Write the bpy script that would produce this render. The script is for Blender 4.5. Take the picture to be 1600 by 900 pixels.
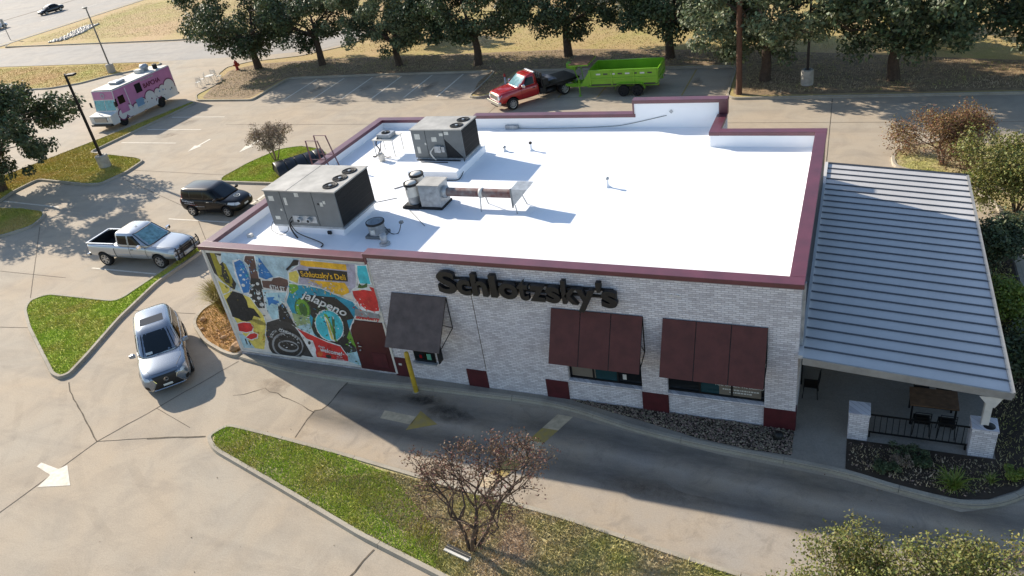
import bpy, bmesh, math, random
import numpy as np
from mathutils import Vector, Matrix, noise as mnoise
from mathutils.bvhtree import BVHTree
from math import sin, cos, pi, radians as R, sqrt, atan2, hypot

for o in list(bpy.data.objects):
    bpy.data.objects.remove(o)
scene = bpy.context.scene
col = scene.collection

# ------------------------------------------------------------------ camera
cam_d = bpy.data.cameras.new('camera')
cam = bpy.data.objects.new('camera', cam_d)
col.objects.link(cam)
CAM = Vector((0.844, -18.503, 16.583))
yaw, pitch, roll = -0.467, 0.534, -0.168
cy_, sy_, cp_, sp_ = cos(yaw), sin(yaw), cos(pitch), sin(pitch)
fw = Vector((sy_*cp_, cy_*cp_, -sp_)); rt = Vector((cy_, -sy_, 0)); up = rt.cross(fw)
r2 = cos(roll)*rt + sin(roll)*up; u2 = -sin(roll)*rt + cos(roll)*up
cam.matrix_world = Matrix(((r2.x, u2.x, -fw.x, CAM.x), (r2.y, u2.y, -fw.y, CAM.y), (r2.z, u2.z, -fw.z, CAM.z), (0, 0, 0, 1)))
cam_d.sensor_width = 36.0
cam_d.lens = 36.0*1203.7/1600
cam_d.clip_end = 3000
scene.camera = cam

# ------------------------------------------------------------------ light
SUN_AZ = Vector((-9.7, 3.57)).normalized()      # horizontal direction towards the sun
SUN_EL = R(26.5)
world = bpy.data.worlds.new('World'); scene.world = world; world.use_nodes = True
wn = world.node_tree.nodes; wn.clear()
sky = wn.new('ShaderNodeTexSky'); sky.sky_type = 'NISHITA'; sky.sun_disc = False
sky.sun_elevation = SUN_EL; sky.sun_rotation = atan2(SUN_AZ.x, SUN_AZ.y)
sky.altitude = 100; sky.air_density = 1.0; sky.dust_density = 0.6; sky.ozone_density = 1.2
bg = wn.new('ShaderNodeBackground'); bg.inputs['Strength'].default_value = 0.112
wo = wn.new('ShaderNodeOutputWorld')
world.node_tree.links.new(sky.outputs[0], bg.inputs[0]); world.node_tree.links.new(bg.outputs[0], wo.inputs[0])
sd = bpy.data.lights.new('sun', 'SUN'); sd.energy = 4.6; sd.angle = R(0.55); sd.color = (1.0, 0.9, 0.76)
sun = bpy.data.objects.new('sun', sd); col.objects.link(sun)
sun.rotation_euler = Vector((SUN_AZ.x*cos(SUN_EL), SUN_AZ.y*cos(SUN_EL), sin(SUN_EL))).to_track_quat('Z', 'Y').to_euler()
sun.location = (-30, 15, 30)
scene.view_settings.view_transform = 'Standard'
scene.view_settings.look = 'None'
scene.view_settings.gamma = 1.0
scene.view_settings.use_curve_mapping = False
scene.view_settings.exposure = 0.88
scene.cycles.max_bounces = 6
scene.cycles.diffuse_bounces = 3
scene.cycles.glossy_bounces = 3
scene.cycles.transmission_bounces = 4
scene.cycles.transparent_max_bounces = 6
scene.cycles.caustics_reflective = False
scene.cycles.caustics_refractive = False

# ------------------------------------------------------------------ materials
def srgb(h):
    if isinstance(h, str):
        h = h.lstrip('#'); c = [int(h[i:i+2], 16)/255 for i in (0, 2, 4)]
        return tuple((x/12.92 if x <= 0.04045 else ((x+0.055)/1.055)**2.4) for x in c)
    return tuple(h)
MATS = {}
def mat(name, c, rough=0.7, metal=0.0, var=None, bump=None, spec=0.5, coat=0.0, island=None, trans=0.0, c2=None):
    """Principled material. var=(scale, amount[, detail]): colour noise; bump=(scale, strength); island: per-piece random tint."""
    if name in MATS: return MATS[name]
    m = bpy.data.materials.new(name); m.use_nodes = True
    nt = m.node_tree; N = nt.nodes; L = nt.links
    p = N['Principled BSDF']; c = srgb(c)
    p.inputs['Roughness'].default_value = rough; p.inputs['Metallic'].default_value = metal
    p.inputs['Specular IOR Level'].default_value = spec
    p.inputs['Coat Weight'].default_value = coat; p.inputs['Coat Roughness'].default_value = 0.06
    p.inputs['Base Color'].default_value = (*c, 1)
    src = None
    tc = N.new('ShaderNodeTexCoord')
    if var:
        nz = N.new('ShaderNodeTexNoise'); nz.inputs['Scale'].default_value = var[0]; nz.inputs['Detail'].default_value = 6
        nz.inputs['Roughness'].default_value = 0.6
        L.new(tc.outputs['Object'], nz.inputs['Vector'])
        mp = N.new('ShaderNodeMapRange'); mp.inputs['From Min'].default_value = 0.3; mp.inputs['From Max'].default_value = 0.7
        L.new(nz.outputs['Fac'], mp.inputs['Value'])
        mx = N.new('ShaderNodeMix'); mx.data_type = 'RGBA'; mx.clamp_factor = True
        a = var[1]
        lo = srgb(c2) if c2 else tuple(x*(1-a) for x in c)
        hi = c if c2 else tuple(min(1, x*(1+a*0.6)) for x in c)
        mx.inputs['A'].default_value = (*lo, 1); mx.inputs['B'].default_value = (*hi, 1)
        L.new(mp.outputs[0], mx.inputs['Factor']); src = mx.outputs['Result']
    if island:
        gi = N.new('ShaderNodeNewGeometry'); hs = N.new('ShaderNodeHueSaturation')
        m1 = N.new('ShaderNodeMapRange'); m1.inputs['To Min'].default_value = 0.5-island*0.05; m1.inputs['To Max'].default_value = 0.5+island*0.05
        m2 = N.new('ShaderNodeMapRange'); m2.inputs['To Min'].default_value = 1-island*0.55; m2.inputs['To Max'].default_value = 1+island*0.55
        wnz = N.new('ShaderNodeTexWhiteNoise'); wnz.noise_dimensions = '1D'
        L.new(gi.outputs['Random Per Island'], m2.inputs['Value']); L.new(gi.outputs['Random Per Island'], wnz.inputs['W'])
        L.new(wnz.outputs['Value'], m1.inputs['Value'])
        L.new(m1.outputs[0], hs.inputs['Hue']); L.new(m2.outputs[0], hs.inputs['Value'])
        if src: L.new(src, hs.inputs['Color'])
        else: hs.inputs['Color'].default_value = (*c, 1)
        src = hs.outputs['Color']
    if src: L.new(src, p.inputs['Base Color'])
    if bump:
        nb = N.new('ShaderNodeTexNoise'); nb.inputs['Scale'].default_value = bump[0]; nb.inputs['Detail'].default_value = 5
        L.new(tc.outputs['Object'], nb.inputs['Vector'])
        bp = N.new('ShaderNodeBump'); bp.inputs['Strength'].default_value = bump[1]; bp.inputs['Distance'].default_value = 0.02
        L.new(nb.outputs['Fac'], bp.inputs['Height']); L.new(bp.outputs[0], p.inputs['Normal'])
    if trans > 0:
        tr = N.new('ShaderNodeBsdfTranslucent'); ms = N.new('ShaderNodeMixShader'); ms.inputs[0].default_value = trans
        if src: L.new(src, tr.inputs['Color'])
        else: tr.inputs['Color'].default_value = (*c, 1)
        out = N['Material Output']
        L.new(p.outputs[0], ms.inputs[1]); L.new(tr.outputs[0], ms.inputs[2]); L.new(ms.outputs[0], out.inputs[0])
    MATS[name] = m
    return m

class NT:
    """small node-graph helper for the custom surfaces"""
    def __init__(s, name, rough=0.8):
        s.m = bpy.data.materials.new(name); s.m.use_nodes = True; s.t = s.m.node_tree
        s.p = s.t.nodes['Principled BSDF']; s.p.inputs['Roughness'].default_value = rough
        s.tc = s.t.nodes.new('ShaderNodeTexCoord'); MATS[name] = s.m
    def l(s, a, b): s.t.links.new(a, b)
    def noise(s, scale, detail=6, rough=0.6, vec=None, dist=0.0):
        n = s.t.nodes.new('ShaderNodeTexNoise'); n.inputs['Scale'].default_value = scale; n.inputs['Detail'].default_value = detail
        n.inputs['Roughness'].default_value = rough; n.inputs['Distortion'].default_value = dist
        s.l(vec or s.tc.outputs['Object'], n.inputs['Vector']); return n.outputs['Fac']
    def rng(s, v, a, b, c=0.0, d=1.0):
        n = s.t.nodes.new('ShaderNodeMapRange'); n.clamp = True
        for k, x in zip(('From Min', 'From Max', 'To Min', 'To Max'), (a, b, c, d)): n.inputs[k].default_value = x
        s.l(v, n.inputs['Value']); return n.outputs[0]
    def mix(s, f, a, b, mode='MIX'):
        n = s.t.nodes.new('ShaderNodeMix'); n.data_type = 'RGBA'; n.blend_type = mode; n.clamp_factor = True
        if isinstance(f, (int, float)): n.inputs['Factor'].default_value = f
        else: s.l(f, n.inputs['Factor'])
        for k, x in (('A', a), ('B', b)):
            if isinstance(x, (tuple, str)): n.inputs[k].default_value = (*srgb(x), 1)
            else: s.l(x, n.inputs[k])
        return n.outputs['Result']
    def math(s, op, a, b=None):
        n = s.t.nodes.new('ShaderNodeMath'); n.operation = op
        for i, x in enumerate((a, b)):
            if x is None: continue
            if isinstance(x, (int, float)): n.inputs[i].default_value = x
            else: s.l(x, n.inputs[i])
        return n.outputs[0]
    def mapping(s, scale=(1, 1, 1), rot=(0, 0, 0), loc=(0, 0, 0)):
        n = s.t.nodes.new('ShaderNodeMapping'); n.inputs['Scale'].default_value = scale; n.inputs['Rotation'].default_value = rot
        n.inputs['Location'].default_value = loc
        s.l(s.tc.outputs['Object'], n.inputs['Vector']); return n.outputs[0]
    def base(s, c): s.l(c, s.p.inputs['Base Color'])
    def bump(s, h, strength=0.4, dist=0.02):
        b = s.t.nodes.new('ShaderNodeBump'); b.inputs['Strength'].default_value = strength; b.inputs['Distance'].default_value = dist
        s.l(h, b.inputs['Height']); s.l(b.outputs[0], s.p.inputs['Normal'])

def concrete_mat(name, light, tan, dark, streak=0.35):
    n = NT(name, 0.9); n.p.inputs['Specular IOR Level'].default_value = 0.25
    big = n.rng(n.noise(0.16, 5, 0.6, dist=0.6), 0.35, 0.68)
    c = n.mix(big, light, tan)
    mid = n.rng(n.noise(0.55, 8, 0.68, dist=1.0), 0.44, 0.80)
    c = n.mix(n.math('MULTIPLY', mid, 0.5), c, dark)
    st = n.rng(n.noise(1.0, 5, 0.6, vec=n.mapping((0.10, 1.0, 1.0), (0, 0, 0.1)), dist=0.4), 0.54, 0.80)
    c = n.mix(n.math('MULTIPLY', st, streak), c, dark)
    fine = n.rng(n.noise(22, 5, 0.8), 0.25, 0.75, 0.72, 1.14)
    sp = n.rng(n.noise(7, 4, 0.7), 0.66, 0.74, 1.0, 0.72)
    fm = n.t.nodes.new('ShaderNodeVectorMath'); fm.operation = 'SCALE'
    n.l(c, fm.inputs[0]); n.l(n.math('MULTIPLY', fine, sp), fm.inputs['Scale'])
    n.base(fm.outputs[0]); n.bump(n.noise(40, 4), 0.15, 0.01)
    return n.m
concrete_mat('lot_concrete', '#ada393', '#b3a28b', '#7f786f', 0.4)
concrete_mat('lane_base', '#a69a88', '#b39c7d', '#4a4744', 0.6)
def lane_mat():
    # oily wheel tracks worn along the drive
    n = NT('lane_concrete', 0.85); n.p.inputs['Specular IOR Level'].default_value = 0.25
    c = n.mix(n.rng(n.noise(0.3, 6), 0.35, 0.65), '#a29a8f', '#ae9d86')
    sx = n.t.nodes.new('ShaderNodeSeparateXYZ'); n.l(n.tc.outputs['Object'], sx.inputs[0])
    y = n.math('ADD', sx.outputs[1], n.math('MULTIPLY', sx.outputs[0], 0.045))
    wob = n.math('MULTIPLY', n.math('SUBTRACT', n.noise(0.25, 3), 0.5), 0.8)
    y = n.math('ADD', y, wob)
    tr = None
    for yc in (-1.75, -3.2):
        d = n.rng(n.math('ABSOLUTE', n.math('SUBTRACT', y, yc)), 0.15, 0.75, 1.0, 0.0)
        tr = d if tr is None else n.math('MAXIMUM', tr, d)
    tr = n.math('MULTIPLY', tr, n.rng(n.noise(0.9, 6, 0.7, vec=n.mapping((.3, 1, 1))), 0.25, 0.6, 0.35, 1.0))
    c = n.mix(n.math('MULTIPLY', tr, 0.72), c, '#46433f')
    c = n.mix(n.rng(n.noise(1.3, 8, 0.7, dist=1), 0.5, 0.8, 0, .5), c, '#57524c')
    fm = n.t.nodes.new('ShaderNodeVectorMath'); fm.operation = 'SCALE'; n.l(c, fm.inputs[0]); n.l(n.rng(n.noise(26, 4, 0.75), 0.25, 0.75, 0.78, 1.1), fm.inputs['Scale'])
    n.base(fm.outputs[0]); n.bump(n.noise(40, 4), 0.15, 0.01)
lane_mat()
concrete_mat('road_concrete', '#a09c96', '#aba398', '#787572', 0.5)
concrete_mat('kerb_concrete', '#b0a898', '#a89e8e', '#6b6457', 0.5)
concrete_mat('walk_concrete', '#98938a', '#9b8f7d', '#5b5853', 0.3)

def grass_mat(name, g1, g2, dry, amt=0.5, sc=0.5, isl=True):
    n = NT(name, 0.9); n.p.inputs['Specular IOR Level'].default_value = 0.15
    c = n.mix(n.rng(n.noise(1.7, 5), 0.35, 0.65), g1, g2)
    d = n.rng(n.noise(sc, 7, 0.65), 0.5-amt*0.28, 0.84-amt*0.28)
    c = n.mix(d, c, dry)
    if isl:
        gi = n.t.nodes.new('ShaderNodeNewGeometry'); hs = n.t.nodes.new('ShaderNodeHueSaturation')
        n.l(n.rng(gi.outputs['Random Per Island'], 0, 1, 0.82, 1.22), hs.inputs['Value']); n.l(c, hs.inputs['Color']); c = hs.outputs[0]
    else:
        fine = n.rng(n.noise(18, 4, 0.8), 0.3, 0.7, 0.55, 1.2)
        fm = n.t.nodes.new('ShaderNodeVectorMath'); fm.operation = 'SCALE'
        n.l(c, fm.inputs[0]); n.l(fine, fm.inputs['Scale']); c = fm.outputs[0]
        n.bump(n.noise(14, 5, 0.7), 0.6, 0.05)
    n.base(c); return n.m
for k, a in (('', True), ('_soil', False)):
    grass_mat('grass_green'+k, '#a2b544', '#b0c252', '#c2a86c', 0.2, 0.45, a)
    grass_mat('grass_mixed'+k, '#98a248', '#aaa957', '#c2ad92', 0.75, 0.40, a)
    grass_mat('grass_yellow'+k, '#a3a646', '#b0ab53', '#c4ab6c', 0.55, 0.30, a)
    grass_mat('grass_dry'+k, '#a9a54e', '#a59f50', '#b8955f', 0.75, 0.16, a)
    grass_mat('field'+k, '#b3a468', '#a3a058', '#bfa27a', 0.75, 0.10, a)

def brick_mat(name, c1, c2, mortar, dark):
    n = NT(name, 0.85); n.p.inputs['Specular IOR Level'].default_value = 0.3
    sx = n.t.nodes.new('ShaderNodeSeparateXYZ'); n.l(n.tc.outputs['Object'], sx.inputs[0])
    cb = n.t.nodes.new('ShaderNodeCombineXYZ'); n.l(n.math('ADD', sx.outputs[0], sx.outputs[1]), cb.inputs[0]); n.l(sx.outputs[2], cb.inputs[1])
    b = n.t.nodes.new('ShaderNodeTexBrick'); n.l(cb.outputs[0], b.inputs['Vector'])
    b.inputs['Scale'].default_value = 1.0; b.inputs['Brick Width'].default_value = 0.20; b.inputs['Row Height'].default_value = 0.068
    b.inputs['Mortar Size'].default_value = 0.009; b.inputs['Mortar Smooth'].default_value = 0.2; b.inputs['Bias'].default_value = -0.1
    for k, x in (('Color1', c1), ('Color2', c2), ('Mortar', mortar)): b.inputs[k].default_value = (*srgb(x), 1)
    blot = n.rng(n.noise(2.2, 8, 0.72, vec=cb.outputs[0]), 0.50, 0.80, 0.0, 0.6)
    c = n.mix(blot, b.outputs['Color'], dark)
    # scattered patches where the wash is worn, brick by brick
    wn_ = n.t.nodes.new('ShaderNodeTexBrick'); n.l(cb.outputs[0], wn_.inputs['Vector'])
    for k, x in (('Scale', 1.0), ('Brick Width', 0.20), ('Row Height', 0.068), ('Mortar Size', 0.0), ('Bias', -0.45)): wn_.inputs[k].default_value = x
    wn_.inputs['Color1'].default_value = (0, 0, 0, 1); wn_.inputs['Color2'].default_value = (1, 1, 1, 1); wn_.inputs['Mortar'].default_value = (0, 0, 0, 1)
    c = n.mix(n.math('MULTIPLY', wn_.outputs['Color'], 0.5), c, dark)
    n.base(c); n.bump(n.math('SUBTRACT', n.math('MULTIPLY', n.noise(60, 3, vec=cb.outputs[0]), 0.25), b.outputs['Fac']), 0.9, 0.012)
    return n.m
brick_mat('white_brick', '#e2dfe1', '#cdc9cc', '#b3aeb2', '#968f94')
brick_mat('grey_brick', '#cfcacb', '#b0aaac', '#9c9698', '#80797c')
brick_mat('tan_brick', '#9a7a63', '#8a6a55', '#8c8378', '#6a5245')

def roof_mat():
    n = NT('roof_membrane', 0.55)
    c = n.mix(n.rng(n.noise(0.8, 6), 0.3, 0.7), (0.82, 0.835, 0.86), (0.87, 0.88, 0.89))
    c = n.mix(n.rng(n.noise(2.5, 8, 0.7), 0.60, 0.80, 0.0, 0.35), c, (0.68, 0.68, 0.68))
    n.base(c); n.bump(n.noise(6, 4), 0.12, 0.02); return n.m
roof_mat()
mat('coping', '#5f2a35', 0.4, 0.0, var=(1.3, 0.3), bump=(8, 0.1), spec=0.9)
mat('maroon', '#4d161d', 0.6, var=(3, 0.3))
mat('door_maroon', '#471519', 0.5, var=(2, 0.25))
mat('awning_brown', '#572d29', 0.75, var=(2.5, 0.25), bump=(40, 0.2))
mat('awning_grey', '#574b47', 0.7, var=(3, 0.35), bump=(30, 0.2))
mat('black_metal', '#191919', 0.45, 0.3, var=(6, 0.3))
mat('sign_black', '#16171a', 0.5, var=(4, 0.3))
mat('sign_side', '#0d0d0f', 0.6)
mat('dark_glass', '#0c1012', 0.04, 0.0, spec=0.8)
mat('teal_glass', '#1d3d42', 0.06, spec=0.8)
mat('galv', '#a6aaad', 0.42, 0.3, var=(5, 0.35), bump=(20, 0.08))
mat('hvac_grey', '#6d7172', 0.55, 0.15, var=(2.2, 0.16))
mat('hvac_top', '#a8a59e', 0.6, 0.1, var=(1.6, 0.3))
mat('hvac_dark', '#1d1e20', 0.8, 0.0, var=(8, 0.3))
mat('white_paint', '#cfccc4', 0.6, var=(4, 0.15))
mat('sticker', '#c9c8c0', 0.6, var=(9, 0.25))
mat('rust_pipe', '#6a2f25', 0.7, 0.2, var=(3, 0.4), c2='#8f8a86')
mat('wood', '#6f5238', 0.8, var=(5, 0.4))
mat('pole_wood', '#5a3d2e', 0.85, var=(3, 0.35), bump=(12, 0.3))
mat('rubber', '#141414', 0.85, var=(12, 0.3))
mat('alloy', '#b4b6b8', 0.3, 0.85)
mat('chrome', '#d0d2d4', 0.12, 1.0)
mat('plastic_black', '#121314', 0.55)
mat('well_black', '#080808', 0.9)
mat('lamp_glass', '#c9d0d4', 0.08, 0.0, spec=0.8)
mat('tail_red', '#8a1016', 0.2, spec=0.7)
mat('amber', '#b35a12', 0.2)
mat('plate_white', '#c8ccc8', 0.5)
mat('line_white', '#e0dacd', 0.85, var=(6, 0.30), c2='#c9bfab')
mat('line_yellow', '#ab9140', 0.8, var=(4, 0.5), c2='#93825a')
mat('line_tan', '#c0ae90', 0.85, var=(4, 0.3))
mat('joint', '#3b342b', 0.95, var=(5, 0.5), c2='#6d6252')
mat('stain', '#3a3733', 0.8, var=(4, 0.4))
mat('yellow_paint', '#b89a2e', 0.55, var=(5, 0.3))
mat('soil', '#8a7457', 0.95, var=(3, 0.45), bump=(12, 0.7))
mat('soil_dark', '#3c3126', 0.95, var=(3, 0.45), bump=(12, 0.7))
mat('clay', '#a57d4c', 0.95, var=(3, 0.4), bump=(12, 0.7))
mat('gravel', '#8a7a6a', 0.9, var=(6, 0.5), island=0.9)
mat('rock', '#a3825f', 0.9, var=(3, 0.4), bump=(6, 0.6))
mat('bark', '#4f4136', 0.9, var=(6, 0.4), bump=(14, 0.5))
mat('bark_pale', '#7d6a5a', 0.85, var=(8, 0.35))
mat('twig_grey', '#8d8583', 0.85, var=(8, 0.3))
mat('leaf_oak', '#4c5838', 0.6, island=0.9, trans=0.18, var=(0.5, 0.25))
mat('leaf_oak_pale', '#697352', 0.6, island=0.9, trans=0.18, var=(0.5, 0.25))
mat('leaf_yellowgreen', '#77783a', 0.6, island=0.8, trans=0.25)
mat('leaf_red', '#6f5442', 0.7, island=0.9, trans=0.2)
mat('leaf_tan', '#8a7a66', 0.75, island=0.7, trans=0.2)
mat('leaf_rust', '#83653f', 0.7, island=0.9, trans=0.2)
mat('leaf_fresh', '#71802f', 0.55, island=0.6, trans=0.25)
mat('leaf_reed', '#8d8347', 0.8, island=0.7, trans=0.2)

# ------------------------------------------------------------------ mesh helpers
class MB:
    def __init__(s): s.v = []; s.f = []; s.mi = []
    def add(s, vs, fs, mi=0):
        o = len(s.v); s.v.extend([tuple(x) for x in vs])
        for f in fs: s.f.append([o+i for i in f]); s.mi.append(mi)
        return s
    def box(s, x0, y0, z0, x1, y1, z1, mi=0):
        return s.add([(x0,y0,z0),(x1,y0,z0),(x1,y1,z0),(x0,y1,z0),(x0,y0,z1),(x1,y0,z1),(x1,y1,z1),(x0,y1,z1)],
                     [(0,3,2,1),(4,5,6,7),(0,1,5,4),(1,2,6,5),(2,3,7,6),(3,0,4,7)], mi)
    def prism(s, poly, axis, a, b, mi=0):
        """polygon in the two other axes, extruded along axis from a to b"""
        n = len(poly)
        def P(p, t): return {'x': (t, p[0], p[1]), 'y': (p[0], t, p[1]), 'z': (p[0], p[1], t)}[axis]
        vs = [P(p, a) for p in poly]+[P(p, b) for p in poly]
        fs = [list(range(n))[::-1], list(range(n, 2*n))]+[(i, (i+1) % n, n+(i+1) % n, n+i) for i in range(n)]
        return s.add(vs, fs, mi)
    def rings(s, rr, cap=True, closed=True, mi=0):
        n = len(rr[0]); vs = [p for r in rr for p in r]; fs = []
        for k in range(len(rr)-1):
            for i in range(n if closed else n-1):
                j = (i+1) % n
                fs.append((k*n+i, k*n+j, (k+1)*n+j, (k+1)*n+i))
        if cap:
            fs.append(list(range(n))[::-1]); fs.append([(len(rr)-1)*n+i for i in range(n)])
        return s.add(vs, fs, mi)
    def tube(s, path, r, n=6, mi=0, cap=True):
        path = [Vector(p) for p in path]; rs = r if isinstance(r, (list, tuple)) else [r]*len(path)
        rr = []; u = None
        for i, p in enumerate(path):
            t = (path[min(i+1, len(path)-1)]-path[max(i-1, 0)])
            if t.length < 1e-9: t = Vector((0, 0, 1))
            t.normalize()
            if u is None: u = t.orthogonal().normalized()
            u = (u-t*u.dot(t)); u = u.normalized() if u.length > 1e-6 else t.orthogonal().normalized()
            w = t.cross(u)
            rr.append([p+(u*cos(2*pi*k/n)+w*sin(2*pi*k/n))*rs[i] for k in range(n)])
        return s.rings(rr, cap, True, mi)
    def cyl(s, p0, p1, r0, r1=None, n=16, mi=0): return s.tube([p0, p1], [r0, r0 if r1 is None else r1], n, mi)
    def lathe(s, prof, n=20, c=(0, 0, 0), axis='z', mi=0, cap=False):
        rr = []
        for r, h in prof:
            ring = []
            for k in range(n):
                a = 2*pi*k/n; x, y = r*cos(a), r*sin(a)
                ring.append({'z': (c[0]+x, c[1]+y, c[2]+h), 'y': (c[0]+x, c[1]+h, c[2]+y), 'x': (c[0]+h, c[1]+x, c[2]+y)}[axis])
            rr.append(ring)
        return s.rings(rr, cap, True, mi)
    def mesh(s, name, mats):
        me = bpy.data.meshes.new(name); me.from_pydata(s.v, [], s.f)
        for m in (mats if isinstance(mats, (list, tuple)) else [mats]): me.materials.append(MATS[m] if isinstance(m, str) else m)
        if any(s.mi): me.polygons.foreach_set('material_index', s.mi)
        return me
    def build(s, name, mats, parent=None, smooth=False, bevel=0.0, loc=None):
        me = s.mesh(name, mats)
        bm = bmesh.new(); bm.from_mesh(me); bmesh.ops.recalc_face_normals(bm, faces=bm.faces); bm.to_mesh(me); bm.free()
        if smooth: me.polygons.foreach_set('use_smooth', [True]*len(me.polygons))
        o = bpy.data.objects.new(name, me); col.objects.link(o)
        if parent: o.parent = parent
        if loc: o.location = loc
        if bevel:
            b = o.modifiers.new('bevel', 'BEVEL'); b.width = bevel; b.segments = 2; b.limit_method = 'ANGLE'
        return o
def thing(name, label, cat, loc=(0, 0, 0), rz=0.0, group=None):
    o = bpy.data.objects.new(name, None); o.empty_display_size = 0.2; col.objects.link(o)
    o.location = loc; o.rotation_euler = (0, 0, rz); o['label'] = label; o['category'] = cat
    if group: o['group'] = group
    return o
def tag(o, label, cat, group=None):
    o['label'] = label; o['category'] = cat
    if group: o['group'] = group
    return o
def kind(o, k, label=None):
    o['kind'] = k
    if label: o['label'] = label
    return o
def np_mesh(name, V, F, mats, smooth=False):
    """V (n,3) float, F (m,k) int: fast mesh"""
    me = bpy.data.meshes.new(name); k = F.shape[1]
    me.vertices.add(len(V)); me.vertices.foreach_set('co', np.asarray(V, np.float32).ravel())
    me.loops.add(F.size); me.loops.foreach_set('vertex_index', F.astype(np.int32).ravel())
    me.polygons.add(len(F)); me.polygons.foreach_set('loop_start', np.arange(0, F.size, k, dtype=np.int32))
    me.materials.append(MATS[mats]); me.update(calc_edges=True); me.validate()
    return me
def inpoly(x, y, P):
    n = len(P); c = False; j = n-1
    for i in range(n):
        if (P[i][1] > y) != (P[j][1] > y) and x < (P[j][0]-P[i][0])*(y-P[i][1])/(P[j][1]-P[i][1])+P[i][0]: c = not c
        j = i
    return c
def inpoly_np(X, Y, P):
    c = np.zeros(len(X), bool); j = len(P)-1
    for i in range(len(P)):
        if P[i][1] != P[j][1]:
            c ^= ((P[i][1] > Y) != (P[j][1] > Y)) & (X < (P[j][0]-P[i][0])*(Y-P[i][1])/(P[j][1]-P[i][1])+P[i][0])
        j = i
    return c
def text_mesh(s, size, depth, name, matn, parent, M, offset=0.0, align='LEFT', sx=1.0, shear=0.0, res=3):
    """lettering as a mesh; M places the text plane (x right, y up, z out of the surface)"""
    cu = bpy.data.curves.new(name, 'FONT'); cu.body = s; cu.size = size; cu.extrude = depth/2; cu.offset = offset; cu.align_x = align; cu.shear = shear
    cu.resolution_u = res
    t = bpy.data.objects.new(name, cu); col.objects.link(t)
    dg = bpy.context.evaluated_depsgraph_get(); dg.update()
    me = bpy.data.meshes.new_from_object(t.evaluated_get(dg)); bpy.data.objects.remove(t); bpy.data.curves.remove(cu)
    for v in me.vertices: v.co.x *= sx
    me.transform(M); me.materials.clear()
    for q in (matn if isinstance(matn, (list, tuple)) else [matn]): me.materials.append(MATS[q])
    me.name = name
    o = bpy.data.objects.new(name, me); col.objects.link(o)
    if parent: o.parent = parent
    return o
def frame(origin, xd, yd):
    xd = Vector(xd).normalized(); yd = Vector(yd); yd = (yd-xd*yd.dot(xd)).normalized(); z = xd.cross(yd); o = Vector(origin)
    return Matrix(((xd.x, yd.x, z.x, o.x), (xd.y, yd.y, z.y, o.y), (xd.z, yd.z, z.z, o.z), (0, 0, 0, 1)))
def smooth_path(P, closed=False, n=6):
    """Catmull-Rom"""
    m = len(P); out = []
    for i in range(m if closed else m-1):
        g = (lambda k: P[k % m]) if closed else (lambda k: P[max(0, min(m-1, k))])
        p0, p1, p2, p3 = [np.array(g(i+k), float) for k in (-1, 0, 1, 2)]
        for t in np.linspace(0, 1, n, endpoint=False):
            out.append(tuple(0.5*((2*p1)+(-p0+p2)*t+(2*p0-5*p1+4*p2-p3)*t*t+(-p0+3*p1-3*p2+p3)*t**3)))
    if not closed: out.append(tuple(P[-1]))
    return out
def round_poly(P, r, n=4):
    """round the corners of a closed polygon; r single or per-vertex"""
    out = []; m = len(P)
    for i in range(m):
        p = Vector(P[i][:2]); a = Vector(P[i-1][:2]); b = Vector(P[(i+1) % m][:2]); rr = r[i] if isinstance(r, (list, tuple)) else r
        d1 = (a-p); d2 = (b-p); t = min(rr, d1.length*0.45, d2.length*0.45)
        if t < 0.02: out.append(tuple(p)); continue
        q1 = p+d1.normalized()*t; q2 = p+d2.normalized()*t
        for k in range(n+1):
            u = k/n; out.append(tuple(q1*(1-u)**2+p*2*u*(1-u)+q2*u*u))
    return out
def area2(P): return sum(P[i-1][0]*P[i][1]-P[i][0]*P[i-1][1] for i in range(len(P)))
def offset_poly(P, d, closed=True):
    """offset to the left of the walking direction by d"""
    out = []; m = len(P)
    for i in range(m):
        a = Vector(P[i-1][:2]) if (closed or i > 0) else None; b = Vector(P[(i+1) % m][:2]) if (closed or i < m-1) else None; p = Vector(P[i][:2])
        d1 = (p-a).normalized() if a is not None else None; d2 = (b-p).normalized() if b is not None else None
        if d1 is None: d1 = d2
        if d2 is None: d2 = d1
        t = (d1+d2); t = t.normalized() if t.length > 1e-6 else d1
        nn = Vector((-t.y, t.x)); k = max(0.4, nn.dot(Vector((-d1.y, d1.x))))
        out.append(tuple(p+nn*(d/k)))
    return out
rnd = random.Random(7)
# ================================================================== ground, paving, islands
def sheet(name, poly, z, m, parent=None, k='structure'):
    b = MB(); b.add([(x, y, z) for x, y in poly], [list(range(len(poly)))])
    o = b.build(name, m, parent)
    if area2(poly) < 0:
        o.data.flip_normals()
    if k and not parent: kind(o, k)
    return o
def grid_sheet(name, x0, x1, y0, y1, z, m, nx, ny, amp):
    V = []; F = []
    for j in range(ny+1):
        for i in range(nx+1):
            x = x0+(x1-x0)*i/nx; y = y0+(y1-y0)*j/ny
            V.append((x, y, z+amp*mnoise.noise(Vector((x*0.05, y*0.05, 0)))))
    for j in range(ny):
        for i in range(nx): F.append((j*(nx+1)+i, j*(nx+1)+i+1, (j+1)*(nx+1)+i+1, (j+1)*(nx+1)+i))
    b = MB(); b.add(V, F); o = b.build(name, m, smooth=True); return kind(o, 'structure')
sheet('ground', [(-1500, -600), (900, -600), (900, 1600), (-1500, 1600)], -0.06, 'field_soil')
lot = sheet('parking_lot', [(-114.2, -60), (60, -60), (60, 57.6), (-114.2, 57.6)], 0.0, 'lot_concrete')
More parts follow.
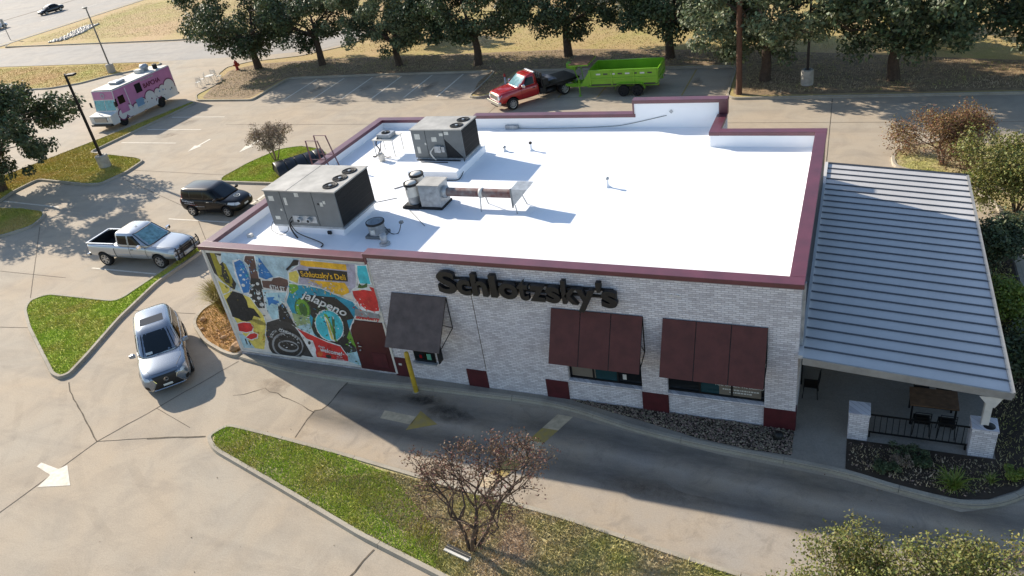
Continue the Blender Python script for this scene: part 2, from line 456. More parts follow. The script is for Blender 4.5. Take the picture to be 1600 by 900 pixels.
sheet('service_road', [(-114.2, 47.6), (-99, 47.4), (-78.6, 46.6), (-68, 46.2), (-57, 46.4), (-49.5, 47.5), (-47.2, 50), (-47.6, 53), (-50, 55), (-77, 55), (-114.2, 57.5)], 0.004, 'road_concrete')
hw = sheet('highway', [(-330, 20), (-114.2, 20), (-114.2, 400), (-330, 400)], 0.006, 'road_concrete')
for x0, x1, mm, nm in ((-115.6, -115.25, 'line_yellow', 'edge_line'), (-126.4, -126.2, 'line_white', 'lane_line'), (-140.9, -140.3, 'joint', 'median_strip')):
    for y0 in ((40,) if nm != 'lane_line' else range(40, 130, 9)):
        b = MB(); b.box(x0, y0, 0.006, x1, y0+(3 if nm == 'lane_line' else 200), 0.012); b.build(nm, mm, hw)

KERBS = []
def kerb_strip(name, path, parent, closed, h=0.14, w=0.16, m='kerb_concrete'):
    a = list(path); i1 = offset_poly(a, 0.03, closed); i2 = offset_poly(a, w, closed); n = len(a)
    rr = []
    for k in range(n):
        rr.append([(a[k][0], a[k][1], -0.02), (i1[k][0], i1[k][1], h), (i2[k][0], i2[k][1], h), (i2[k][0], i2[k][1], -0.02)])
    b = MB()
    if closed: rr.append(rr[0])
    b.rings(rr, cap=not closed)
    return b.build(name, m, parent)
def kerb_pieces(path, parent, closed, step=3.0, **kw):
    """cast kerb in lengths with open joints between them"""
    P = [Vector(p[:2]) for p in path]
    if closed: P.append(P[0])
    L = [0.0]
    for a, b in zip(P, P[1:]): L.append(L[-1]+(b-a).length)
    tot = L[-1]; n = max(1, round(tot/step))
    def at(s):
        for k in range(len(P)-1):
            if s <= L[k+1]+1e-9:
                d = L[k+1]-L[k]; t = 0 if d < 1e-9 else (s-L[k])/d
                return P[k].lerp(P[k+1], t)
        return P[-1]
    for i in range(n):
        s0 = tot*i/n+0.008; s1 = tot*(i+1)/n-0.008
        pts = [at(s0)]+[P[k] for k in range(len(P)) if s0+0.02 < L[k] < s1-0.02]+[at(s1)]
        kerb_strip('kerb', [tuple(p) for p in pts], parent, False, **kw)
def island(poly, soil, name='traffic_island', z=0.10, r=0.6, kerbed=True, step=3.0, h=0.14):
    P = round_poly(poly, r)
    if area2(P) < 0: P = P[::-1]
    inner = offset_poly(P, 0.12)
    b = MB(); b.add([(x, y, z) for x, y in inner], [list(range(len(inner)))])
    o = b.build(name, soil); kind(o, 'structure')
    if kerbed: kerb_pieces(P, o, True, step, h=h)
    return o, offset_poly(P, 0.17)

ISL_A, A_in = island([(-18.95, -4.55), (-18.2, -5.06), (-14.81, -5.97), (-11.1, -7.0), (-8.35, -7.6), (-4, -8.6), (2, -9.8), (9, -10.9), (9.6, -6.6), (4, -6.0), (-1.49, -5.38), (-5.67, -4.8), (-9.13, -4.5), (-13.7, -4.05), (-16.92, -3.82), (-18.6, -3.74)],
                     'grass_mixed_soil', r=[0.3, .5, 0.2, .2, .2, .2, .2, 1, 1, .2, .2, .2, .2, .2, .2, .5])
ISL_B, B_in = island([(-28.1, -3.06), (-27.8, -2.75), (-28.11, -1.6), (-29.08, 1.22), (-29.75, 4.3), (-29.65, 8), (-29.6, 18.2), (-30.4, 20.6), (-31.9, 21.45), (-33.56, 21.85), (-35.0, 21.25), (-35.85, 18.9), (-36.15, 16.4), (-35.7, 15.7), (-30.5, 15.7), (-30.52, 5.1), (-30.64, 2.5), (-35.3, 2.45), (-35.9, 1.7), (-35.3, 0.9), (-33.4, -0.35), (-28.7, -2.95)],
                     'grass_green_soil', r=0.45)
ISL_D, D_in = island([(-57.3, 13.0), (-51.3, 11.4), (-51.95, 13.3), (-51.94, 15.2), (-46.6, 14.66), (-45.3, 14.85), (-44.9, 16.9), (-45.3, 18.9), (-46.3, 19.4), (-52.25, 20.3), (-51.7, 31.55), (-52.4, 31.7), (-53.2, 28), (-54.3, 23), (-56, 16.7)],
                     'grass_yellow_soil', r=0.4)
ISL_D2, D2_in = island([(-70, 10.2), (-58, 10.6), (-48.1, 11.05), (-45.8, 10.8), (-45.0, 10.2), (-44.4, 8.8), (-45.5, 7.3), (-58, 6.2), (-70, 6)], 'grass_yellow_soil', r=0.5)
ISL_E, E_in = island([(2.85, 19.6), (2.75, 21.2), (3.6, 22.6), (6.4, 23), (8.6, 22), (8.6, 14.2), (6.9, 13.2), (6.8, 15.5), (5.5, 18.6), (4.0, 18.9)], 'grass_mixed_soil', r=0.6)
ISL_G, G_in = island([(-113.5, 47.0), (-99, 47.0), (-78.6, 46.1), (-69.5, 45.6), (-68.6, 44.6), (-69.6, 43.2), (-72.9, 40.7), (-74.2, 38.6), (-77.2, 37.1), (-84.6, 36.7), (-113.5, 35.5)], 'grass_dry_soil', r=0.5)
# the verge with the row of oaks, running on into the dry field
FIELD_EDGE = [(60, 29.9), (9.46, 30.0), (-0.53, 29.95), (-6.1, 29.9), (-6.6, 30.5), (-6.87, 36.75), (-12.1, 36.95), (-23.3, 37.5), (-23.5, 31.5), (-24.4, 31.1), (-25.3, 31.4), (-25.5, 35.2), (-25.8, 37.6), (-36, 37.8), (-46.2, 37.7), (-45.8, 31.75), (-52.2, 31.95), (-53.6, 33.4), (-53.9, 37.4), (-56.5, 39.8), (-57.4, 42.2), (-55.8, 43.9), (-50.3, 45.2), (-47, 48), (-46.2, 51), (-47.2, 54), (-50, 55.6), (-77, 55.5), (-112, 58.0), (-113.6, 60), (-113.9, 87), (-113.9, 260)]
fe = round_poly(FIELD_EDGE+[(-113.9, 900), (700, 900), (700, 29.9)], 0.5, 3)
fe = fe[::-1] if area2(fe) < 0 else fe
b = MB(); b.add([(x, y, 0.09) for x, y in fe], [list(range(len(fe)))])
field = b.build('field', 'field_soil'); kind(field, 'structure')
kp = round_poly(FIELD_EDGE, 0.5, 3)[1:-1]
kerb_pieces([p for p in kp if p[1] < 120][::-1], field, False, 4.0)
# shaded leaf litter and bare earth under the oaks
litter_poly = [(-52, 32.4), (-46.4, 32.2), (-46.8, 38.1), (-26, 38.1), (-26, 35), (-25.1, 31.8), (-23.9, 31.8), (-23.8, 37.9), (-6.5, 37.2), (-6.2, 30.5), (45, 30.4), (45, 36.5), (10, 36), (-6, 40.5), (-20, 43), (-46, 43.5), (-54, 43), (-56, 41)]
lp = round_poly(litter_poly, 0.8)
lit = sheet('leaf_litter', lp if area2(lp) > 0 else lp[::-1], 0.096, 'soil')

# beds along the building
gravel_poly = [(-7.0, -0.02), (0.0, -0.02), (0.0, -1.1), (-1.2, -1.1), (-2.67, -0.96), (-4.62, -0.53), (-6.75, -0.1)]
front_kerb = [(-20.9, -0.30), (-18.65, -0.58), (-16.77, -0.66), (-15.07, -0.64), (-12.59, -0.52), (-9.97, -0.42), (-8.1, -0.38), (-6.64, -0.52), (-4.93, -0.92), (-3.63, -1.12), (-2.06, -1.27), (-0.38, -1.36), (1.41, -1.50), (2.55, -1.74), (3.4, -1.88), (4.19, -1.95), (4.92, -1.78), (5.68, -1.25), (6.6, -0.2), (7.0, 1.6), (7.0, 13.0)]
fk = smooth_path(front_kerb, False, 4)
apron = fk+[(-0.5, 13.0), (-0.5, 0.3), (-20.9, 0.3)]
o = sheet('building_apron', apron, 0.11, 'walk_concrete')
kerb_pieces(fk, o, False, 3.0)
bed = sheet('gravel_bed', gravel_poly, 0.118, 'soil_dark')
fb = [(1.44, -0.06), (1.44, -1.3), (2.55, -1.56), (3.4, -1.7), (4.19, -1.77), (4.85, -1.6), (5.55, -1.1), (6.4, -0.1), (6.8, 1.6), (6.8, 12.9), (5.15, 12.9), (5.15, -0.06)]
sheet('planting_bed', fb, 0.125, 'soil_dark')
CB, CB_in = island([(-21.02, -0.28), (-21.02, 7.0), (-22.4, 6.8), (-24.6, 4.6), (-25.5, 2.6), (-25.1, 1.5), (-23.4, 0.35), (-21.84, -0.2)], 'clay', name='corner_bed', r=0.5, step=2.0)
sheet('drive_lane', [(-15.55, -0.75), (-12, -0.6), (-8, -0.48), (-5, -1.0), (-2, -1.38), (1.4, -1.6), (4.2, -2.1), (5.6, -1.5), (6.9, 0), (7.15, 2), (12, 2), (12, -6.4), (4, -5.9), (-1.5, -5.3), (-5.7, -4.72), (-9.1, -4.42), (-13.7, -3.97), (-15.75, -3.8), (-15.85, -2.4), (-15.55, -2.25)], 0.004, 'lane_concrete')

# painted markings and joints of the paving
def paint(name, poly, m, z=0.009):
    poly = list(poly); poly = poly if area2(poly) > 0 else poly[::-1]
    b = MB(); b.prism(poly, 'z', z-0.004, z); return b.build(name, m, lot)
paint('arrow_marking', [(-24.33, -7.2), (-24.33, -7.01), (-23.36, -7.1), (-23.19, -6.86), (-22.19, -7.6), (-23.35, -7.96), (-23.4, -7.4)][::1], 'line_white')
for x in (-42.95, -38.2):
    paint('arrow_marking', [(x-0.1, 23.2), (x-0.1, 21.9), (x-0.36, 21.9), (x, 20.75), (x+0.36, 21.9), (x+0.1, 21.9), (x+0.1, 23.2)], 'line_white')
for y in (22.4, 25.2, 28.0): paint('stall_line', [(-51.3, y-0.05), (-45.6, y-0.09), (-45.6, y+0.02), (-51.3, y+0.06)], 'line_white')
for y in (5.1, 7.95, 10.8, 13.6): paint('stall_line', [(-35.3, y-0.05), (-30.66, y-0.05), (-30.66, y+0.05), (-35.3, y+0.05)], 'line_white')
paint('stall_line', [(-51.4, 11.9), (-45.4, 11.45), (-45.4, 11.57), (-51.4, 12.02)], 'line_white')
paint('stall_line', [(-31.1, 15.4), (-30.9, 15.4), (-30.9, 13.0), (-31.1, 13.0)], 'line_white')
for i in range(6): paint('stall_line', [(-42.62+2.89*i, 31.8), (-42.48+2.89*i, 31.8), (-42.93+2.91*i, 37.4), (-43.07+2.91*i, 37.4)], 'line_white')
for i in range(5): paint('stall_line', [(-21+2.87*i, 31.0), (-20.9+2.87*i, 31.0), (-20.95+2.87*i, 36.6), (-21.05+2.87*i, 36.6)], 'line_yellow')
paint('lane_arrow', [(-13.2, -2.2), (-11.95, -2.26), (-11.95, -1.86), (-13.25, -1.8)], 'line_tan')
paint('lane_arrow', [(-12.0, -2.55), (-11.05, -2.05), (-11.95, -1.55)], 'line_yellow')
for (a, c, mm) in (((-6.98, -0.72), (-7.25, -1.45), 'line_tan'), ((-7.25, -1.45), (-7.5, -2.1), 'line_yellow'), ((-7.5, -2.1), (-7.85, -3.0), 'line_tan'), ((-7.85, -3.0), (-8.15, -3.75), 'line_yellow'), ((-8.15, -3.75), (-8.35, -4.3), 'line_tan')):
    paint('lane_bar', [(a[0]-0.27, a[1]), (c[0]-0.27, c[1]), (c[0]+0.27, c[1]), (a[0]+0.27, a[1])], mm)
def joint(pts, w=0.025, rough=0.03, seed=1, parent=lot, m='joint', z=0.008):
    r = random.Random(seed); P = []
    for a, c in zip(pts, pts[1:]):
        n = max(2, int(hypot(c[0]-a[0], c[1]-a[1])/0.35))
        for k in range(n): t = k/n; P.append((a[0]+(c[0]-a[0])*t+r.uniform(-rough, rough), a[1]+(c[1]-a[1])*t+r.uniform(-rough, rough)))
    P.append(pts[-1]); b = MB(); L_ = offset_poly(P, w/2, False); R_ = offset_poly(P, -w/2, False); n = len(P)
    L_ = [(x+r.uniform(-.4, .4)*rough, y+r.uniform(-.4, .4)*rough) for x, y in L_]
    b.add([(x, y, z) for x, y in L_]+[(x, y, z) for x, y in R_], [(i, n+i, n+i+1, i+1) for i in range(n-1)])
    o = b.build('paving_joint', m, parent); return o
J = [([(-33.65, -0.2), (-36.5, -0.6), (-44, -1.2)], .03, .01), ([(-27.5, -3.1), (-26.9, -3.55), (-23.1, -5.63)], .045, .02), ([(-23.1, -5.63), (-23.65, -9.18), (-24.2, -12.5)], .03, .004),
     ([(-23.1, -5.63), (-21.2, -5.03)], .025, .008), ([(-21.2, -5.03), (-19.05, -4.45)], .07, .035), ([(-23.1, -5.63), (-22.21, -3.59), (-20.9, -0.4)], .03, .015),
     ([(-15.72, -3.78), (-15.81, -2.39), (-15.56, -2.27), (-15.51, -1.69), (-15.49, -0.7)], .05, .05), ([(-15.8, -2.4), (-17.5, -1.9), (-18.6, -1.7), (-19.6, -2.3)], .02, .06),
     ([(-10.44, -7.25), (-10.53, -7.62), (-10.9, -9.2)], .06, .03), ([(-33.12, 10.87), (-30.74, 8.81)], .03, .003), ([(-44.5, 16.03), (-35.6, 12.41)], .035, .004),
     ([(-0.27, 29.8), (-0.02, 13.1)], .03, .004), ([(-22.0, 14), (-22.2, 31.0)], .03, .004), ([(-36.4, 17), (-45.2, 17.4)], .03, .004), ([(-22.21, -3.59), (-20.0, -4.2)], .02, .006),
     ([(-25.6, 2.3), (-29.2, 2.0)], .025, .004), ([(-26, 10), (-29.6, 10)], .025, .004), ([(-42, 31.2), (-6.4, 30.9)], .03, .004), ([(-44, 26.2), (-22, 26.0), (12, 25.8)], .03, .004),
     ([(-36.2, 2), (-44, 8.9)], .03, .004), ([(-36, 4), (-46, 4), (-60, 4.6)], .03, .004)]
for i, (p, w, r_) in enumerate(J): joint(p, w, r_, i)
# patched, oily spots
def blotch(cx, cy, rx, ry, m, seed, z=0.0095, n=26):
    r = random.Random(seed); ph = [r.uniform(0, 6.28) for _ in range(4)]
    P = []
    for k in range(n):
        a = 2*pi*k/n; q = 1+0.22*sin(2*a+ph[0])+0.16*sin(3*a+ph[1])+0.1*sin(5*a+ph[2])+r.uniform(-.06, .06)
        P.append((cx+rx*q*cos(a), cy+ry*q*sin(a)))
    return sheet('oil_stain', P, z, m, lot)
def soft_stain(name, c, amt):
    n = NT(name, 0.75)
    g = n.t.nodes.new('ShaderNodeTexGradient'); g.gradient_type = 'SPHERICAL'
    tcg = n.tc.outputs['Generated']; mp = n.t.nodes.new('ShaderNodeMapping'); mp.inputs['Location'].default_value = (-1, -1, 0); mp.inputs['Scale'].default_value = (2, 2, 0)
    n.l(tcg, mp.inputs['Vector']); n.l(mp.outputs[0], g.inputs['Vector'])
    nz = n.rng(n.noise(2.2, 6, 0.7), 0.30, 0.70)
    a = n.math('MULTIPLY', n.math('MULTIPLY', n.rng(g.outputs['Fac'], 0.0, 0.7), nz), amt)
    n.p.inputs['Base Color'].default_value = (*srgb(c), 1); n.l(a, n.p.inputs['Alpha']); return n.m
soft_stain('oil_soft', '#25221f', 0.85); soft_stain('tan_soft', '#6b5a49', 0.5)
blotch(-10.9, -1.55, 0.9, 0.6, 'oil_soft', 3); blotch(-12.2, -0.95, 0.8, 0.4, 'oil_soft', 4); blotch(-18.3, -1.5, 0.9, 0.5, 'tan_soft', 5, 0.010)
for i, (x, y, a, c) in enumerate(((-33.2, 6.5, 1.0, 0.5), (-33.5, 9.3, 1.1, 0.5), (-33.3, 12.2, 1.0, 0.5), (-48, 24, 1.2, .6), (-48.4, 26.8, 1.2, .6), (-36, 34.5, .6, 1.2), (-41, 34.6, .6, 1.3), (-30, 34.3, .6, 1.2), (-17.5, 34, .6, 1.2), (-9, 33.6, .5, 1.1), (-3.5, -3.3, 2.0, .4), (-24, 8, .5, 2.5))):
    blotch(x, y, a, c, 'tan_soft', 20+i, 0.010)
# faint tyre arcs worn into the turning area
def arc(cx, cy, r, a0, a1, w, seed):
    rr_ = random.Random(seed); P = [(cx+r*cos(a0+(a1-a0)*k/24), cy+r*sin(a0+(a1-a0)*k/24)) for k in range(25)]
    A_ = offset_poly(P, w/2, False); B_ = offset_poly(P, -w/2, False)
    sheet('tyre_mark', A_+B_[::-1], 0.0105+.0002*seed, 'tyre_soft', lot)
def tyre_soft():
    n = NT('tyre_soft', .9); a = n.math('MULTIPLY', n.rng(n.noise(1.1, 6, .75), .42, .75), .10)
    n.p.inputs['Base Color'].default_value = (*srgb('#4d453d'), 1); n.l(a, n.p.inputs['Alpha'])
tyre_soft()
for i, (x, y, r, a0, a1) in enumerate(((-13, 6, 14.5, R(200), R(262)), (-13, 6, 16.1, R(200), R(262)), (-36, -14, 12, R(20), R(80)), (-36, -14, 13.6, R(20), R(80)), (-44, 30, 14, R(275), R(335)), (-44, 30, 15.6, R(275), R(335)), (-10, -30, 20, R(75), R(140)), (-10, -30, 21.6, R(75), R(140)))): arc(x, y, r, a0, a1, .3, i)
# gravel: loose stones in the bed beside the wall
def scatter_stones(name, poly, n, s0, s1, z, m, seed, label):
    r = np.random.RandomState(seed); P = np.array(poly); lo = P.min(0); hi = P.max(0); pts = []
    while len(pts) < n:
        q = lo+r.rand(2*n, 2)*(hi-lo); k = inpoly_np(q[:, 0], q[:, 1], poly); pts.extend(q[k].tolist())
    pts = np.array(pts[:n]); base = np.array([(1, 0, 0), (-1, 0, 0), (0, 1, 0), (0, -1, 0), (0, 0, 1), (0, 0, -1)], float)
    fa = np.array([(0, 2, 4), (2, 1, 4), (1, 3, 4), (3, 0, 4), (2, 0, 5), (1, 2, 5), (3, 1, 5), (0, 3, 5)])
    V = np.zeros((n, 6, 3)); S = s0+r.rand(n)**2*(s1-s0); A = r.rand(n)*6.28
    jit = base[None]*(0.7+0.6*r.rand(n, 6, 1)); jit[:, :, 2] *= 0.7
    V[:, :, 0] = pts[:, :1]+S[:, None]*(jit[:, :, 0]*np.cos(A)[:, None]-jit[:, :, 1]*np.sin(A)[:, None])
    V[:, :, 1] = pts[:, 1:]+S[:, None]*(jit[:, :, 0]*np.sin(A)[:, None]+jit[:, :, 1]*np.cos(A)[:, None])
    V[:, :, 2] = z+S[:, None]*(jit[:, :, 2]+0.35)
    F = (fa[None]+6*np.arange(n)[:, None, None]).reshape(-1, 3)
    o = bpy.data.objects.new(name, np_mesh(name, V.reshape(-1, 3), F, m)); col.objects.link(o); return kind(o, 'stuff', label)
scatter_stones('gravel', gravel_poly, 3600, 0.015, 0.05, 0.118, 'gravel', 1, 'brown and pale gravel in the bed under the wide windows')
scatter_stones('bed_pebbles', [(1.5, -0.15), (1.5, -1.2), (4.2, -1.7), (5, -1.4), (5.1, -0.2)], 500, 0.01, 0.04, 0.125, 'gravel', 2, 'scattered pebbles in the soil bed by the patio')
scatter_stones('rubble', [(-23.6, 0.7), (-21.3, 0.2), (-21.3, 1.6), (-23.2, 2.0)], 300, 0.02, 0.07, 0.10, 'rock', 3, 'tan rubble in the corner bed below the mural')
scatter_stones('riprap', [(-103.4, 58.6), (-101.2, 59.4), (-102.2, 64), (-104.9, 69), (-107, 68), (-104, 62)], 700, 0.12, 0.3, 0.09, 'hvac_top', 4, 'pale grey riprap stones in the drain across the roadside verge')
scatter_stones('leaf_bits', [(-25, -10), (8, -10), (8, 2), (-15, -0.8), (-25, -3)], 130, 0.006, 0.022, 0.006, 'leaf_rust', 6, 'fallen leaves and small litter scattered on the drive')
# ================================================================== the restaurant building
W, H1, H2, H3, RZ = -21.0, 5.06, 5.23, 5.84, 4.6
XS, XB, XT, XN, DR, D = -13.75, -15.59, -7.82, -3.92, 11.23, 13.38
bld = thing('restaurant_building', 'single-storey white-washed brick restaurant with maroon coping and white flat roof', 'building')
T = 0.30
def wall(poly, axis, a, b, m='white_brick', nm='wall', bev=0): return MB().prism(poly, axis, a, b).build(nm, m, bld, bevel=bev)
# front wall: piers, sills and lintels round the two window openings; set back piers read 40 mm proud
wins = [(-6.98, -4.54), (-3.74, -0.87)]
WZ0, WZ1 = 0.93, 2.75
def fr(x0, x1, z0, z1, y0=0.0, m='white_brick', nm='wall'): return MB().box(x0, y0, z0, x1, T, z1).build(nm, m, bld)
fr(-13.70, wins[0][0], -0.05, H2-0.13)
fr(wins[0][1], wins[1][0], -0.05, H2-0.13)
fr(wins[1][1], 0.0, -0.05, H2-0.13)
for a, b in wins:
    fr(a, b, WZ1, H2-0.13)
    fr(a, b, -0.05, WZ0-0.06, 0.02)
    MB().box(a-0.0, -0.03, WZ0-0.06, b, T-0.02, WZ0).build('window_sill', 'white_brick', bld, bevel=0.008)
fr(W, -13.70, -0.05, H1-0.13, 0.0, 'grey_brick')
# side and back walls
MB().box(W, T, -0.05, W+T, D, H1-0.13).build('wall', 'grey_brick', bld)
MB().box(-T, T, -0.05, 0, DR, H2-0.13).build('wall', 'white_brick', bld)
MB().box(W+T, D-T, -0.05, XB, D, H1-0.13).build('wall', 'grey_brick', bld)
MB().box(XB, D-T, -0.05, XT, D, H2-0.13).build('wall', 'white_brick', bld)
MB().box(XT, D-T, -0.05, XN, D, H3-0.13).build('wall', 'white_brick', bld)
MB().box(XN-T, DR-T, -0.05, XN, D-T, H2-0.13).build('wall', 'white_brick', bld)
MB().box(XN, DR-T, -0.05, -T, DR, H2-0.13).build('wall', 'white_brick', bld)
# flat roof with the membrane turned up the parapets
MB().add([(W+T, T, RZ), (-T, T, RZ), (-T, DR-T, RZ), (XN-T, DR-T, RZ), (XN-T, D-T, RZ), (W+T, D-T, RZ)], [(0, 1, 2, 3, 4, 5)]).build('roof', 'roof_membrane', bld)
g = 0.012
def up_(x0, y0, x1, y1, h): return MB().box(x0, y0, RZ-0.02, x1, y1, h-0.12).build('parapet_membrane', 'roof_membrane', bld)
up_(W+T, T, -T, T+g, 5.10); up_(W+T, D-T-g, XB, D-T, H1); up_(XB, D-T-g, XT, D-T, H2); up_(XT, D-T-g, XN-T, D-T, H3)
up_(W+T, T+g, W+T+g, D-T-g, H1); up_(-T-g, T+g, -T, DR-T-g, H2); up_(XN-T-g, DR-T, XN-T, D-T-g, H2); up_(XN-T-g, DR-T-g, -T-g, DR-T, H2)
# membrane lap seams on the roof
sm = mat('seam', '#b9bcc0', 0.6)
for x in (-18.2, -15.3, -12.4, -9.5, -6.6, -3.2):
    MB().box(x, T+0.3, RZ, x+0.025, (D if x < XN else DR)-T-0.3, RZ+0.004).build('membrane_seam', 'roof_membrane', bld)
# maroon metal coping: run by run
def cop(x0, y0, x1, y1, h):
    b = MB(); b.box(x0, y0, h-0.15, x1, y1, h); return b.build('coping', 'coping', bld, bevel=0.012)
o_ = 0.06; c_ = 0.05
cop(W-o_, -o_, XS-0.02, T+c_, H1)
cop(XS-0.02, -o_-0.01, o_, T+c_, H2)
MB().box(XS-0.02, -0.045, H1-0.28, XS+0.07, -0.002, H2-0.15).build('coping_end', 'coping', bld)
cop(W-o_, T+c_, W+T+c_, D-T-c_, H1)
cop(-T-c_, T+c_, o_, DR-T-c_, H2)
cop(W-o_, D-T-c_, XB, D+o_, H1)
cop(XB, D-T-c_, XT+0.06, D+o_, H2)
cop(XT-0.05, D-T-c_-0.02, XN+o_, D+o_+0.01, H3)
MB().box(XT-0.045, D-T-c_, H2, XT+0.02, D+o_, H3-0.15).build('coping_end', 'coping', bld)
MB().box(XN-T, D-T-0.02, H2-0.1, XN+o_-0.01, D, H3-0.15).build('coping_end', 'coping', bld)
cop(XN-T-c_, DR-T-c_, XN+o_, D-T-c_-0.03, H2-0.004)
cop(XN+o_, DR-T-c_, o_, DR+o_, H2)
# maroon pier bases
for a, b in ((-10.76, -9.99), (-7.82, -7.03), (-4.56, -3.72), (-0.88, 0.025)):
    MB().box(a, -0.03, -0.05, b, 0.0 if b < 0 else 0.30, 0.84).build('pier_base', 'maroon', bld, bevel=0.01)
MB().box(-13.74, -0.03, 0.05, -13.08, 0.0, 0.94).build('pier_base', 'maroon', bld, bevel=0.01)
MB().box(-13.5, -0.045, 0.62, -13.38, -0.03, 0.70).build('meter_label', 'sticker', bld)
# control joint and soldier course
MB().box(-9.995, -0.006, 0.9, -9.975, 0.0, 4.05).build('control_joint', 'joint', bld)
for i in range(24):
    MB().box(-9.9+i*0.085, -0.012, 3.6, -9.9+i*0.085+0.072, 0.0, 3.82).build('soldier_brick', 'white_brick', bld)
# windows: frame, mullions, panes, print
for (a, b), n in zip(wins, (3, 3)):
    fz = MB(); fz.box(a, 0.14, WZ0, b, 0.2, WZ0+0.06); fz.box(a, 0.14, WZ1-0.06, b, 0.2, WZ1)
    for i in range(n+1): x = a+(b-a)*i/n; fz.box(max(a, x-0.03), 0.14, WZ0+0.06, min(b, x+0.03), 0.2, WZ1-0.06)
    fz = fz.build('window_frame', 'black_metal', bld)
    for i in range(n):
        x0 = a+(b-a)*i/n+0.03; x1 = a+(b-a)*(i+1)/n-0.03
        MB().box(x0, 0.165, WZ0+0.06, x1, 0.175, WZ1-0.06).build('pane', 'teal_glass' if i == 1 else 'dark_glass', fz)
mat('print_tan', '#6f685d', 0.6); mat('print_white', '#c6c6c0', 0.6)
MB().box(-2.2, 0.158, 1.0, -0.98, 0.164, 1.6).build('window_print', 'print_tan', bld)
text_mesh('YOU ORDER. WE DELIVER.', 0.125, 0.004, 'window_lettering', 'print_white', bld, frame((-1.59, 0.154, 1.34), (1, 0, 0), (0, 0, 1)), align='CENTER', offset=0.002)
r_ = random.Random(9)
for z_, xa, xb in ((1.2, -2.1, -1.1), (1.1, -1.9, -1.25)):
    x_ = xa
    while x_ < xb:
        w_ = r_.uniform(.02, .09); MB().box(x_, .152, z_, x_+w_, .157, z_+.045).build('print_stroke', 'print_white', bld); x_ += w_+.02
MB().box(-6.9, 0.155, 1.02, -6.1, 0.163, 1.5).build('window_print', 'print_tan', bld)
MB().box(-5.2, 0.155, 1.1, -5.08, 0.163, 1.3).build('window_print', 'print_white', bld)
# side door in the mural wall, with its step
d = MB().box(-15.2, -0.035, 0.22, -13.72, 0.0, 2.41).build('door', 'door_maroon', bld)
MB().box(-14.56, -0.05, 0.4, -13.95, -0.036, 1.05).build('kick_panel', 'maroon', d, bevel=0.004)
for z in (1.1, 1.28, 1.42): MB().lathe([(0.0, -0.05), (0.028, -0.05), (0.035, 0), (0.0, 0.01)], 10, (-15.0, -0.04, z), 'y').build('door_lock', 'alloy', d, True)
dh = MB(); dh.tube([(-15.0, -0.04, 1.3), (-15.0, -0.1, 1.3), (-14.88, -0.1, 1.3)], 0.014, 6); dh.build('door_handle', 'alloy', d)
MB().box(-13.72, -0.05, 0.2, -13.64, 0.0, 2.44).build('door_frame', 'white_paint', bld)
# pick-up window under the drive-through awning
wf = MB(); wf.box(-12.75, -0.03, 0.93, -11.9, 0.0, 1.9); wf = wf.build('pickup_window', 'black_metal', bld)
MB().box(-12.7, -0.045, 0.98, -12.34, -0.031, 1.85).build('pane', 'dark_glass', wf); MB().box(-12.3, -0.045, 0.98, -11.95, -0.031, 1.85).build('pane', 'dark_glass', wf)
mat('mint', '#5aa08a', 0.5)
MB().box(-12.22, -0.052, 1.05, -12.05, -0.046, 1.3).build('window_sticker', 'mint', wf); MB().box(-12.52, -0.052, 1.08, -12.42, -0.046, 1.22).build('window_sticker', 'tail_red', wf)
MB().box(-12.8, -0.16, 0.87, -11.85, 0.0, 0.93).build('counter', 'galv', bld, bevel=0.01)
mb = MB(); mb.box(-11.62, -0.30, 1.12, -11.58, -0.02, 1.95); mb.build('flag_board', 'black_metal', bld)
# awnings: frames with flat panels
def awning(x0, x1, zt, zb, out, n, m, z_in=None):
    fr_ = MB(); yb = -out
    for x in [x0+(x1-x0)*i/n for i in range(n+1)]:
        xx = min(max(x, x0+0.02), x1-0.02)
        fr_.tube([(xx, -0.01, zt), (xx, yb, zb+0.02), (xx, -0.01, zb+0.25)], 0.017, 5)
        fr_.tube([(xx, -0.01, zt), (xx, -0.01, zb+0.25)], 0.017, 5); fr_.tube([(xx, yb*0.5, (zt+zb)/2), (xx, -0.01, zb+0.25)], 0.014, 5)
    for (y, z) in ((-0.02, zt-0.01), (yb, zb+0.02)): fr_.tube([(x0+0.01, y, z), (x1-0.01, y, z)], 0.018, 5)
    f = fr_.build('awning_frame', 'black_metal', bld)
    gap = 0.012; L = hypot(out, zt-zb); nx = Vector((0, -(zt-zb)/L, out/L))  # outward normal of the slope
    for i in range(n):
        a = x0+(x1-x0)*i/n+gap; b_ = x0+(x1-x0)*(i+1)/n-gap
        p = [Vector((a, -0.02, zt)), Vector((b_, -0.02, zt)), Vector((b_, yb, zb)), Vector((a, yb, zb))]
        q = [v+Vector((0, nx.y, abs(nx.z)))*0.03 for v in p]
        k = MB(); k.add([*p, *q], [(0, 1, 2, 3), (7, 6, 5, 4), (0, 4, 5, 1), (1, 5, 6, 2), (2, 6, 7, 3), (3, 7, 4, 0)])
        k.build('awning_panel', m, bld, bevel=0.006)
awning(-13.02, -10.92, 3.76, 2.28, 1.15, 1, 'awning_grey')
awning(-7.26, -4.36, 3.72, 2.17, 0.82, 3, 'awning_brown')
awning(-3.78, -0.82, 3.72, 2.17, 0.82, 3, 'awning_brown')
for x in (-7.6, -7.4): MB().lathe([(0, -0.05), (0.03, -0.05), (0.03, 0)], 8, (x+4.1, 0, 4.55), 'y').build('anchor_cap', 'white_paint', bld)
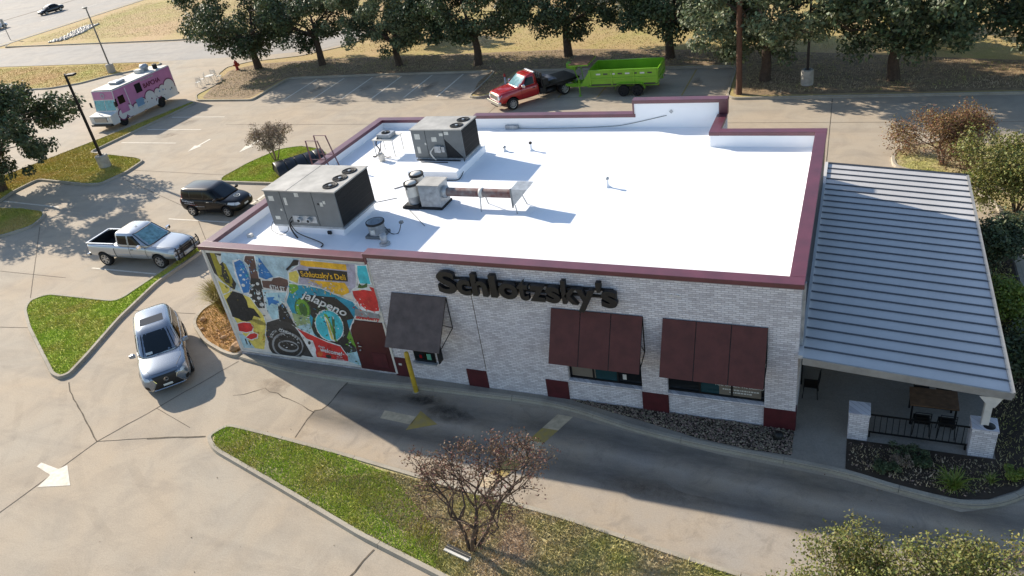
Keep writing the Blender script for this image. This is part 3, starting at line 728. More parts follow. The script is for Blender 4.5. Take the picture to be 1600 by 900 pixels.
# downpipe cover and painted wall shade at the canopy corner
MB().box(0.0, 0.31, 3.0, 0.09, 0.42, 5.05).build('downpipe', 'galv', bld)
MB().box(0.001, 0.44, 2.98, 0.03, DR, H2-0.16).build('wall_shade_strip', 'black_metal', bld)  # black strip paints in the shade on the side wall above the canopy
MB().box(0.003, 2.2, 0.1, 0.05, 3.2, 2.2).build('patio_door', 'dark_glass', bld); MB().box(0.003, 5.2, 0.9, 0.04, 7.6, 2.2).build('patio_window', 'dark_glass', bld)

# ------------------------------------------------------------------ mural
mur = thing('mural', 'collage mural of cactus, crow, record, jalapeno and strawberry on the drive-through wall', 'mural', (0, 0, 0))
MB().prism([(-20.82, 0.33), (-15.2, 0.33), (-15.2, 2.44), (-13.64, 2.44), (-13.64, 4.88), (-20.82, 4.88)], 'y', -0.02, -0.001).build('panel', 'white_paint', mur)
MB().prism([(-20.9, 0.27), (-15.22, 0.27), (-15.22, 0.34), (-20.9, 0.34)], 'y', -0.05, -0.02).build('bottom_rail', 'white_paint', mur)
MB().box(-20.92, -0.05, 0.34, -20.82, -0.001, 4.9).build('edge_rail', 'white_paint', mur)
PC = dict(sky='#a9c6d4', dark='#23221f', olive='#9a8f1c', straw='#d8c65a', white='#d9dcdc', blue='#1f73b8', brown='#5d4038', pale='#a8cdd8', black='#0d0d0d', red='#cb1d1a', charcoal='#2b2b2b', greyc='#8a8d90', teal='#0d8eac', leaf='#6ba127', leafd='#35601f', leafp='#93a976', cyan='#35bccb', orange='#cf5a22', lilac='#aaa5b8', yellow='#e8b112')
for k, v in PC.items():
    n = NT('print_'+k, 0.6); c = srgb(v)
    a = n.mix(n.rng(n.noise(2.4, 7, 0.7), 0.3, 0.7), tuple(x*.55+.01 for x in c), tuple(min(1, x*1.2+.02) for x in c))
    a = n.mix(n.rng(n.noise(9, 6, 0.75, dist=2.0), 0.50, 0.72, 0, .5), a, tuple(x*.35 for x in c))
    a = n.mix(n.rng(n.noise(13, 5, 0.75, vec=n.mapping((1, 1, .4), loc=(3, 7, 2)), dist=1.5), 0.58, 0.74, 0, .25), a, tuple(x*.5+.42 for x in c))
    n.base(a)
MURAL = [('sky', [(-20.01,4.84),(-17.81,4.84),(-16.47,4.84),(-16.78,3.95),(-17.33,3.72),(-17.97,3.91),(-18.61,3.86),(-19.59,2.83),(-19.75,3.1),(-20.04,3.23),(-20.25,4.28)]),
 ('dark', [(-20.79,4.78),(-20.03,4.79),(-20.11,4.68),(-20.33,4.73),(-20.34,4.3),(-20.11,4.44),(-19.86,3.5),(-20.04,3.23),(-20.25,3.31),(-20.6,3.72),(-20.76,3.9)]),
 ('olive', [(-20.58,4.79),(-20.37,4.78),(-20.29,4.18),(-20.4,3.86),(-20.37,3.52),(-20.18,3.47),(-20.1,3.76),(-20.13,4.41),(-20.01,4.35),(-19.94,3.81),(-20.01,3.55),(-20.25,3.31),(-20.37,3.36),(-20.63,3.72)]),
 ('straw', [(-20.73,3.58),(-20.47,3.45),(-20.27,3.28),(-20.39,3.07),(-20.47,2.71),(-20.74,2.82)]),
 ('white', [(-19.63,4.53),(-19.19,4.64),(-19.13,3.97),(-19.2,3.12),(-19.51,3.03),(-19.75,3.1),(-19.76,3.92)]),
 ('blue', [(-19.57,4.45),(-19.24,4.59),(-19.12,4.48),(-19.08,3.94),(-19.16,3.56),(-19.39,3.17),(-19.68,3.11),(-19.65,4.02)]),
 ('brown', [(-18.91,4.77),(-18.51,4.79),(-18.66,3.82),(-19.06,3.73),(-18.93,4.38),(-19.06,4.55)]),
 ('blue', [(-18.31,4.76),(-18.13,4.35),(-17.95,3.97),(-18.33,3.82),(-18.62,3.92),(-18.46,4.41)]),
 ('dark', [(-19.06,3.82),(-18.62,3.83),(-18.54,3.74),(-18.83,2.52),(-19.32,2.47),(-19.44,3.04),(-19.21,3.44)]),
 ('white', [(-18.74,3.57),(-18.8,3.53),(-18.87,3.53),(-18.9,3.57),(-18.88,3.62),(-18.83,3.66),(-18.76,3.66),(-18.73,3.62)]),
 ('white', [(-19.02,3.49),(-19.07,3.46),(-19.13,3.45),(-19.16,3.49),(-19.14,3.53),(-19.09,3.56),(-19.04,3.56),(-19.01,3.53)]),
 ('white', [(-19.12,3.32),(-19.17,3.29),(-19.23,3.28),(-19.26,3.32),(-19.25,3.37),(-19.19,3.4),(-19.13,3.4),(-19.1,3.37)]),
 ('white', [(-18.85,3.15),(-18.93,3.09),(-19.01,3.09),(-19.06,3.14),(-19.04,3.21),(-18.96,3.26),(-18.88,3.26),(-18.83,3.22)]),
 ('white', [(-19.29,3.02),(-19.36,2.97),(-19.43,2.97),(-19.46,3.01),(-19.45,3.07),(-19.38,3.11),(-19.31,3.11),(-19.27,3.07)]),
 ('white', [(-18.92,2.92),(-18.99,2.88),(-19.06,2.88),(-19.1,2.92),(-19.08,2.98),(-19.01,3.03),(-18.94,3.03),(-18.9,2.99)]),
 ('white', [(-19.24,2.78),(-19.29,2.74),(-19.34,2.74),(-19.37,2.77),(-19.36,2.82),(-19.31,2.85),(-19.25,2.85),(-19.22,2.82)]),
 ('white', [(-18.88,2.64),(-18.96,2.58),(-19.05,2.58),(-19.09,2.63),(-19.07,2.7),(-18.99,2.75),(-18.91,2.76),(-18.86,2.71)]),
 ('white', [(-19.44,3.89),(-19.48,3.86),(-19.53,3.86),(-19.56,3.89),(-19.55,3.93),(-19.5,3.95),(-19.45,3.95),(-19.42,3.93)]),
 ('white', [(-19.34,3.71),(-19.39,3.68),(-19.44,3.68),(-19.47,3.71),(-19.46,3.75),(-19.41,3.78),(-19.35,3.78),(-19.32,3.75)]),
 ('white', [(-19.46,3.44),(-19.52,3.4),(-19.59,3.4),(-19.63,3.44),(-19.61,3.5),(-19.55,3.54),(-19.48,3.54),(-19.44,3.5)]),
 ('brown', [(-18.55,3.77),(-18.09,3.78),(-17.97,3.91),(-17.66,3.98),(-17.33,3.9),(-17.35,3.72),(-17.59,3.37),(-18.6,3.46)]),
 ('pale', [(-18.67,3.36),(-17.6,3.33),(-17.82,2.88),(-18.12,2.72),(-18.27,2.58),(-18.83,2.52)]),
 ('pale', [(-18.59,3.24),(-17.57,3.34),(-17.87,2.88),(-18.21,2.65),(-18.39,2.09),(-18.71,1.96),(-18.82,2.46)]),
 ('blue', [(-18.6,3.02),(-18.21,3.09),(-18.33,2.96),(-18.06,2.89),(-18.22,2.71),(-18.46,2.78),(-18.65,2.64)]),
 ('straw', [(-20.74,2.91),(-20.22,3.15),(-19.65,3.02),(-19.44,2.94),(-19.25,2.48),(-19.1,2.17),(-19.13,1.71),(-19.33,1.22),(-19.7,0.48),(-20.19,0.48),(-20.45,0.81),(-20.58,1.61),(-20.68,2.13)]),
 ('black', [(-20.68,2.72),(-20.46,2.91),(-20.18,3.16),(-19.73,3.07),(-19.65,2.76),(-19.7,2.47),(-19.44,2.43),(-19.26,2.02),(-19.58,2.09),(-19.77,1.87),(-20.06,1.77),(-20.3,1.78),(-20.4,1.86),(-20.7,1.93),(-20.67,2.33)]),
 ('red', [(-20.58,1.61),(-20.22,1.72),(-19.9,1.72),(-19.84,1.53),(-19.98,1.34),(-20.27,1.24),(-20.65,1.26)]),
 ('red', [(-20.41,0.98),(-20.11,1.19),(-19.88,1.25),(-19.76,1.2),(-19.85,1.05),(-20.19,0.9)]),
 ('pale', [(-20.73,1.12),(-20.45,1.06),(-20.16,0.49),(-20.75,0.43)]),
 ('dark', [(-20.52,0.9),(-20.44,0.91),(-20.46,0.63),(-20.52,0.62)]),
 ('dark', [(-20.37,0.82),(-20.31,0.82),(-20.29,0.62),(-20.35,0.61)]),
 ('charcoal', [(-19.05,1.85),(-18.39,2.09),(-17.7,1.97),(-17.66,1.72),(-17.34,0.42),(-19.33,0.5),(-19.33,1.22)]),
 ('black', [(-18.22,2.65),(-17.94,2.85),(-17.86,2.62),(-17.73,1.91),(-18.37,2.06)]),
 ('black', [(-17.58,0.78),(-17.74,0.57),(-17.96,0.37),(-18.22,0.22),(-18.5,0.13),(-18.77,0.09),(-19.02,0.12),(-19.22,0.22),(-19.35,0.37),(-19.41,0.56),(-19.38,0.78),(-19.28,1.01),(-19.11,1.23),(-18.88,1.41),(-18.62,1.55),(-18.35,1.64),(-18.09,1.67),(-17.85,1.64),(-17.66,1.54),(-17.53,1.4),(-17.47,1.21),(-17.49,1)]),
 ('greyc', [(-17.72,0.77),(-17.85,0.59),(-18.03,0.43),(-18.24,0.31),(-18.47,0.23),(-18.7,0.21),(-18.9,0.23),(-19.07,0.31),(-19.18,0.43),(-19.23,0.59),(-19.21,0.77),(-19.13,0.96),(-18.99,1.14),(-18.8,1.29),(-18.59,1.4),(-18.36,1.48),(-18.14,1.5),(-17.95,1.47),(-17.79,1.39),(-17.68,1.27),(-17.63,1.12),(-17.64,0.95)]),
 ('black', [(-17.78,0.76),(-17.9,0.61),(-18.06,0.47),(-18.25,0.36),(-18.45,0.3),(-18.65,0.27),(-18.83,0.3),(-18.98,0.36),(-19.08,0.47),(-19.13,0.61),(-19.11,0.77),(-19.04,0.93),(-18.92,1.09),(-18.75,1.22),(-18.56,1.32),(-18.36,1.39),(-18.17,1.41),(-17.99,1.38),(-17.85,1.31),(-17.75,1.21),(-17.71,1.08),(-17.72,0.92)]),
 ('greyc', [(-17.92,0.78),(-18.01,0.67),(-18.17,0.58),(-18.36,0.53),(-18.56,0.53),(-18.74,0.56),(-18.86,0.64),(-18.91,0.74),(-18.89,0.85),(-18.79,0.96),(-18.63,1.04),(-18.44,1.09),(-18.25,1.1),(-18.07,1.06),(-17.95,0.99),(-17.9,0.89)]),
 ('black', [(-17.96,0.8),(-18.03,0.73),(-18.16,0.67),(-18.32,0.64),(-18.49,0.64),(-18.64,0.66),(-18.75,0.72),(-18.81,0.79),(-18.8,0.87),(-18.73,0.94),(-18.6,1),(-18.44,1.03),(-18.27,1.03),(-18.12,1),(-18.01,0.95),(-17.95,0.88)]),
 ('teal', [(-17.31,3.73),(-16.88,3.74),(-16.44,3.7),(-15.96,3.66),(-15.47,3.47),(-15.18,3.36),(-14.74,3.22),(-14.49,2.79),(-14.8,2.64),(-15.19,2.07),(-15.64,1.3),(-16.28,1.07),(-16.84,1.15),(-17.21,1.78),(-17.62,2.31),(-17.72,2.92),(-17.44,3.37)]),
 ('leaf', [(-17.31,3.73),(-16.94,3.74),(-16.95,3.55),(-17.32,3.29),(-17.44,3.37)]),
 ('black', [(-16.88,3.34),(-16.12,3.33),(-15.43,3.34),(-15.01,2.92),(-14.87,2.5),(-15.23,2.38),(-15.25,1.5),(-15.17,0.43),(-15.68,0.71),(-16.33,0.92),(-16.77,1.36),(-17,1.72),(-16.74,2.32),(-16.93,2.78)]),
 ('leafd', [(-16.7,2.83),(-16.73,2.61),(-16.83,2.4),(-16.98,2.25),(-17.15,2.18),(-17.31,2.21),(-17.42,2.33),(-17.46,2.52),(-17.43,2.74),(-17.32,2.95),(-17.18,3.1),(-17.01,3.17),(-16.86,3.14),(-16.75,3.02)]),
 ('leaf', [(-16.76,2.81),(-16.79,2.62),(-16.87,2.44),(-17,2.31),(-17.14,2.25),(-17.27,2.28),(-17.36,2.38),(-17.4,2.55),(-17.37,2.74),(-17.28,2.92),(-17.16,3.05),(-17.02,3.1),(-16.89,3.07),(-16.8,2.97)]),
 ('leafd', [(-16.87,2.73),(-16.9,2.54),(-16.99,2.4),(-17.11,2.35),(-17.21,2.42),(-17.25,2.57),(-17.22,2.76),(-17.12,2.9),(-17.01,2.95),(-16.91,2.88)]),
 ('leafp', [(-17.65,2.45),(-16.91,2.33),(-16.94,1.72),(-16.96,1.49),(-17.36,1.53),(-17.67,1.72)]),
 ('pale', [(-17.63,1.84),(-16.98,2.04),(-16.92,1.52),(-17.3,1.53)]),
 ('cyan', [(-15.5,2.41),(-15.47,2.22),(-15.5,2.01),(-15.59,1.8),(-15.72,1.61),(-15.9,1.46),(-16.1,1.38),(-16.29,1.35),(-16.47,1.4),(-16.61,1.52),(-16.69,1.68),(-16.72,1.88),(-16.68,2.1),(-16.59,2.31),(-16.44,2.49),(-16.27,2.63),(-16.08,2.71),(-15.89,2.73),(-15.71,2.68),(-15.58,2.57)]),
 ('leaf', [(-16.17,2.58),(-16.04,2.54),(-15.96,1.93),(-15.98,1.41),(-16.14,1.36),(-16.22,1.81)]),
 ('straw', [(-16.17,2.41),(-16.11,2.25),(-16.09,1.68),(-16.1,1.39),(-16.2,1.44)]),
 ('leafd', [(-15.86,2.5),(-15.77,2.34),(-15.99,1.46),(-16.08,1.45)]),
 ('red', [(-17.66,1.74),(-17.11,1.52),(-16.42,1.25),(-15.9,1.14),(-15.69,0.7),(-15.74,0.47),(-17.18,0.47),(-17.1,1.24),(-17.37,1.31)]),
 ('white', [(-17.67,1.71),(-17.62,1.63),(-17.37,1.31),(-17.1,1.24),(-17.09,0.83),(-17.26,0.46),(-17.36,0.47),(-17.55,1.25)]),
 ('orange', [(-16.83,0.66),(-16.89,0.57),(-16.97,0.51),(-17.05,0.49),(-17.1,0.54),(-17.1,0.63),(-17.04,0.72),(-16.96,0.78),(-16.88,0.79),(-16.83,0.75)]),
 ('dark', [(-16.47,0.55),(-16.55,0.49),(-16.65,0.48),(-16.72,0.53),(-16.72,0.6),(-16.65,0.66),(-16.54,0.67),(-16.47,0.62)]),
 ('dark', [(-17.23,1.13),(-17.28,1.06),(-17.33,1.03),(-17.37,1.05),(-17.37,1.11),(-17.33,1.18),(-17.27,1.21),(-17.23,1.19)]),
 ('dark', [(-15.6,0.57),(-15.63,0.51),(-15.68,0.48),(-15.71,0.5),(-15.71,0.56),(-15.68,0.62),(-15.63,0.65),(-15.6,0.63)]),
 ('pale', [(-15.65,1.02),(-15.2,1.02),(-15.19,0.27),(-15.71,0.46)]),
 ('dark', [(-15.84,1.13),(-15.22,1.19),(-15.23,0.98),(-15.62,0.87)]),
 ('leaf', [(-15.24,1.95),(-15.17,1.18),(-15.3,1.3),(-15.46,1.59)]),
 ('lilac', [(-17.17,4.22),(-16.56,4.58),(-16.52,4.78),(-14.18,4.78),(-14.29,4.22),(-14.44,3.8),(-14.7,3.61),(-15.05,3.46),(-15.45,3.51),(-15.94,3.7),(-16.41,3.78),(-16.94,3.76),(-17.25,3.91)]),
 ('black', [(-16.74,4.78),(-16.51,4.78),(-16.61,4.58),(-16.9,4.5),(-17.18,4.29),(-17.23,4.36),(-16.97,4.55)]),
 ('yellow', [(-16.46,4.78),(-15.7,4.78),(-14.54,4.75),(-14.58,4.51),(-15.84,4.55),(-16.24,4.54),(-16.5,4.59)]),
 ('yellow', [(-16.36,3.99),(-15.6,3.98),(-14.82,4),(-14.73,3.72),(-14.76,3.6),(-15.05,3.46),(-15.45,3.51),(-15.8,3.74)]),
 ('straw', [(-17.14,4.22),(-16.77,4.34),(-16.71,4.16),(-16.9,3.79),(-17.23,3.91)]),
 ('black', [(-16.2,4.48),(-15.44,4.49),(-14.58,4.47),(-14.67,4.06),(-15.59,4.04),(-16.33,4.05)]),
 ('white', [(-14.17,4.74),(-14.09,4.74),(-14.17,4.37),(-14.18,4),(-14.27,3.99),(-14.29,4.22)]),
 ('cyan', [(-14.09,4.74),(-13.73,4.77),(-13.75,4.04),(-14.18,4.03),(-14.19,4.37)]),
 ('white', [(-14.67,3.7),(-14.31,3.94),(-13.78,3.96),(-13.59,3.93),(-13.7,2.84),(-14.02,2.76),(-14.37,2.83),(-14.65,3.15)]),
 ('red', [(-14.6,3.68),(-14.12,3.78),(-13.79,3.76),(-13.84,3.93),(-13.67,3.9),(-13.65,3.33),(-13.7,2.95),(-13.95,2.9),(-14.27,2.97),(-14.52,3.21),(-14.61,3.47)]),
 ('leafd', [(-14.34,3.84),(-14.21,4.03),(-14.13,3.93),(-13.88,4.08),(-13.93,3.9),(-14.16,3.83)]),
 ('greyc', [(-14.71,2.95),(-14.3,2.89),(-13.79,2.81),(-13.73,2.65),(-14.28,2.56),(-14.8,2.64)])]

PN = dict(sky='sky_patch', dark='dark_patch', olive='cactus', straw='straw_patch', white='white_patch', blue='blue_patch', brown='brown_patch', pale='pale_poster', black='black_patch', red='red_patch', charcoal='charcoal_patch', greyc='grey_patch', teal='teal_patch', leaf='green_patch', leafd='green_patch', leafp='green_patch', cyan='cyan_patch', orange='orange_patch', lilac='lilac_patch', yellow='yellow_patch')
TORN = {'straw', 'charcoal', 'teal', 'lilac', 'red', 'pale', 'brown', 'cyan'}
for i, (c, p) in enumerate(MURAL):
    p = [(min(-13.66, max(-20.8, x)), min(4.86, max(.345, z))) for x, z in p]
    if c in TORN and len(p) > 4:
        rt_ = random.Random(i); q = offset_poly(p if area2(p) > 0 else p[::-1], -.04); e = []
        for a_, b_ in zip(q, q[1:]+q[:1]):
            for t_ in (0, .25, .5, .75): e.append((a_[0]+(b_[0]-a_[0])*t_+rt_.uniform(-.02, .02), a_[1]+(b_[1]-a_[1])*t_+rt_.uniform(-.02, .02)))
        e = [(min(-13.66, max(-20.8, x)), min(4.86, max(.345, z))) for x, z in e]
        MB().add([(x, -0.0213-0.0004*i, z) for x, z in e], [list(range(len(e)))]).build('torn_edge', 'print_white', mur)
    yf = -0.0215-0.0004*i
    b = MB(); b.add([(x, yf, z) for x, z in p], [list(range(len(p)))]); b.build(PN[c], 'print_'+c, mur)
def mtext(s, a, bnd, size, m, shear=0.0, off=0.0, y=-0.056, nm='mural_lettering'):
    dx, dz = bnd[0]-a[0], bnd[1]-a[1]; L = hypot(dx, dz)
    o = text_mesh(s, size, 0.002, nm, m, mur, Matrix.Identity(4), offset=off, shear=shear)
    w = max(v.co.x for v in o.data.vertices)-min(v.co.x for v in o.data.vertices)
    for v in o.data.vertices: v.co.x *= L/w
    o.data.transform(frame((a[0], y, a[1]), (dx, 0, dz), (-dz, 0, dx))); return o
mtext("Schlotzsky's Deli", (-16.62, 4.12), (-14.72, 4.12), 0.32, 'print_yellow', off=0.006)
MB().box(-16.7, -.0545, 4.07, -15.9, -.0540, 4.38).build('black_patch', 'print_black', mur)
mtext('jalapeno', (-16.92, 3.22), (-15.15, 2.52), 0.52, 'print_white', shear=0.35, off=0.008)
mtext('strawberry', (-14.78, 2.52), (-13.78, 2.52), 0.19, 'print_red', shear=0.2, off=0.008)
mtext('6TH ST', (-18.26, 3.46), (-17.58, 3.40), 0.26, 'print_white', off=0.006)
mtext('welcome!', (-16.90, 0.80), (-15.93, 0.70), 0.28, 'print_white', shear=0.25, off=0.006)
mtext('dogs', (-16.94, 0.99), (-16.64, 0.96), 0.15, 'print_white', shear=0.2)
mtext('on the', (-16.2, 0.61), (-15.95, 0.60), 0.10, 'print_white'); mtext('patio', (-16.24, 0.50), (-15.91, 0.49), 0.12, 'print_white')
STROKES = [(-18.4, 1.3, .9, .7, ('black', 'greyc', 'charcoal', 'white'), 70), (-18.9, 3.0, .3, .6, ('white', 'brown', 'black', 'pale'), 45), (-17.9, 2.7, .35, .5, ('white', 'blue', 'pale', 'greyc'), 50), (-16.0, 2.5, .75, .9, ('leaf', 'leafd', 'white', 'black', 'teal'), 70),
    (-19.9, 2.4, .35, .5, ('black', 'charcoal', 'dark'), 30), (-18.6, 4.3, 1.0, .35, ('white', 'pale', 'blue', 'sky'), 50), (-15.7, 3.75, 1.0, .25, ('lilac', 'straw', 'yellow', 'white'), 60), (-14.3, 3.05, .5, .4, ('red', 'white', 'orange'), 36), (-16.4, .8, .5, .3, ('red', 'orange', 'dark'), 14),
    (-15.5, 1.0, .3, .6, ('pale', 'dark', 'leaf', 'white'), 40), (-17.3, 3.2, .25, .5, ('teal', 'cyan', 'leaf', 'white'), 24), (-20.2, 3.7, .3, .7, ('olive', 'dark', 'leafd', 'straw'), 36), (-19.2, 3.9, .25, .6, ('blue', 'white', 'cyan'), 30), (-17.2, 2.0, .3, .5, ('leafp', 'white', 'leafd', 'pale'), 30), (-19.6, 1.2, .35, .5, ('straw', 'red', 'orange', 'olive'), 24)]
smb = {}
rs_ = random.Random(44)
for cx, cz, rx_, rz_, cols, n_ in STROKES:
    for k in range(n_):
        x = cx+rs_.gauss(0, .55)*rx_; z = cz+rs_.gauss(0, .55)*rz_
        if not (-20.75 < x < -13.7 and .4 < z < 4.82) or (x > -15.3 and z < 2.5): continue
        a = rs_.uniform(0, pi); L = rs_.uniform(.03, .17); w_ = rs_.uniform(.008, .035); dx, dz = cos(a)*L/2, sin(a)*L/2; ex, ez = -sin(a)*w_, cos(a)*w_
        smb.setdefault(cols[k % len(cols)], MB()).add([(x-dx, -.0515-.0003*(k % 5), z-dz), (x+ex*.8, -.0515-.0003*(k % 5), z+ez*.8), (x+dx, -.0515-.0003*(k % 5), z+dz), (x-ex, -.0515-.0003*(k % 5), z-ez)], [(0, 1, 2, 3)])
for k, v in smb.items(): o = v.build('brush_strokes', 'print_'+k, mur); o['kind'] = 'stuff'
arc = 'SOUTH CONGRESS'
for i, ch in enumerate(arc):
    if ch == ' ': continue
    a = R(152-i*(118/(len(arc)-1))); cx, cz, rr_ = -18.42, 0.84, 0.66
    text_mesh(ch, 0.17, 0.002, 'mural_lettering', 'print_white', mur, frame((cx+1.05*rr_*cos(a), -0.056, cz+rr_*sin(a)), (sin(a), 0, -cos(a)), (cos(a), 0, sin(a))), align='CENTER')
for k in range(5): MB().prism([(-19.9+0.9*k*0.1, 1.95-0.05*k), (-19.3+0.09*k, 1.92-0.05*k), (-19.3+0.09*k, 1.905-0.05*k), (-19.9+0.09*k, 1.935-0.05*k)], 'y', -0.053, -0.0525).build('grey_patch', 'print_charcoal', mur)

# ------------------------------------------------------------------ channel-letter sign
sign = thing('wall_sign', 'black channel-letter name sign high on the white brick wall', 'sign')
spec_ = [('S', -10.98, -10.31), ('c', -10.30, -9.80), ('h', -9.76, -9.22), ('l', -9.13, -8.90), ('o', -8.83, -8.19), ('t', -8.20, -7.83), ('z', -7.80, -7.28), ('s', -7.27, -6.80), ('k', -6.75, -6.24), ('y', -6.30, -5.70), ("'", -5.66, -5.50), ('s', -5.52, -5.03)]
for ch, a, b in spec_:
    o = text_mesh(ch, 1.08, 0.15, 'letter', 'sign_black', sign, Matrix.Identity(4), offset=0.036, res=5)
    xs = [v.co.x for v in o.data.vertices]; x0, x1 = min(xs), max(xs)
    for v in o.data.vertices: v.co.x = (v.co.x-x0)*(b-a)/(x1-x0)
    o.data.transform(frame((a, -0.19, 4.12), (1, 0, 0), (0, 0, 1)))
    bv = o.modifiers.new('bevel', 'BEVEL'); bv.width = 0.01; bv.segments = 1; bv.limit_method = 'ANGLE'
rail = MB(); rail.box(-10.9, -0.09, 4.3, -5.1, -0.0, 4.36); rail.box(-10.9, -0.09, 4.55, -5.2, -0.0, 4.6); rail.build('mounting_rail', 'sign_side', sign)

# ------------------------------------------------------------------ patio: canopy, brick pillars, railing, furniture
can = thing('patio_canopy', 'grey standing-seam metal canopy over the side patio', 'canopy')
CY0, CY1, CX0, CX1, CZ0, CZ1 = -0.15, 13.35, 0.12, 5.12, 2.92, 2.50
mat('seam_metal', '#c2c0be', 0.5, 0.0, var=(0.7, 0.12), spec=.35); mat('shaded_rib', '#5c5f66', 0.5, 0.2); mat('fascia', '#9b9a96', 0.5, 0.3, var=(3, 0.2))  # ribs coloured darker than the panels to paint shade along the seams
npan = 27; pw = (CY1-CY0)/npan
pm = MB()
pm.add([(CX0, 0, CZ0), (CX1, 0, CZ1), (CX1, pw-0.03, CZ1), (CX0, pw-0.03, CZ0), (CX0, 0, CZ0-0.03), (CX1, 0, CZ1-0.03), (CX1, pw-0.03, CZ1-0.03), (CX0, pw-0.03, CZ0-0.03)], [(0, 1, 2, 3), (7, 6, 5, 4), (0, 4, 5, 1), (1, 5, 6, 2), (2, 6, 7, 3), (3, 7, 4, 0)])
pm.add([(CX0, pw-0.03, CZ0+0.045), (CX1, pw-0.03, CZ1+0.045), (CX1, pw-0.002, CZ1+0.045), (CX0, pw-0.002, CZ0+0.045), (CX0, pw-0.03, CZ0-0.03), (CX1, pw-0.03, CZ1-0.03), (CX1, pw-0.002, CZ1-0.03), (CX0, pw-0.002, CZ0-0.03)], [(0, 1, 2, 3), (7, 6, 5, 4), (0, 4, 5, 1), (1, 5, 6, 2), (2, 6, 7, 3), (3, 7, 4, 0)], 1)
pme = pm.mesh('roof_panel', ['seam_metal', 'shaded_rib'])
for i in range(npan):
    o = bpy.data.objects.new('roof_panel', pme); col.objects.link(o); o.parent = can; o.location = (0, CY0+i*pw, 0)
MB().add([(CX0, CY0-0.05, CZ0+0.03), (CX1+0.05, CY0-0.05, CZ1+0.03), (CX1+0.05, CY0-0.002, CZ1+0.03), (CX0, CY0-0.002, CZ0+0.03), (CX0, CY0-0.05, CZ0-0.2), (CX1+0.05, CY0-0.05, CZ1-0.2), (CX1+0.05, CY0-0.002, CZ1-0.2), (CX0, CY0-0.002, CZ0-0.2)], [(0, 1, 2, 3), (7, 6, 5, 4), (0, 4, 5, 1), (1, 5, 6, 2), (2, 6, 7, 3), (3, 7, 4, 0)]).build('fascia', 'fascia', can)
MB().add([(CX0, CY1+0.002, CZ0+0.04), (CX1+0.05, CY1+0.002, CZ1+0.04), (CX1+0.05, CY1+0.05, CZ1+0.04), (CX0, CY1+0.05, CZ0+0.04), (CX0, CY1+0.002, CZ0-0.2), (CX1+0.05, CY1+0.002, CZ1-0.2), (CX1+0.05, CY1+0.05, CZ1-0.2), (CX0, CY1+0.05, CZ0-0.2)], [(0, 1, 2, 3), (7, 6, 5, 4), (0, 4, 5, 1), (1, 5, 6, 2), (2, 6, 7, 3), (3, 7, 4, 0)]).build('fascia', 'black_metal', can)
MB().box(CX1+0.002, CY0, CZ1-0.16, CX1+0.1, CY1, CZ1+0.02).build('gutter', 'fascia', can)
MB().box(0.0, CY0, CZ0-0.03, CX0, CY1, CZ0+0.07).build('wall_flashing', 'seam_metal', can)
for y in (CY0+0.36, 4.2, 8.6, CY1-0.3):
    MB().add([(CX0, y-0.06, CZ0-0.22), (CX1, y-0.06, CZ1-0.22), (CX1, y+0.06, CZ1-0.22), (CX0, y+0.06, CZ0-0.22), (CX0, y-0.06, CZ0-0.035), (CX1, y-0.06, CZ1-0.035), (CX1, y+0.06, CZ1-0.035), (CX0, y+0.06, CZ0-0.035)], [(0, 1, 2, 3), (7, 6, 5, 4), (0, 4, 5, 1), (1, 5, 6, 2), (2, 6, 7, 3), (3, 7, 4, 0)]).build('beam', 'fascia', can)
for y, z0 in ((0.21, 1.08), (4.2, 0.11), (8.6, 0.11), (CY1-0.3, 0.11)):
    MB().box(4.68, y-0.09, z0, 4.86, y+0.09, CZ1-0.15).build('post', 'white_paint' if y < 1 else 'black_metal', can, bevel=0.01)
MB().prism([(4.45, CZ1-0.22), (5.0, CZ1-0.2), (4.85, 1.95), (4.72, 1.95)], 'y', -0.14, -0.10).build('corner_gusset', 'white_paint', can)
for i, (a, b) in enumerate(((1.44, 1.97), (4.48, 5.08))):
    o = MB().box(a, -0.05, 0.05, b, 0.48, 1.03); o.box(a-0.02, -0.07, 1.03, b+0.02, 0.5, 1.10)
    o = o.build('brick_pillar', 'white_brick', bevel=0.01)
    tag(o, 'short white brick pillar beside the walkway, at the left end of the patio railing' if i == 0 else 'short white brick pillar with a round black cap under the canopy corner', 'pillar', 'patio pillars')
    if i: MB().lathe([(0.0, 0.02), (0.14, 0.02), (0.15, 0.0)], 20, (b-0.2, 0.12, 1.10), 'z').build('round_cap', 'black_metal', o, True)
rl = thing('patio_railing', 'low black metal railing between the two white brick pillars', 'railing', (0, 0, 0))
for z in (0.28, 0.92): MB().box(1.99, 0.15, z, 4.46, 0.19, z+0.035).build('rail', 'black_metal', rl)
bmesh_ = MB().box(-0.009, 0.161, 0.315, 0.009, 0.179, 0.92).mesh('baluster', 'black_metal')
for i in range(15):
    o = bpy.data.objects.new('baluster', bmesh_); col.objects.link(o); o.parent = rl; o.location = (2.12+i*0.158, 0, 0)
for x in (2.02, 4.43): MB().box(x-0.02, 0.15, 0.1, x+0.02, 0.19, 0.28).build('foot', 'black_metal', rl)
tb = thing('patio_table', 'wooden-topped patio table with black legs behind the railing', 'table', (3.65, 1.35, 0.11))
for i in range(5): MB().box(-0.62, -0.42+i*0.168, 0.72, 0.62, -0.42+i*0.168+0.16, 0.755).build('plank', 'wood', tb)
for sx in (-1, 1):
    for sy in (-1, 1): MB().box(sx*0.55-0.025, sy*0.36-0.025, 0, sx*0.55+0.025, sy*0.36+0.025, 0.68).build('leg', 'black_metal', tb)
MB().box(-0.58, -0.39, 0.68, 0.58, 0.39, 0.719).build('apron', 'black_metal', tb)
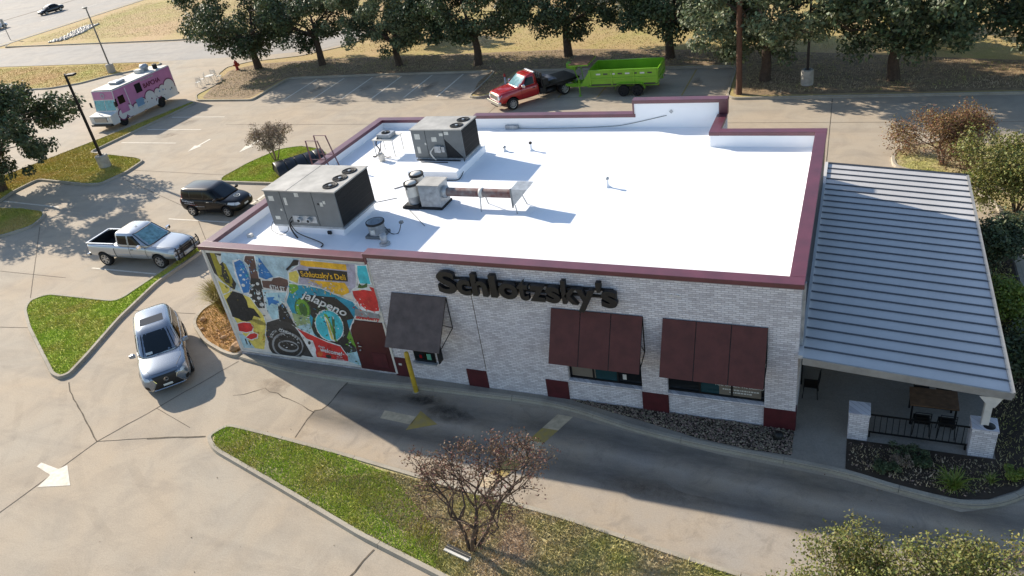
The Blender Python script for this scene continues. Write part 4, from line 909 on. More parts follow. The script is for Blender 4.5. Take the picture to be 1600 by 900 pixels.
def chair(x, y, rz, label):
    c = thing('patio_chair', label, 'chair', (x, y, 0.11), rz, 'black metal patio chairs')
    MB().box(-0.21, -0.21, 0.42, 0.21, 0.21, 0.45).build('seat', 'black_metal', c, bevel=0.01)
    b = MB(); b.tube([(-0.2, 0.2, 0.45), (-0.2, 0.26, 0.88), (0.2, 0.26, 0.88), (0.2, 0.2, 0.45)], 0.014, 6)
    for k in range(3): b.tube([(-0.2, 0.21+0.016*k, 0.55+0.12*k), (0.2, 0.21+0.016*k, 0.55+0.12*k)], 0.012, 5)
    b.build('backrest', 'black_metal', c)
    for sx in (-1, 1):
        for sy in (-1, 1): MB().tube([(sx*0.19, sy*0.19, 0.42), (sx*0.22, sy*0.22, 0)], 0.014, 6).build('leg', 'black_metal', c)
chair(3.35, 0.72, pi, 'black patio chair on the railing side of the wooden table, nearer the walkway')
chair(3.98, 0.72, pi, 'black patio chair on the railing side of the wooden table, nearer the corner pillar')
chair(3.4, 2.05, 0, 'black patio chair on the far side of the wooden table, left')
chair(4.0, 2.05, 0, 'black patio chair on the far side of the wooden table, right')
chair(0.33, 1.75, -pi/2, 'black patio chair standing alone against the building wall')
for i, yy in enumerate((4.4, 7.4)):
    tb2 = thing('patio_table', 'round black patio table deep under the canopy, %s of the two' % ('nearer' if i == 0 else 'farther'), 'table', (2.9, yy, 0.11))
    MB().lathe([(0, 0.70), (0.45, 0.70), (0.46, 0.73), (0, 0.74)], 24).build('table_top', 'black_metal', tb2); MB().lathe([(0.04, 0.03), (0.04, 0.70)], 10).build('column', 'black_metal', tb2); MB().lathe([(0, 0.0), (0.26, 0.0), (0.24, 0.03), (0, 0.04)], 20).build('foot', 'black_metal', tb2)
bol = thing('bollard', 'yellow steel bollard beside the drive-through window', 'bollard', (-12.62, -0.62, 0.0))
MB().lathe([(0.085, 0.0), (0.085, 1.66), (0.07, 1.72), (0.03, 1.75), (0.0, 1.755)], 18).build('post', 'yellow_paint', bol, True)
MB().lathe([(0.14, 0), (0.13, 0.012), (0.0, 0.013)], 18).build('base_collar', 'kerb_concrete', bol)
# ================================================================== things on the roof
def fan_guard(parent, cx, cy, z, r):
    f = MB(); f.lathe([(r, 0.0), (r, 0.03), (r*0.94, 0.035), (r*0.94, 0.004), (0, 0.004)], 28, (cx, cy, z)); f = f.build('condenser_fan', 'hvac_dark', parent)
    b = MB()
    for q in (0.3, 0.5, 0.7, 0.85): b.lathe([(r*q-0.008, 0.03), (r*q+0.008, 0.036)], 24, (cx, cy, z))
    for k in range(6):
        a = k*pi/3; b.tube([(cx, cy, z+0.034), (cx+r*cos(a), cy+r*sin(a), z+0.034)], 0.007, 4)
    b.build('grille', 'black_metal', f)
    MB().lathe([(0, 0.05), (r*0.2, 0.045), (r*0.22, 0.01)], 16, (cx, cy, z)).build('hub', 'galv', f)
    k = MB()
    for i in range(4):
        a = i*pi/2+0.4; k.add([(cx+cos(a-.3)*r*.2, cy+sin(a-.3)*r*.2, z+.012), (cx+cos(a-.35)*r*.88, cy+sin(a-.35)*r*.88, z+.008), (cx+cos(a+.35)*r*.88, cy+sin(a+.35)*r*.88, z+.024), (cx+cos(a+.3)*r*.2, cy+sin(a+.3)*r*.2, z+.022)], [(0, 1, 2, 3)])
    k.build('blades', 'hvac_dark', f)
def louvres(parent, x, y0, y1, z0, z1, n, nm='coil_guard'):
    b = MB(); b.box(x, y0, z0, x+0.012, y1, z1); b.build(nm, 'hvac_dark', parent)
    b = MB()
    for i in range(n): yy = y0+(y1-y0)*(i+.5)/n; b.box(x+0.012, yy-0.006, z0, x+0.02, yy+0.006, z1)
    for i in range(5): zz_ = z0+(z1-z0)*(i+.5)/5; b.box(x+0.02, y0, zz_-0.006, x+0.026, y1, zz_+0.006)
    b.build('coil_wires', 'black_metal', parent)
# --- large packaged unit near the front left corner
U = thing('rooftop_unit', 'large grey rooftop air-conditioning unit with three fans near the front left corner', 'air conditioner', (0, 0, RZ))
x0, x1, y0, y1, zb, zt = -19.15, -15.95, 2.1, 4.42, 0.36, 1.80
MB().box(x0+0.08, y0+0.06, 0.0, x1-0.08, y1-0.06, 0.3).build('curb', 'roof_membrane', U)
MB().box(x0+0.02, y0+0.01, 0.28, x1+0.04, y1, zb).build('base_rail', 'galv', U, bevel=0.01)
xs = [x0, -18.42, -16.98, x1]
for a, b in zip(xs, xs[1:]): MB().box(a+0.012, y0, zb, b-0.012, y0+0.05, zt-0.04).build('access_panel', 'hvac_grey', U, bevel=0.012)
MB().box(x0, y0+0.05, zb, x1-0.02, y1, zt-0.05).build('cabinet', 'hvac_grey', U)
MB().box(x0-0.03, y0-0.03, zt-0.05, -18.05, y1+0.03, zt).build('top_cover', 'hvac_top', U, bevel=0.008); MB().box(-18.03, y0-0.03, zt-0.05, x1+0.03, y1+0.03, zt).build('top_cover', 'hvac_top', U, bevel=0.008)
louvres(U, x1-0.02, y0+0.06, y1-0.02, zb+0.04, zt-0.08, 30)
for i in range(3): fan_guard(U, -16.42, y0+0.5+i*0.66, zt, 0.29)
for (a, c, w, h) in ((-19.0, 1.35, .24, .2), (-18.3, 1.2, .12, .3), (-18.95, .58, .22, .14), (-17.75, 1.55, .18, .16), (-16.7, 1.2, .12, .16), (-16.55, 1.3, .1, .12), (-18.6, .95, .08, .08)):
    MB().box(a, y0-0.004, c, a+w, y0, c+h).build('label_plate', 'sticker', U)
MB().box(-16.82, y0-0.004, 1.25, -16.74, y0, 1.33).build('peep_hole', 'hvac_dark', U)
h = MB(); h.box(-18.12, y0-0.02, .5, -17.05, y0, .78); h.build('connection_plate', 'galv', U)
for x in (-17.78, -17.35):
    q = MB(); q.lathe([(0.10, 0), (0.10, -.12), (0.07, -.14), (0.0, -.14)], 14, (x, y0-.02, .64), 'y'); q.build('service_port', 'galv', U); MB().lathe([(0.06, -.145), (0, -.146)], 12, (x, y0-.02, .64), 'y').build('port_opening', 'hvac_dark', U)
c = MB(); c.tube(smooth_path([(-18.15, y0-.03, .72), (-18.2, y0-.16, .6), (-18.1, y0-.2, .35), (-17.8, y0-.28, .15), (-16.6, y0-.65, .05), (-16.45, y0-.9, .03)], False, 6), 0.022, 6); c.build('conduit', 'black_metal', U)
c = MB(); c.tube(smooth_path([(-18.2, y0-.03, .55), (-18.3, y0-.1, .4), (-18.25, y0-.1, .1), (-17.9, y0-.35, .02)], False, 6), 0.03, 6); c.build('conduit', 'black_metal', U)
c = MB(); c.tube(smooth_path([(-19.1, y0-.05, .5), (-19.2, y0-.15, .2), (-18.8, y0-.2, .03), (-18.5, y0-.1, .15), (-18.45, y0-.05, .3)], False, 6), 0.012, 5); c.build('cable', 'hvac_dark', U)
MB().box(-16.7, y0-.06, .08, -16.55, y0+.01, .2).build('junction_box', 'hvac_dark', U)
# --- smaller unit farther back
V_ = thing('rooftop_unit', 'smaller grey rooftop air-conditioning unit with two fans farther back on the roof', 'air conditioner', (0, 0, RZ))
x0, x1, y0, y1, zb, zt = -16.3, -13.9, 8.5, 10.05, 0.42, 1.70
pl = MB(); pl.box(-16.1, 7.25, 0, -13.75, 10.2, 0.33); pl.build('curb', 'roof_membrane', V_, bevel=0.03)
MB().box(x0+0.1, y0-.02, 0.33, x1+0.02, y1, zb).build('base_rail', 'galv', V_)
xs = [x0, -15.62, -14.75, x1]
for i, (a, b) in enumerate(zip(xs, xs[1:])):
    if i < 2: MB().box(a+0.01, y0, zb, b-0.01, y0+0.05, zt-0.04).build('access_panel', 'hvac_grey', V_, bevel=0.01)
MB().box(x0, y0+0.05, zb, x1-0.02, y1, zt-0.05).build('cabinet', 'hvac_grey', V_)
MB().prism([(-14.74, zb+.02), (-14.02, zb+.02), (-14.74, 1.25)], 'y', y0+.01, y0+.049).build('coil_guard', 'hvac_dark', V_)
MB().prism([(-14.74, 1.27), (-14.0, zb+.05), (x1, zb), (x1, zt-.05), (-14.74, zt-.05)], 'y', y0, y0+.05).build('access_panel', 'hvac_grey', V_)
MB().box(x0-0.03, y0-0.03, zt-0.05, x1+0.03, y1+0.03, zt).build('top_cover', 'hvac_top', V_, bevel=0.008)
louvres(V_, x1-0.02, y0+0.06, y1-0.02, zb+0.04, zt-0.08, 22)
fan_guard(V_, -14.28, y0+.42, zt, .28); fan_guard(V_, -14.28, y0+1.1, zt, .28)
for (a, c, w, h) in ((-16.15, 1.25, .26, .24), (-15.35, 1.15, .24, .2), (-16.12, .62, .14, .3), (-15.72, 1.0, .08, .1), (-14.95, 1.4, .18, .12), (-14.7, 1.45, .2, .14)):
    MB().box(a, y0-0.004, c, a+w, y0, c+h).build('label_plate', 'sticker', V_)
h = MB(); h.box(-15.25, y0-.12, .7, -14.95, y0, .98); h.box(-14.92, y0-.1, .72, -14.78, y0, .95); h.build('disconnect_box', 'galv', V_)
c = MB(); c.tube(smooth_path([(-15.3, y0-.03, .9), (-15.45, y0-.12, .7), (-15.3, y0-.15, .45), (-15.2, y0-.05, .3)], False, 6), .03, 6); c.build('conduit', 'white_paint', V_)
c = MB(); c.tube([(-16.2, y0-.1, .36), (-14.1, y0-.12, .36)], .03, 6); c.tube([(-15.9, y0-.3, .36), (-14.6, y0-.32, .36)], .02, 6); c.build('pipe_run', 'hvac_dark', V_)
c = MB(); c.tube(smooth_path([(x1-.05, y0-.05, .45), (x1+.05, y0-.3, .2), (-13.7, 7.3, .03), (-14.2, 7.15, .02), (-15.2, 7.12, .02), (-16.2, 6.2, .02)], False, 6), .018, 5); c.build('cable', 'hvac_dark', V_)
# --- kitchen exhaust: two upblast cans on one base and a make-up air box with rusty duct
for i, (x, y, hh, lbl) in enumerate(((-14.42, 4.78, 1.0, 'galvanised upblast exhaust fan in front, beside the make-up air box'), (-14.72, 5.75, .95, 'white-topped upblast exhaust fan standing behind the other one'))):
    E_ = thing('exhaust_fan', lbl, 'exhaust fan', (x, y, RZ), 0, 'kitchen exhaust fans')
    MB().box(-.3, -.3, 0, .3, .3, .16).build('curb', 'hvac_dark' if i == 0 else 'roof_membrane', E_)
    MB().lathe([(.24, .16), (.25, .46), (.27, .47)], 24).build('lower_drum', 'galv', E_, True)
    MB().lathe([(.27, .47), (.27, hh-.04), (.29, hh-.02), (.29, hh)], 24).build('wind_band', 'white_paint', E_, True)
    MB().lathe([(.292, hh-.10), (.296, hh), (.25, hh), (.245, hh-.1)], 24).build('rim', 'hvac_dark', E_)
    MB().lathe([(.235, hh-.06), (.2, hh+.01), (.1, hh+.05), (0, hh+.06)], 24).build('motor_dome', 'white_paint', E_, True)
    for a in (0.3, 2.4, 4.5): MB().box(.27*cos(a)-.02, .27*sin(a)-.02, hh-.2, .27*cos(a)+.02, .27*sin(a)+.02, hh-.12).build('clip', 'hvac_dark', E_)
A_ = thing('makeup_air_unit', 'galvanised make-up air box with rusty duct and flared intake hood', 'air handler', (0, 0, RZ))
MB().box(-14.85, 4.5, 0, -13.12, 5.42, .09).build('base_frame', 'hvac_dark', A_, bevel=.01)
MB().box(-14.02, 4.55, .09, -13.14, 5.32, .98).build('box', 'galv', A_, bevel=.015); MB().box(-14.05, 4.52, .98, -13.11, 5.35, 1.0).build('box_lid', 'hvac_top', A_)
MB().lathe([(.24, -13.14), (.24, -13.02), (.17, -12.98)], 20, (0, 4.93, .58), 'x').build('collar', 'galv', A_, True)
MB().lathe([(.165, -13.0), (.165, -11.62)], 20, (0, 4.93, .58), 'x').build('duct', 'rust_pipe', A_, True); MB().lathe([(.165, -11.5), (.165, -10.2)], 20, (0, 4.93, .58), 'x').build('duct', 'rust_pipe', A_, True)
MB().lathe([(.16, -11.64), (.19, -11.62), (.19, -11.5), (.16, -11.48)], 20, (0, 4.93, .58), 'x').build('clamp', 'white_paint', A_, True)
hd = MB()
ya, yb_ = 4.56, 5.3
hd.add([(-10.2, ya, .22), (-10.2, yb_, .22), (-10.2, yb_, .92), (-10.2, ya, .92), (-9.55, yb_, .92), (-9.55, ya, .92), (-9.68, ya, .80), (-9.68, yb_, .80)], [(0, 1, 2, 3), (3, 2, 4, 5), (0, 3, 5, 6), (1, 7, 4, 2), (0, 6, 7, 1)])
hd.build('intake_hood', 'galv', A_)
MB().box(-10.22, ya-.02, .2, -10.17, ya+.03, .95).build('hood_flange', 'hvac_grey', A_)
for (p, q) in (((-11.55, 4.75, .5), (-11.5, 4.55, 0)), ((-11.55, 5.1, .5), (-11.5, 5.22, 0)), ((-10.1, 4.58, .3), (-10.02, 4.48, 0)), ((-10.1, 5.28, .4), (-9.95, 5.3, 0))): MB().tube([p, q], .022, 6).build('leg', 'galv', A_); 
# --- curb fan at the front, vent pipe, pipe vents
C_ = thing('roof_ventilator', 'round grey drum ventilator on a square base close to the front parapet', 'ventilator', (-14.7, 2.35, RZ))
MB().box(-.34, -.34, 0, .34, .34, .1).build('curb', 'hvac_grey', C_); MB().lathe([(.30, .1), (.31, .48), (.34, .5), (.34, .56), (.30, .56), (.29, .4), (0, .38)], 26).build('drum', 'galv', C_, True)
MB().lathe([(.345, .5), (.345, .57), (.31, .575)], 26).build('rim', 'hvac_dark', C_); MB().box(-.05, -.345, .2, .12, -.31, .36).build('label_plate', 'sticker', C_)
c = MB(); c.tube(smooth_path([(.3, .1, .3), (.5, .1, .05), (.75, .2, .03), (.9, .3, .4)], False, 6), .016, 5); c.build('cable', 'hvac_dark', C_); MB().box(.84, .24, .38, .97, .36, .46).build('junction_box', 'hvac_grey', C_)
o = MB().tube([(-14.05, 1.72, RZ), (-14.05, 1.72, RZ+.42)], [.13, .12], 14); o.tube([(-14.05, 1.72, RZ), (-14.05, 1.72, RZ+.06)], .2, 14); tag(o.build('vent_pipe', 'galv', None, True), 'stubby galvanised vent pipe between the drum ventilator and the front coping', 'vent pipe')
for i, (x, y, h, l) in enumerate(((-11.7, 10.4, .34, 'thin pipe vent with a dark cap beyond the smaller unit'), (-7.32, 6.95, .34, 'thin white pipe vent alone in the middle of the roof'), (-12.9, 10.3, .18, 'very short pipe vent left of the dark-capped one'))):
    v = thing('pipe_vent', l, 'pipe vent', (x, y, RZ), 0, 'small pipe vents on the roof')
    MB().lathe([(.13, 0), (.07, .06), (.045, .1), (.045, h)], 14).build('pipe', 'roof_membrane', v, True)
    MB().lathe([(.06, h-.03), (.08, h+.02), (.05, h+.06), (0, h+.07)], 12).build('cap', 'hvac_dark' if i == 0 else 'galv', v, True)
# --- condenser stand with its little rack, bucket
K = thing('condenser_stand', 'white metal stand carrying a small condenser near the back left of the roof', 'equipment stand', (-18.55, 10.0, RZ))
for sx in (-1, 1):
    for sy in (-1, 1): MB().tube([(sx*.5, sy*.4, 0), (sx*.5, sy*.4, .78)], .022, 6).build('leg', 'white_paint', K)
MB().box(-.55, -.45, .75, .55, .45, .79).build('deck', 'white_paint', K); MB().box(-.35, -.28, .79, .35, .28, .98).build('condenser', 'galv', K, bevel=.02)
fan_guard(K, 0, 0, .98, .2)
c = MB(); c.tube(smooth_path([(-.3, -.3, .85), (-.35, -.45, .6), (-.2, -.5, .35), (-.35, -.6, .1), (-.6, -.55, .04)], False, 6), .03, 6); c.tube(smooth_path([(-.1, -.3, .8), (-.15, -.5, .3), (.1, -.6, .06), (.35, -.55, .04)], False, 6), .02, 6); c.build('hoses', 'hvac_dark', K)
bk = thing('bucket', 'white plastic bucket on the roof in front of the condenser stand', 'bucket', (-18.42, 9.05, RZ))
MB().lathe([(.0, 0), (.13, 0), (.155, .34), (.165, .35), (.145, .35), (.125, .03), (0, .03)], 18).build('pail', 'white_paint', bk, True); c = MB(); c.tube(smooth_path([(-.15, 0, .32), (-.1, -.12, .38), (0, -.17, .3), (.1, -.12, .38), (.15, 0, .32)], False, 5), .006, 4); c.build('handle', 'black_metal', bk)
o = MB().box(-20.15, 1.55, RZ, -19.95, 1.7, RZ+.14); tag(o.build('scupper_box', 'white_paint'), 'small white scupper box low on the left parapet near the front corner', 'scupper')
o = MB().box(-13.95, 12.9, RZ, -13.3, 13.06, RZ+.18); tag(o.build('roof_light', 'galv', None, bevel=.02), 'small grey fixture at the foot of the back parapet', 'light fixture')
c = MB(); c.tube(smooth_path([(-13.3, 12.95, RZ+.04), (-11.5, 12.9, RZ+.05), (-9.0, 13.02, RZ+.08), (-8.0, 13.04, RZ+.2), (-6.4, 13.05, RZ+.55)], False, 8), .014, 5); tag(c.build('roof_cable', 'hvac_grey'), 'thin grey cable running along the back parapet', 'cable')
o = MB(); o.lathe([(0, -.02), (.09, -.02), (.09, .0)], 4, (-6.2, 13.06, RZ+.72), 'y'); tag(o.build('wall_bracket', 'galv'), 'small diamond bracket on the tall back parapet', 'bracket')
for l_, p in zip(('thin conduit lying on the roof beside the large unit', 'thin conduit lying on the roof in front of the make-up air box', 'thin conduit lying on the roof between the fans and the smaller unit'), ([(-15.6, 5.4, RZ+.012), (-16.4, 4.9, RZ+.012)], [(-13.2, 3.2, RZ+.012), (-14.5, 4.4, RZ+.012)], [(-15.3, 6.2, RZ+.012), (-14.7, 7.1, RZ+.012)])): tag(MB().tube(p, .012, 4).build('roof_conduit', 'hvac_grey'), l_, 'conduit')
# --- roof-access ladder rails over the left parapet
Ld = thing('ladder_rails', 'pair of dark maroon hoop handrails over the left parapet at the roof ladder', 'handrail', (0, 0, 0))
for y in (7.72, 8.36):
    c = MB(); c.tube([(-21.25, y, 4.2), (-21.25, y, 6.08), (-20.62, y, 6.08), (-20.3, y, RZ)], .032, 6); c.tube([(-21.25, y, 5.2), (-20.43, y, 5.2)], .022, 6); c.build('hoop', 'coping', Ld)
for z in (4.9, 4.6, 4.3, 4.0): MB().tube([(-21.25, 7.72, z), (-21.25, 8.36, z)], .018, 6).build('rung', 'coping', Ld)
# ================================================================== vehicles
mat('paint_silver', '#aab0b6', 0.28, 0.55, coat=0.7, spec=0.5)
mat('paint_white', '#c9ccce', 0.3, 0.1, coat=0.7)
mat('paint_black', '#0f0c0d', 0.3, 0.0, coat=0.25, spec=.3)
mat('paint_red', '#a61a1d', 0.28, 0.1, coat=0.8)
mat('paint_lexus', '#7d8793', 0.24, 0.65, coat=0.8)
mat('paint_navy', '#10131a', 0.22, 0.2, coat=0.8)
mat('car_glass', '#07090a', 0.12, spec=0.25)
mat('screen_glass', '#131b1f', 0.05, spec=0.6)
mat('sunshade_glass', '#6f9ba3', 0.12, spec=0.7, var=(5, 0.45))
mat('pickup_liner', '#0f0f10', 0.85, var=(10, 0.3))
def ev_mesh(o):
    dg = bpy.context.evaluated_depsgraph_get(); dg.update()
    return bpy.data.meshes.new_from_object(o.evaluated_get(dg))
def bool_shell(b, matn, cutters, sub=2, smooth=True):
    """subdivide a cage, cut wheel wells (and a load bed) out of it; returns mesh"""
    o = b.build('tmp_body', [matn, 'well_black', 'pickup_liner'], None, smooth=smooth)
    if sub:
        s = o.modifiers.new('s', 'SUBSURF'); s.levels = sub; s.render_levels = sub
    tmp = []
    for c, mi in cutters:
        k = c.build('tmp_cut', ['well_black', 'pickup_liner'][mi-1]); tmp.append(k); k.hide_render = True
        m = o.modifiers.new('b', 'BOOLEAN'); m.operation = 'DIFFERENCE'; m.object = k; m.solver = 'EXACT'
        try: m.material_mode = 'TRANSFER'
        except Exception: pass
    me = ev_mesh(o)
    for k in tmp+[o]: bpy.data.objects.remove(k)
    return me
def body_rings(st, crown=0.03):
    rr = []
    for (x, zb, zm, zt, hb, hm, ht) in st:
        half = [(hb*.85, zb), (hb, zb+.07), (hm, zm), (ht+.015, zt-.09), (ht-.07, zt)]
        ring = [(x, 0, zb)]+[(x, y, z) for y, z in half]+[(x, 0, zt+crown)]+[(x, -y, z) for y, z in half[::-1]]
        rr.append(ring)
    return rr
def cabin_rings(lv, p=5.0, n=28):
    rr = []
    for (z, xb, xf, w) in lv:
        cx, a = (xb+xf)/2, (xf-xb)/2; ring = []
        for k in range(n):
            t = 2*pi*(k+.5)/n; c, s = cos(t), sin(t)
            ring.append((cx+a*math.copysign(abs(c)**(2/p), c), w*math.copysign(abs(s)**(2/p), s), z))
        rr.append(ring)
    return rr
class Shell:
    def __init__(s, meshes):
        V = []; F = []
        for me in meshes:
            o = len(V); V += [v.co.copy() for v in me.vertices]; F += [[o+i for i in p.vertices] for p in me.polygons]
        s.b = BVHTree.FromPolygons(V, F)
    def hit(s, mode, a, b):
        o, d = {'L': ((a, 6, b), (0, -1, 0)), 'R': ((a, -6, b), (0, 1, 0)), 'F': ((9, a, b), (-1, 0, 0)), 'B': ((-9, a, b), (1, 0, 0)), 'T': ((a, b, 9), (0, 0, -1))}[mode]
        p, nrm, i, dist = s.b.ray_cast(Vector(o), Vector(d))
        return p, Vector(d)
    def patch(s, name, mode, c4, m, parent, n=7, k=5, eps=0.007, thick=0.0):
        """a conforming panel: four corners given in the plane seen from that side"""
        V = []; idx = {}
        for j in range(k+1):
            for i in range(n+1):
                u, v = i/n, j/k
                a = (1-u)*(1-v)*c4[0][0]+u*(1-v)*c4[1][0]+u*v*c4[2][0]+(1-u)*v*c4[3][0]
                b = (1-u)*(1-v)*c4[0][1]+u*(1-v)*c4[1][1]+u*v*c4[2][1]+(1-u)*v*c4[3][1]
                p, d = s.hit(mode, a, b)
                if p is not None: idx[(i, j)] = len(V); V.append(p-d*eps)
        F = [[idx[q] for q in ((i, j), (i+1, j), (i+1, j+1), (i, j+1))] for j in range(k) for i in range(n) if all(q in idx for q in ((i, j), (i+1, j), (i+1, j+1), (i, j+1)))]
        if not F: return None
        mb_ = MB(); mb_.add(V, F); o = mb_.build(name, m, parent, smooth=True)
        return o
    def line(s, name, mode, pts, w, m, parent, eps=0.006):
        P = []
        for a, c in zip(pts, pts[1:]):
            q = max(2, int(hypot(c[0]-a[0], c[1]-a[1])/0.12))
            for t in range(q): P.append((a[0]+(c[0]-a[0])*t/q, a[1]+(c[1]-a[1])*t/q))
        P.append(pts[-1]); Q = []
        for a, b in P:
            p, d = s.hit(mode, a, b)
            if p is not None: Q.append(p-d*eps)
        if len(Q) > 1: return MB().tube(Q, w/2, 4).build(name, m, parent)
def wheel(parent, x, y, r, w, sgn, rimm='alloy', spokes=6, dark=False):
    t = MB(); hw_ = w/2
    t.lathe([(r*.64, -hw_*.9), (r*.8, -hw_), (r*.95, -hw_*.86), (r, -hw_*.6), (r, hw_*.6), (r*.95, hw_*.86), (r*.8, hw_), (r*.64, hw_*.9)], 28, (x, y, r), 'y')
    o = t.build('wheel', 'rubber', parent, True)
    m = MB(); yo = y+sgn*hw_*.82
    m.lathe([(r*.66, -sgn*.0), (r*.64, sgn*.015), (r*.58, sgn*.01), (r*.57, -sgn*.09)], 28, (x, yo, r), 'y')
    for i in range(spokes):
        a = 2*pi*i/spokes+.3; ww = .034*r/.36
        ca, sa = cos(a), sin(a); px, pz = -sa, ca; q = []
        for (d, h_, f) in ((r*.08, 0.0, 1.3), (r*.6, .012, .8)):
            for e in (-1, 1):
                for yy in (h_, h_-.03): q.append((x+ca*d+px*ww*e*f, yo+sgn*yy, r+sa*d+pz*ww*e*f))
        m.add(q, [(0, 4, 6, 2), (1, 3, 7, 5), (0, 1, 5, 4), (2, 6, 7, 3), (4, 5, 7, 6), (0, 2, 3, 1)])
    m.lathe([(r*.16, -sgn*.02), (r*.15, sgn*.02), (0, sgn*.025)], 14, (x, yo, r), 'y')
    m.build('rim', rimm, o)
    d = MB(); d.lathe([(r*.6, 0), (0, 0.001)], 20, (x, y+sgn*hw_*.25, r), 'y'); d.build('brake_disc', 'hvac_dark', o)
    return o
def obox(b, parent, nm, m, bev=0.0): return b.build(nm, m, parent, bevel=bev)
def wells(ax, hw_, r, depth=0.34):
    out = []
    for x in ax:
        for s in (1, -1): c = MB(); c.cyl((x, s*(hw_+.2), r*.98), (x, s*(hw_-depth), r*.98), r+.07, None, 26); out.append((c, 1))
    return out
def mirror(parent, x, y, z, s, m, k=1.0):
    b = MB(); b.rings([[(x-.05*k, y+s*.03, z-.05*k), (x-.05*k, y+s*.03, z+.05*k), (x+.05*k, y+s*.03, z+.05*k), (x+.06*k, y+s*.03, z-.05*k)], [(x-.06*k, y+s*.12*k, z-.08*k), (x-.06*k, y+s*.12*k, z+.09*k), (x+.05*k, y+s*.12*k, z+.08*k), (x+.07*k, y+s*.12*k, z-.07*k)], [(x-.05*k, y+s*.27*k, z-.06*k), (x-.05*k, y+s*.27*k, z+.07*k), (x+.0*k, y+s*.27*k, z+.06*k), (x+.02*k, y+s*.27*k, z-.06*k)]])
    return b.build('wing_mirror', m, parent, bevel=.01)
def make_shell(root, st, cab, paint, axles, hw_, wr, extra=(), roofp=None, crown=.03, p=5.0):
    b = MB(); b.rings(body_rings(st, crown)); me = bool_shell(b, paint, wells(axles, hw_, wr)+list(extra))
    me.name = 'body'; o = bpy.data.objects.new('body', me); col.objects.link(o); o.parent = root
    ms = [me]
    if cab:
        c = MB(); c.rings(cabin_rings(cab, p)); oc = c.build('cabin', paint, root, smooth=True); ms.append(oc.data)
    return Shell(ms)

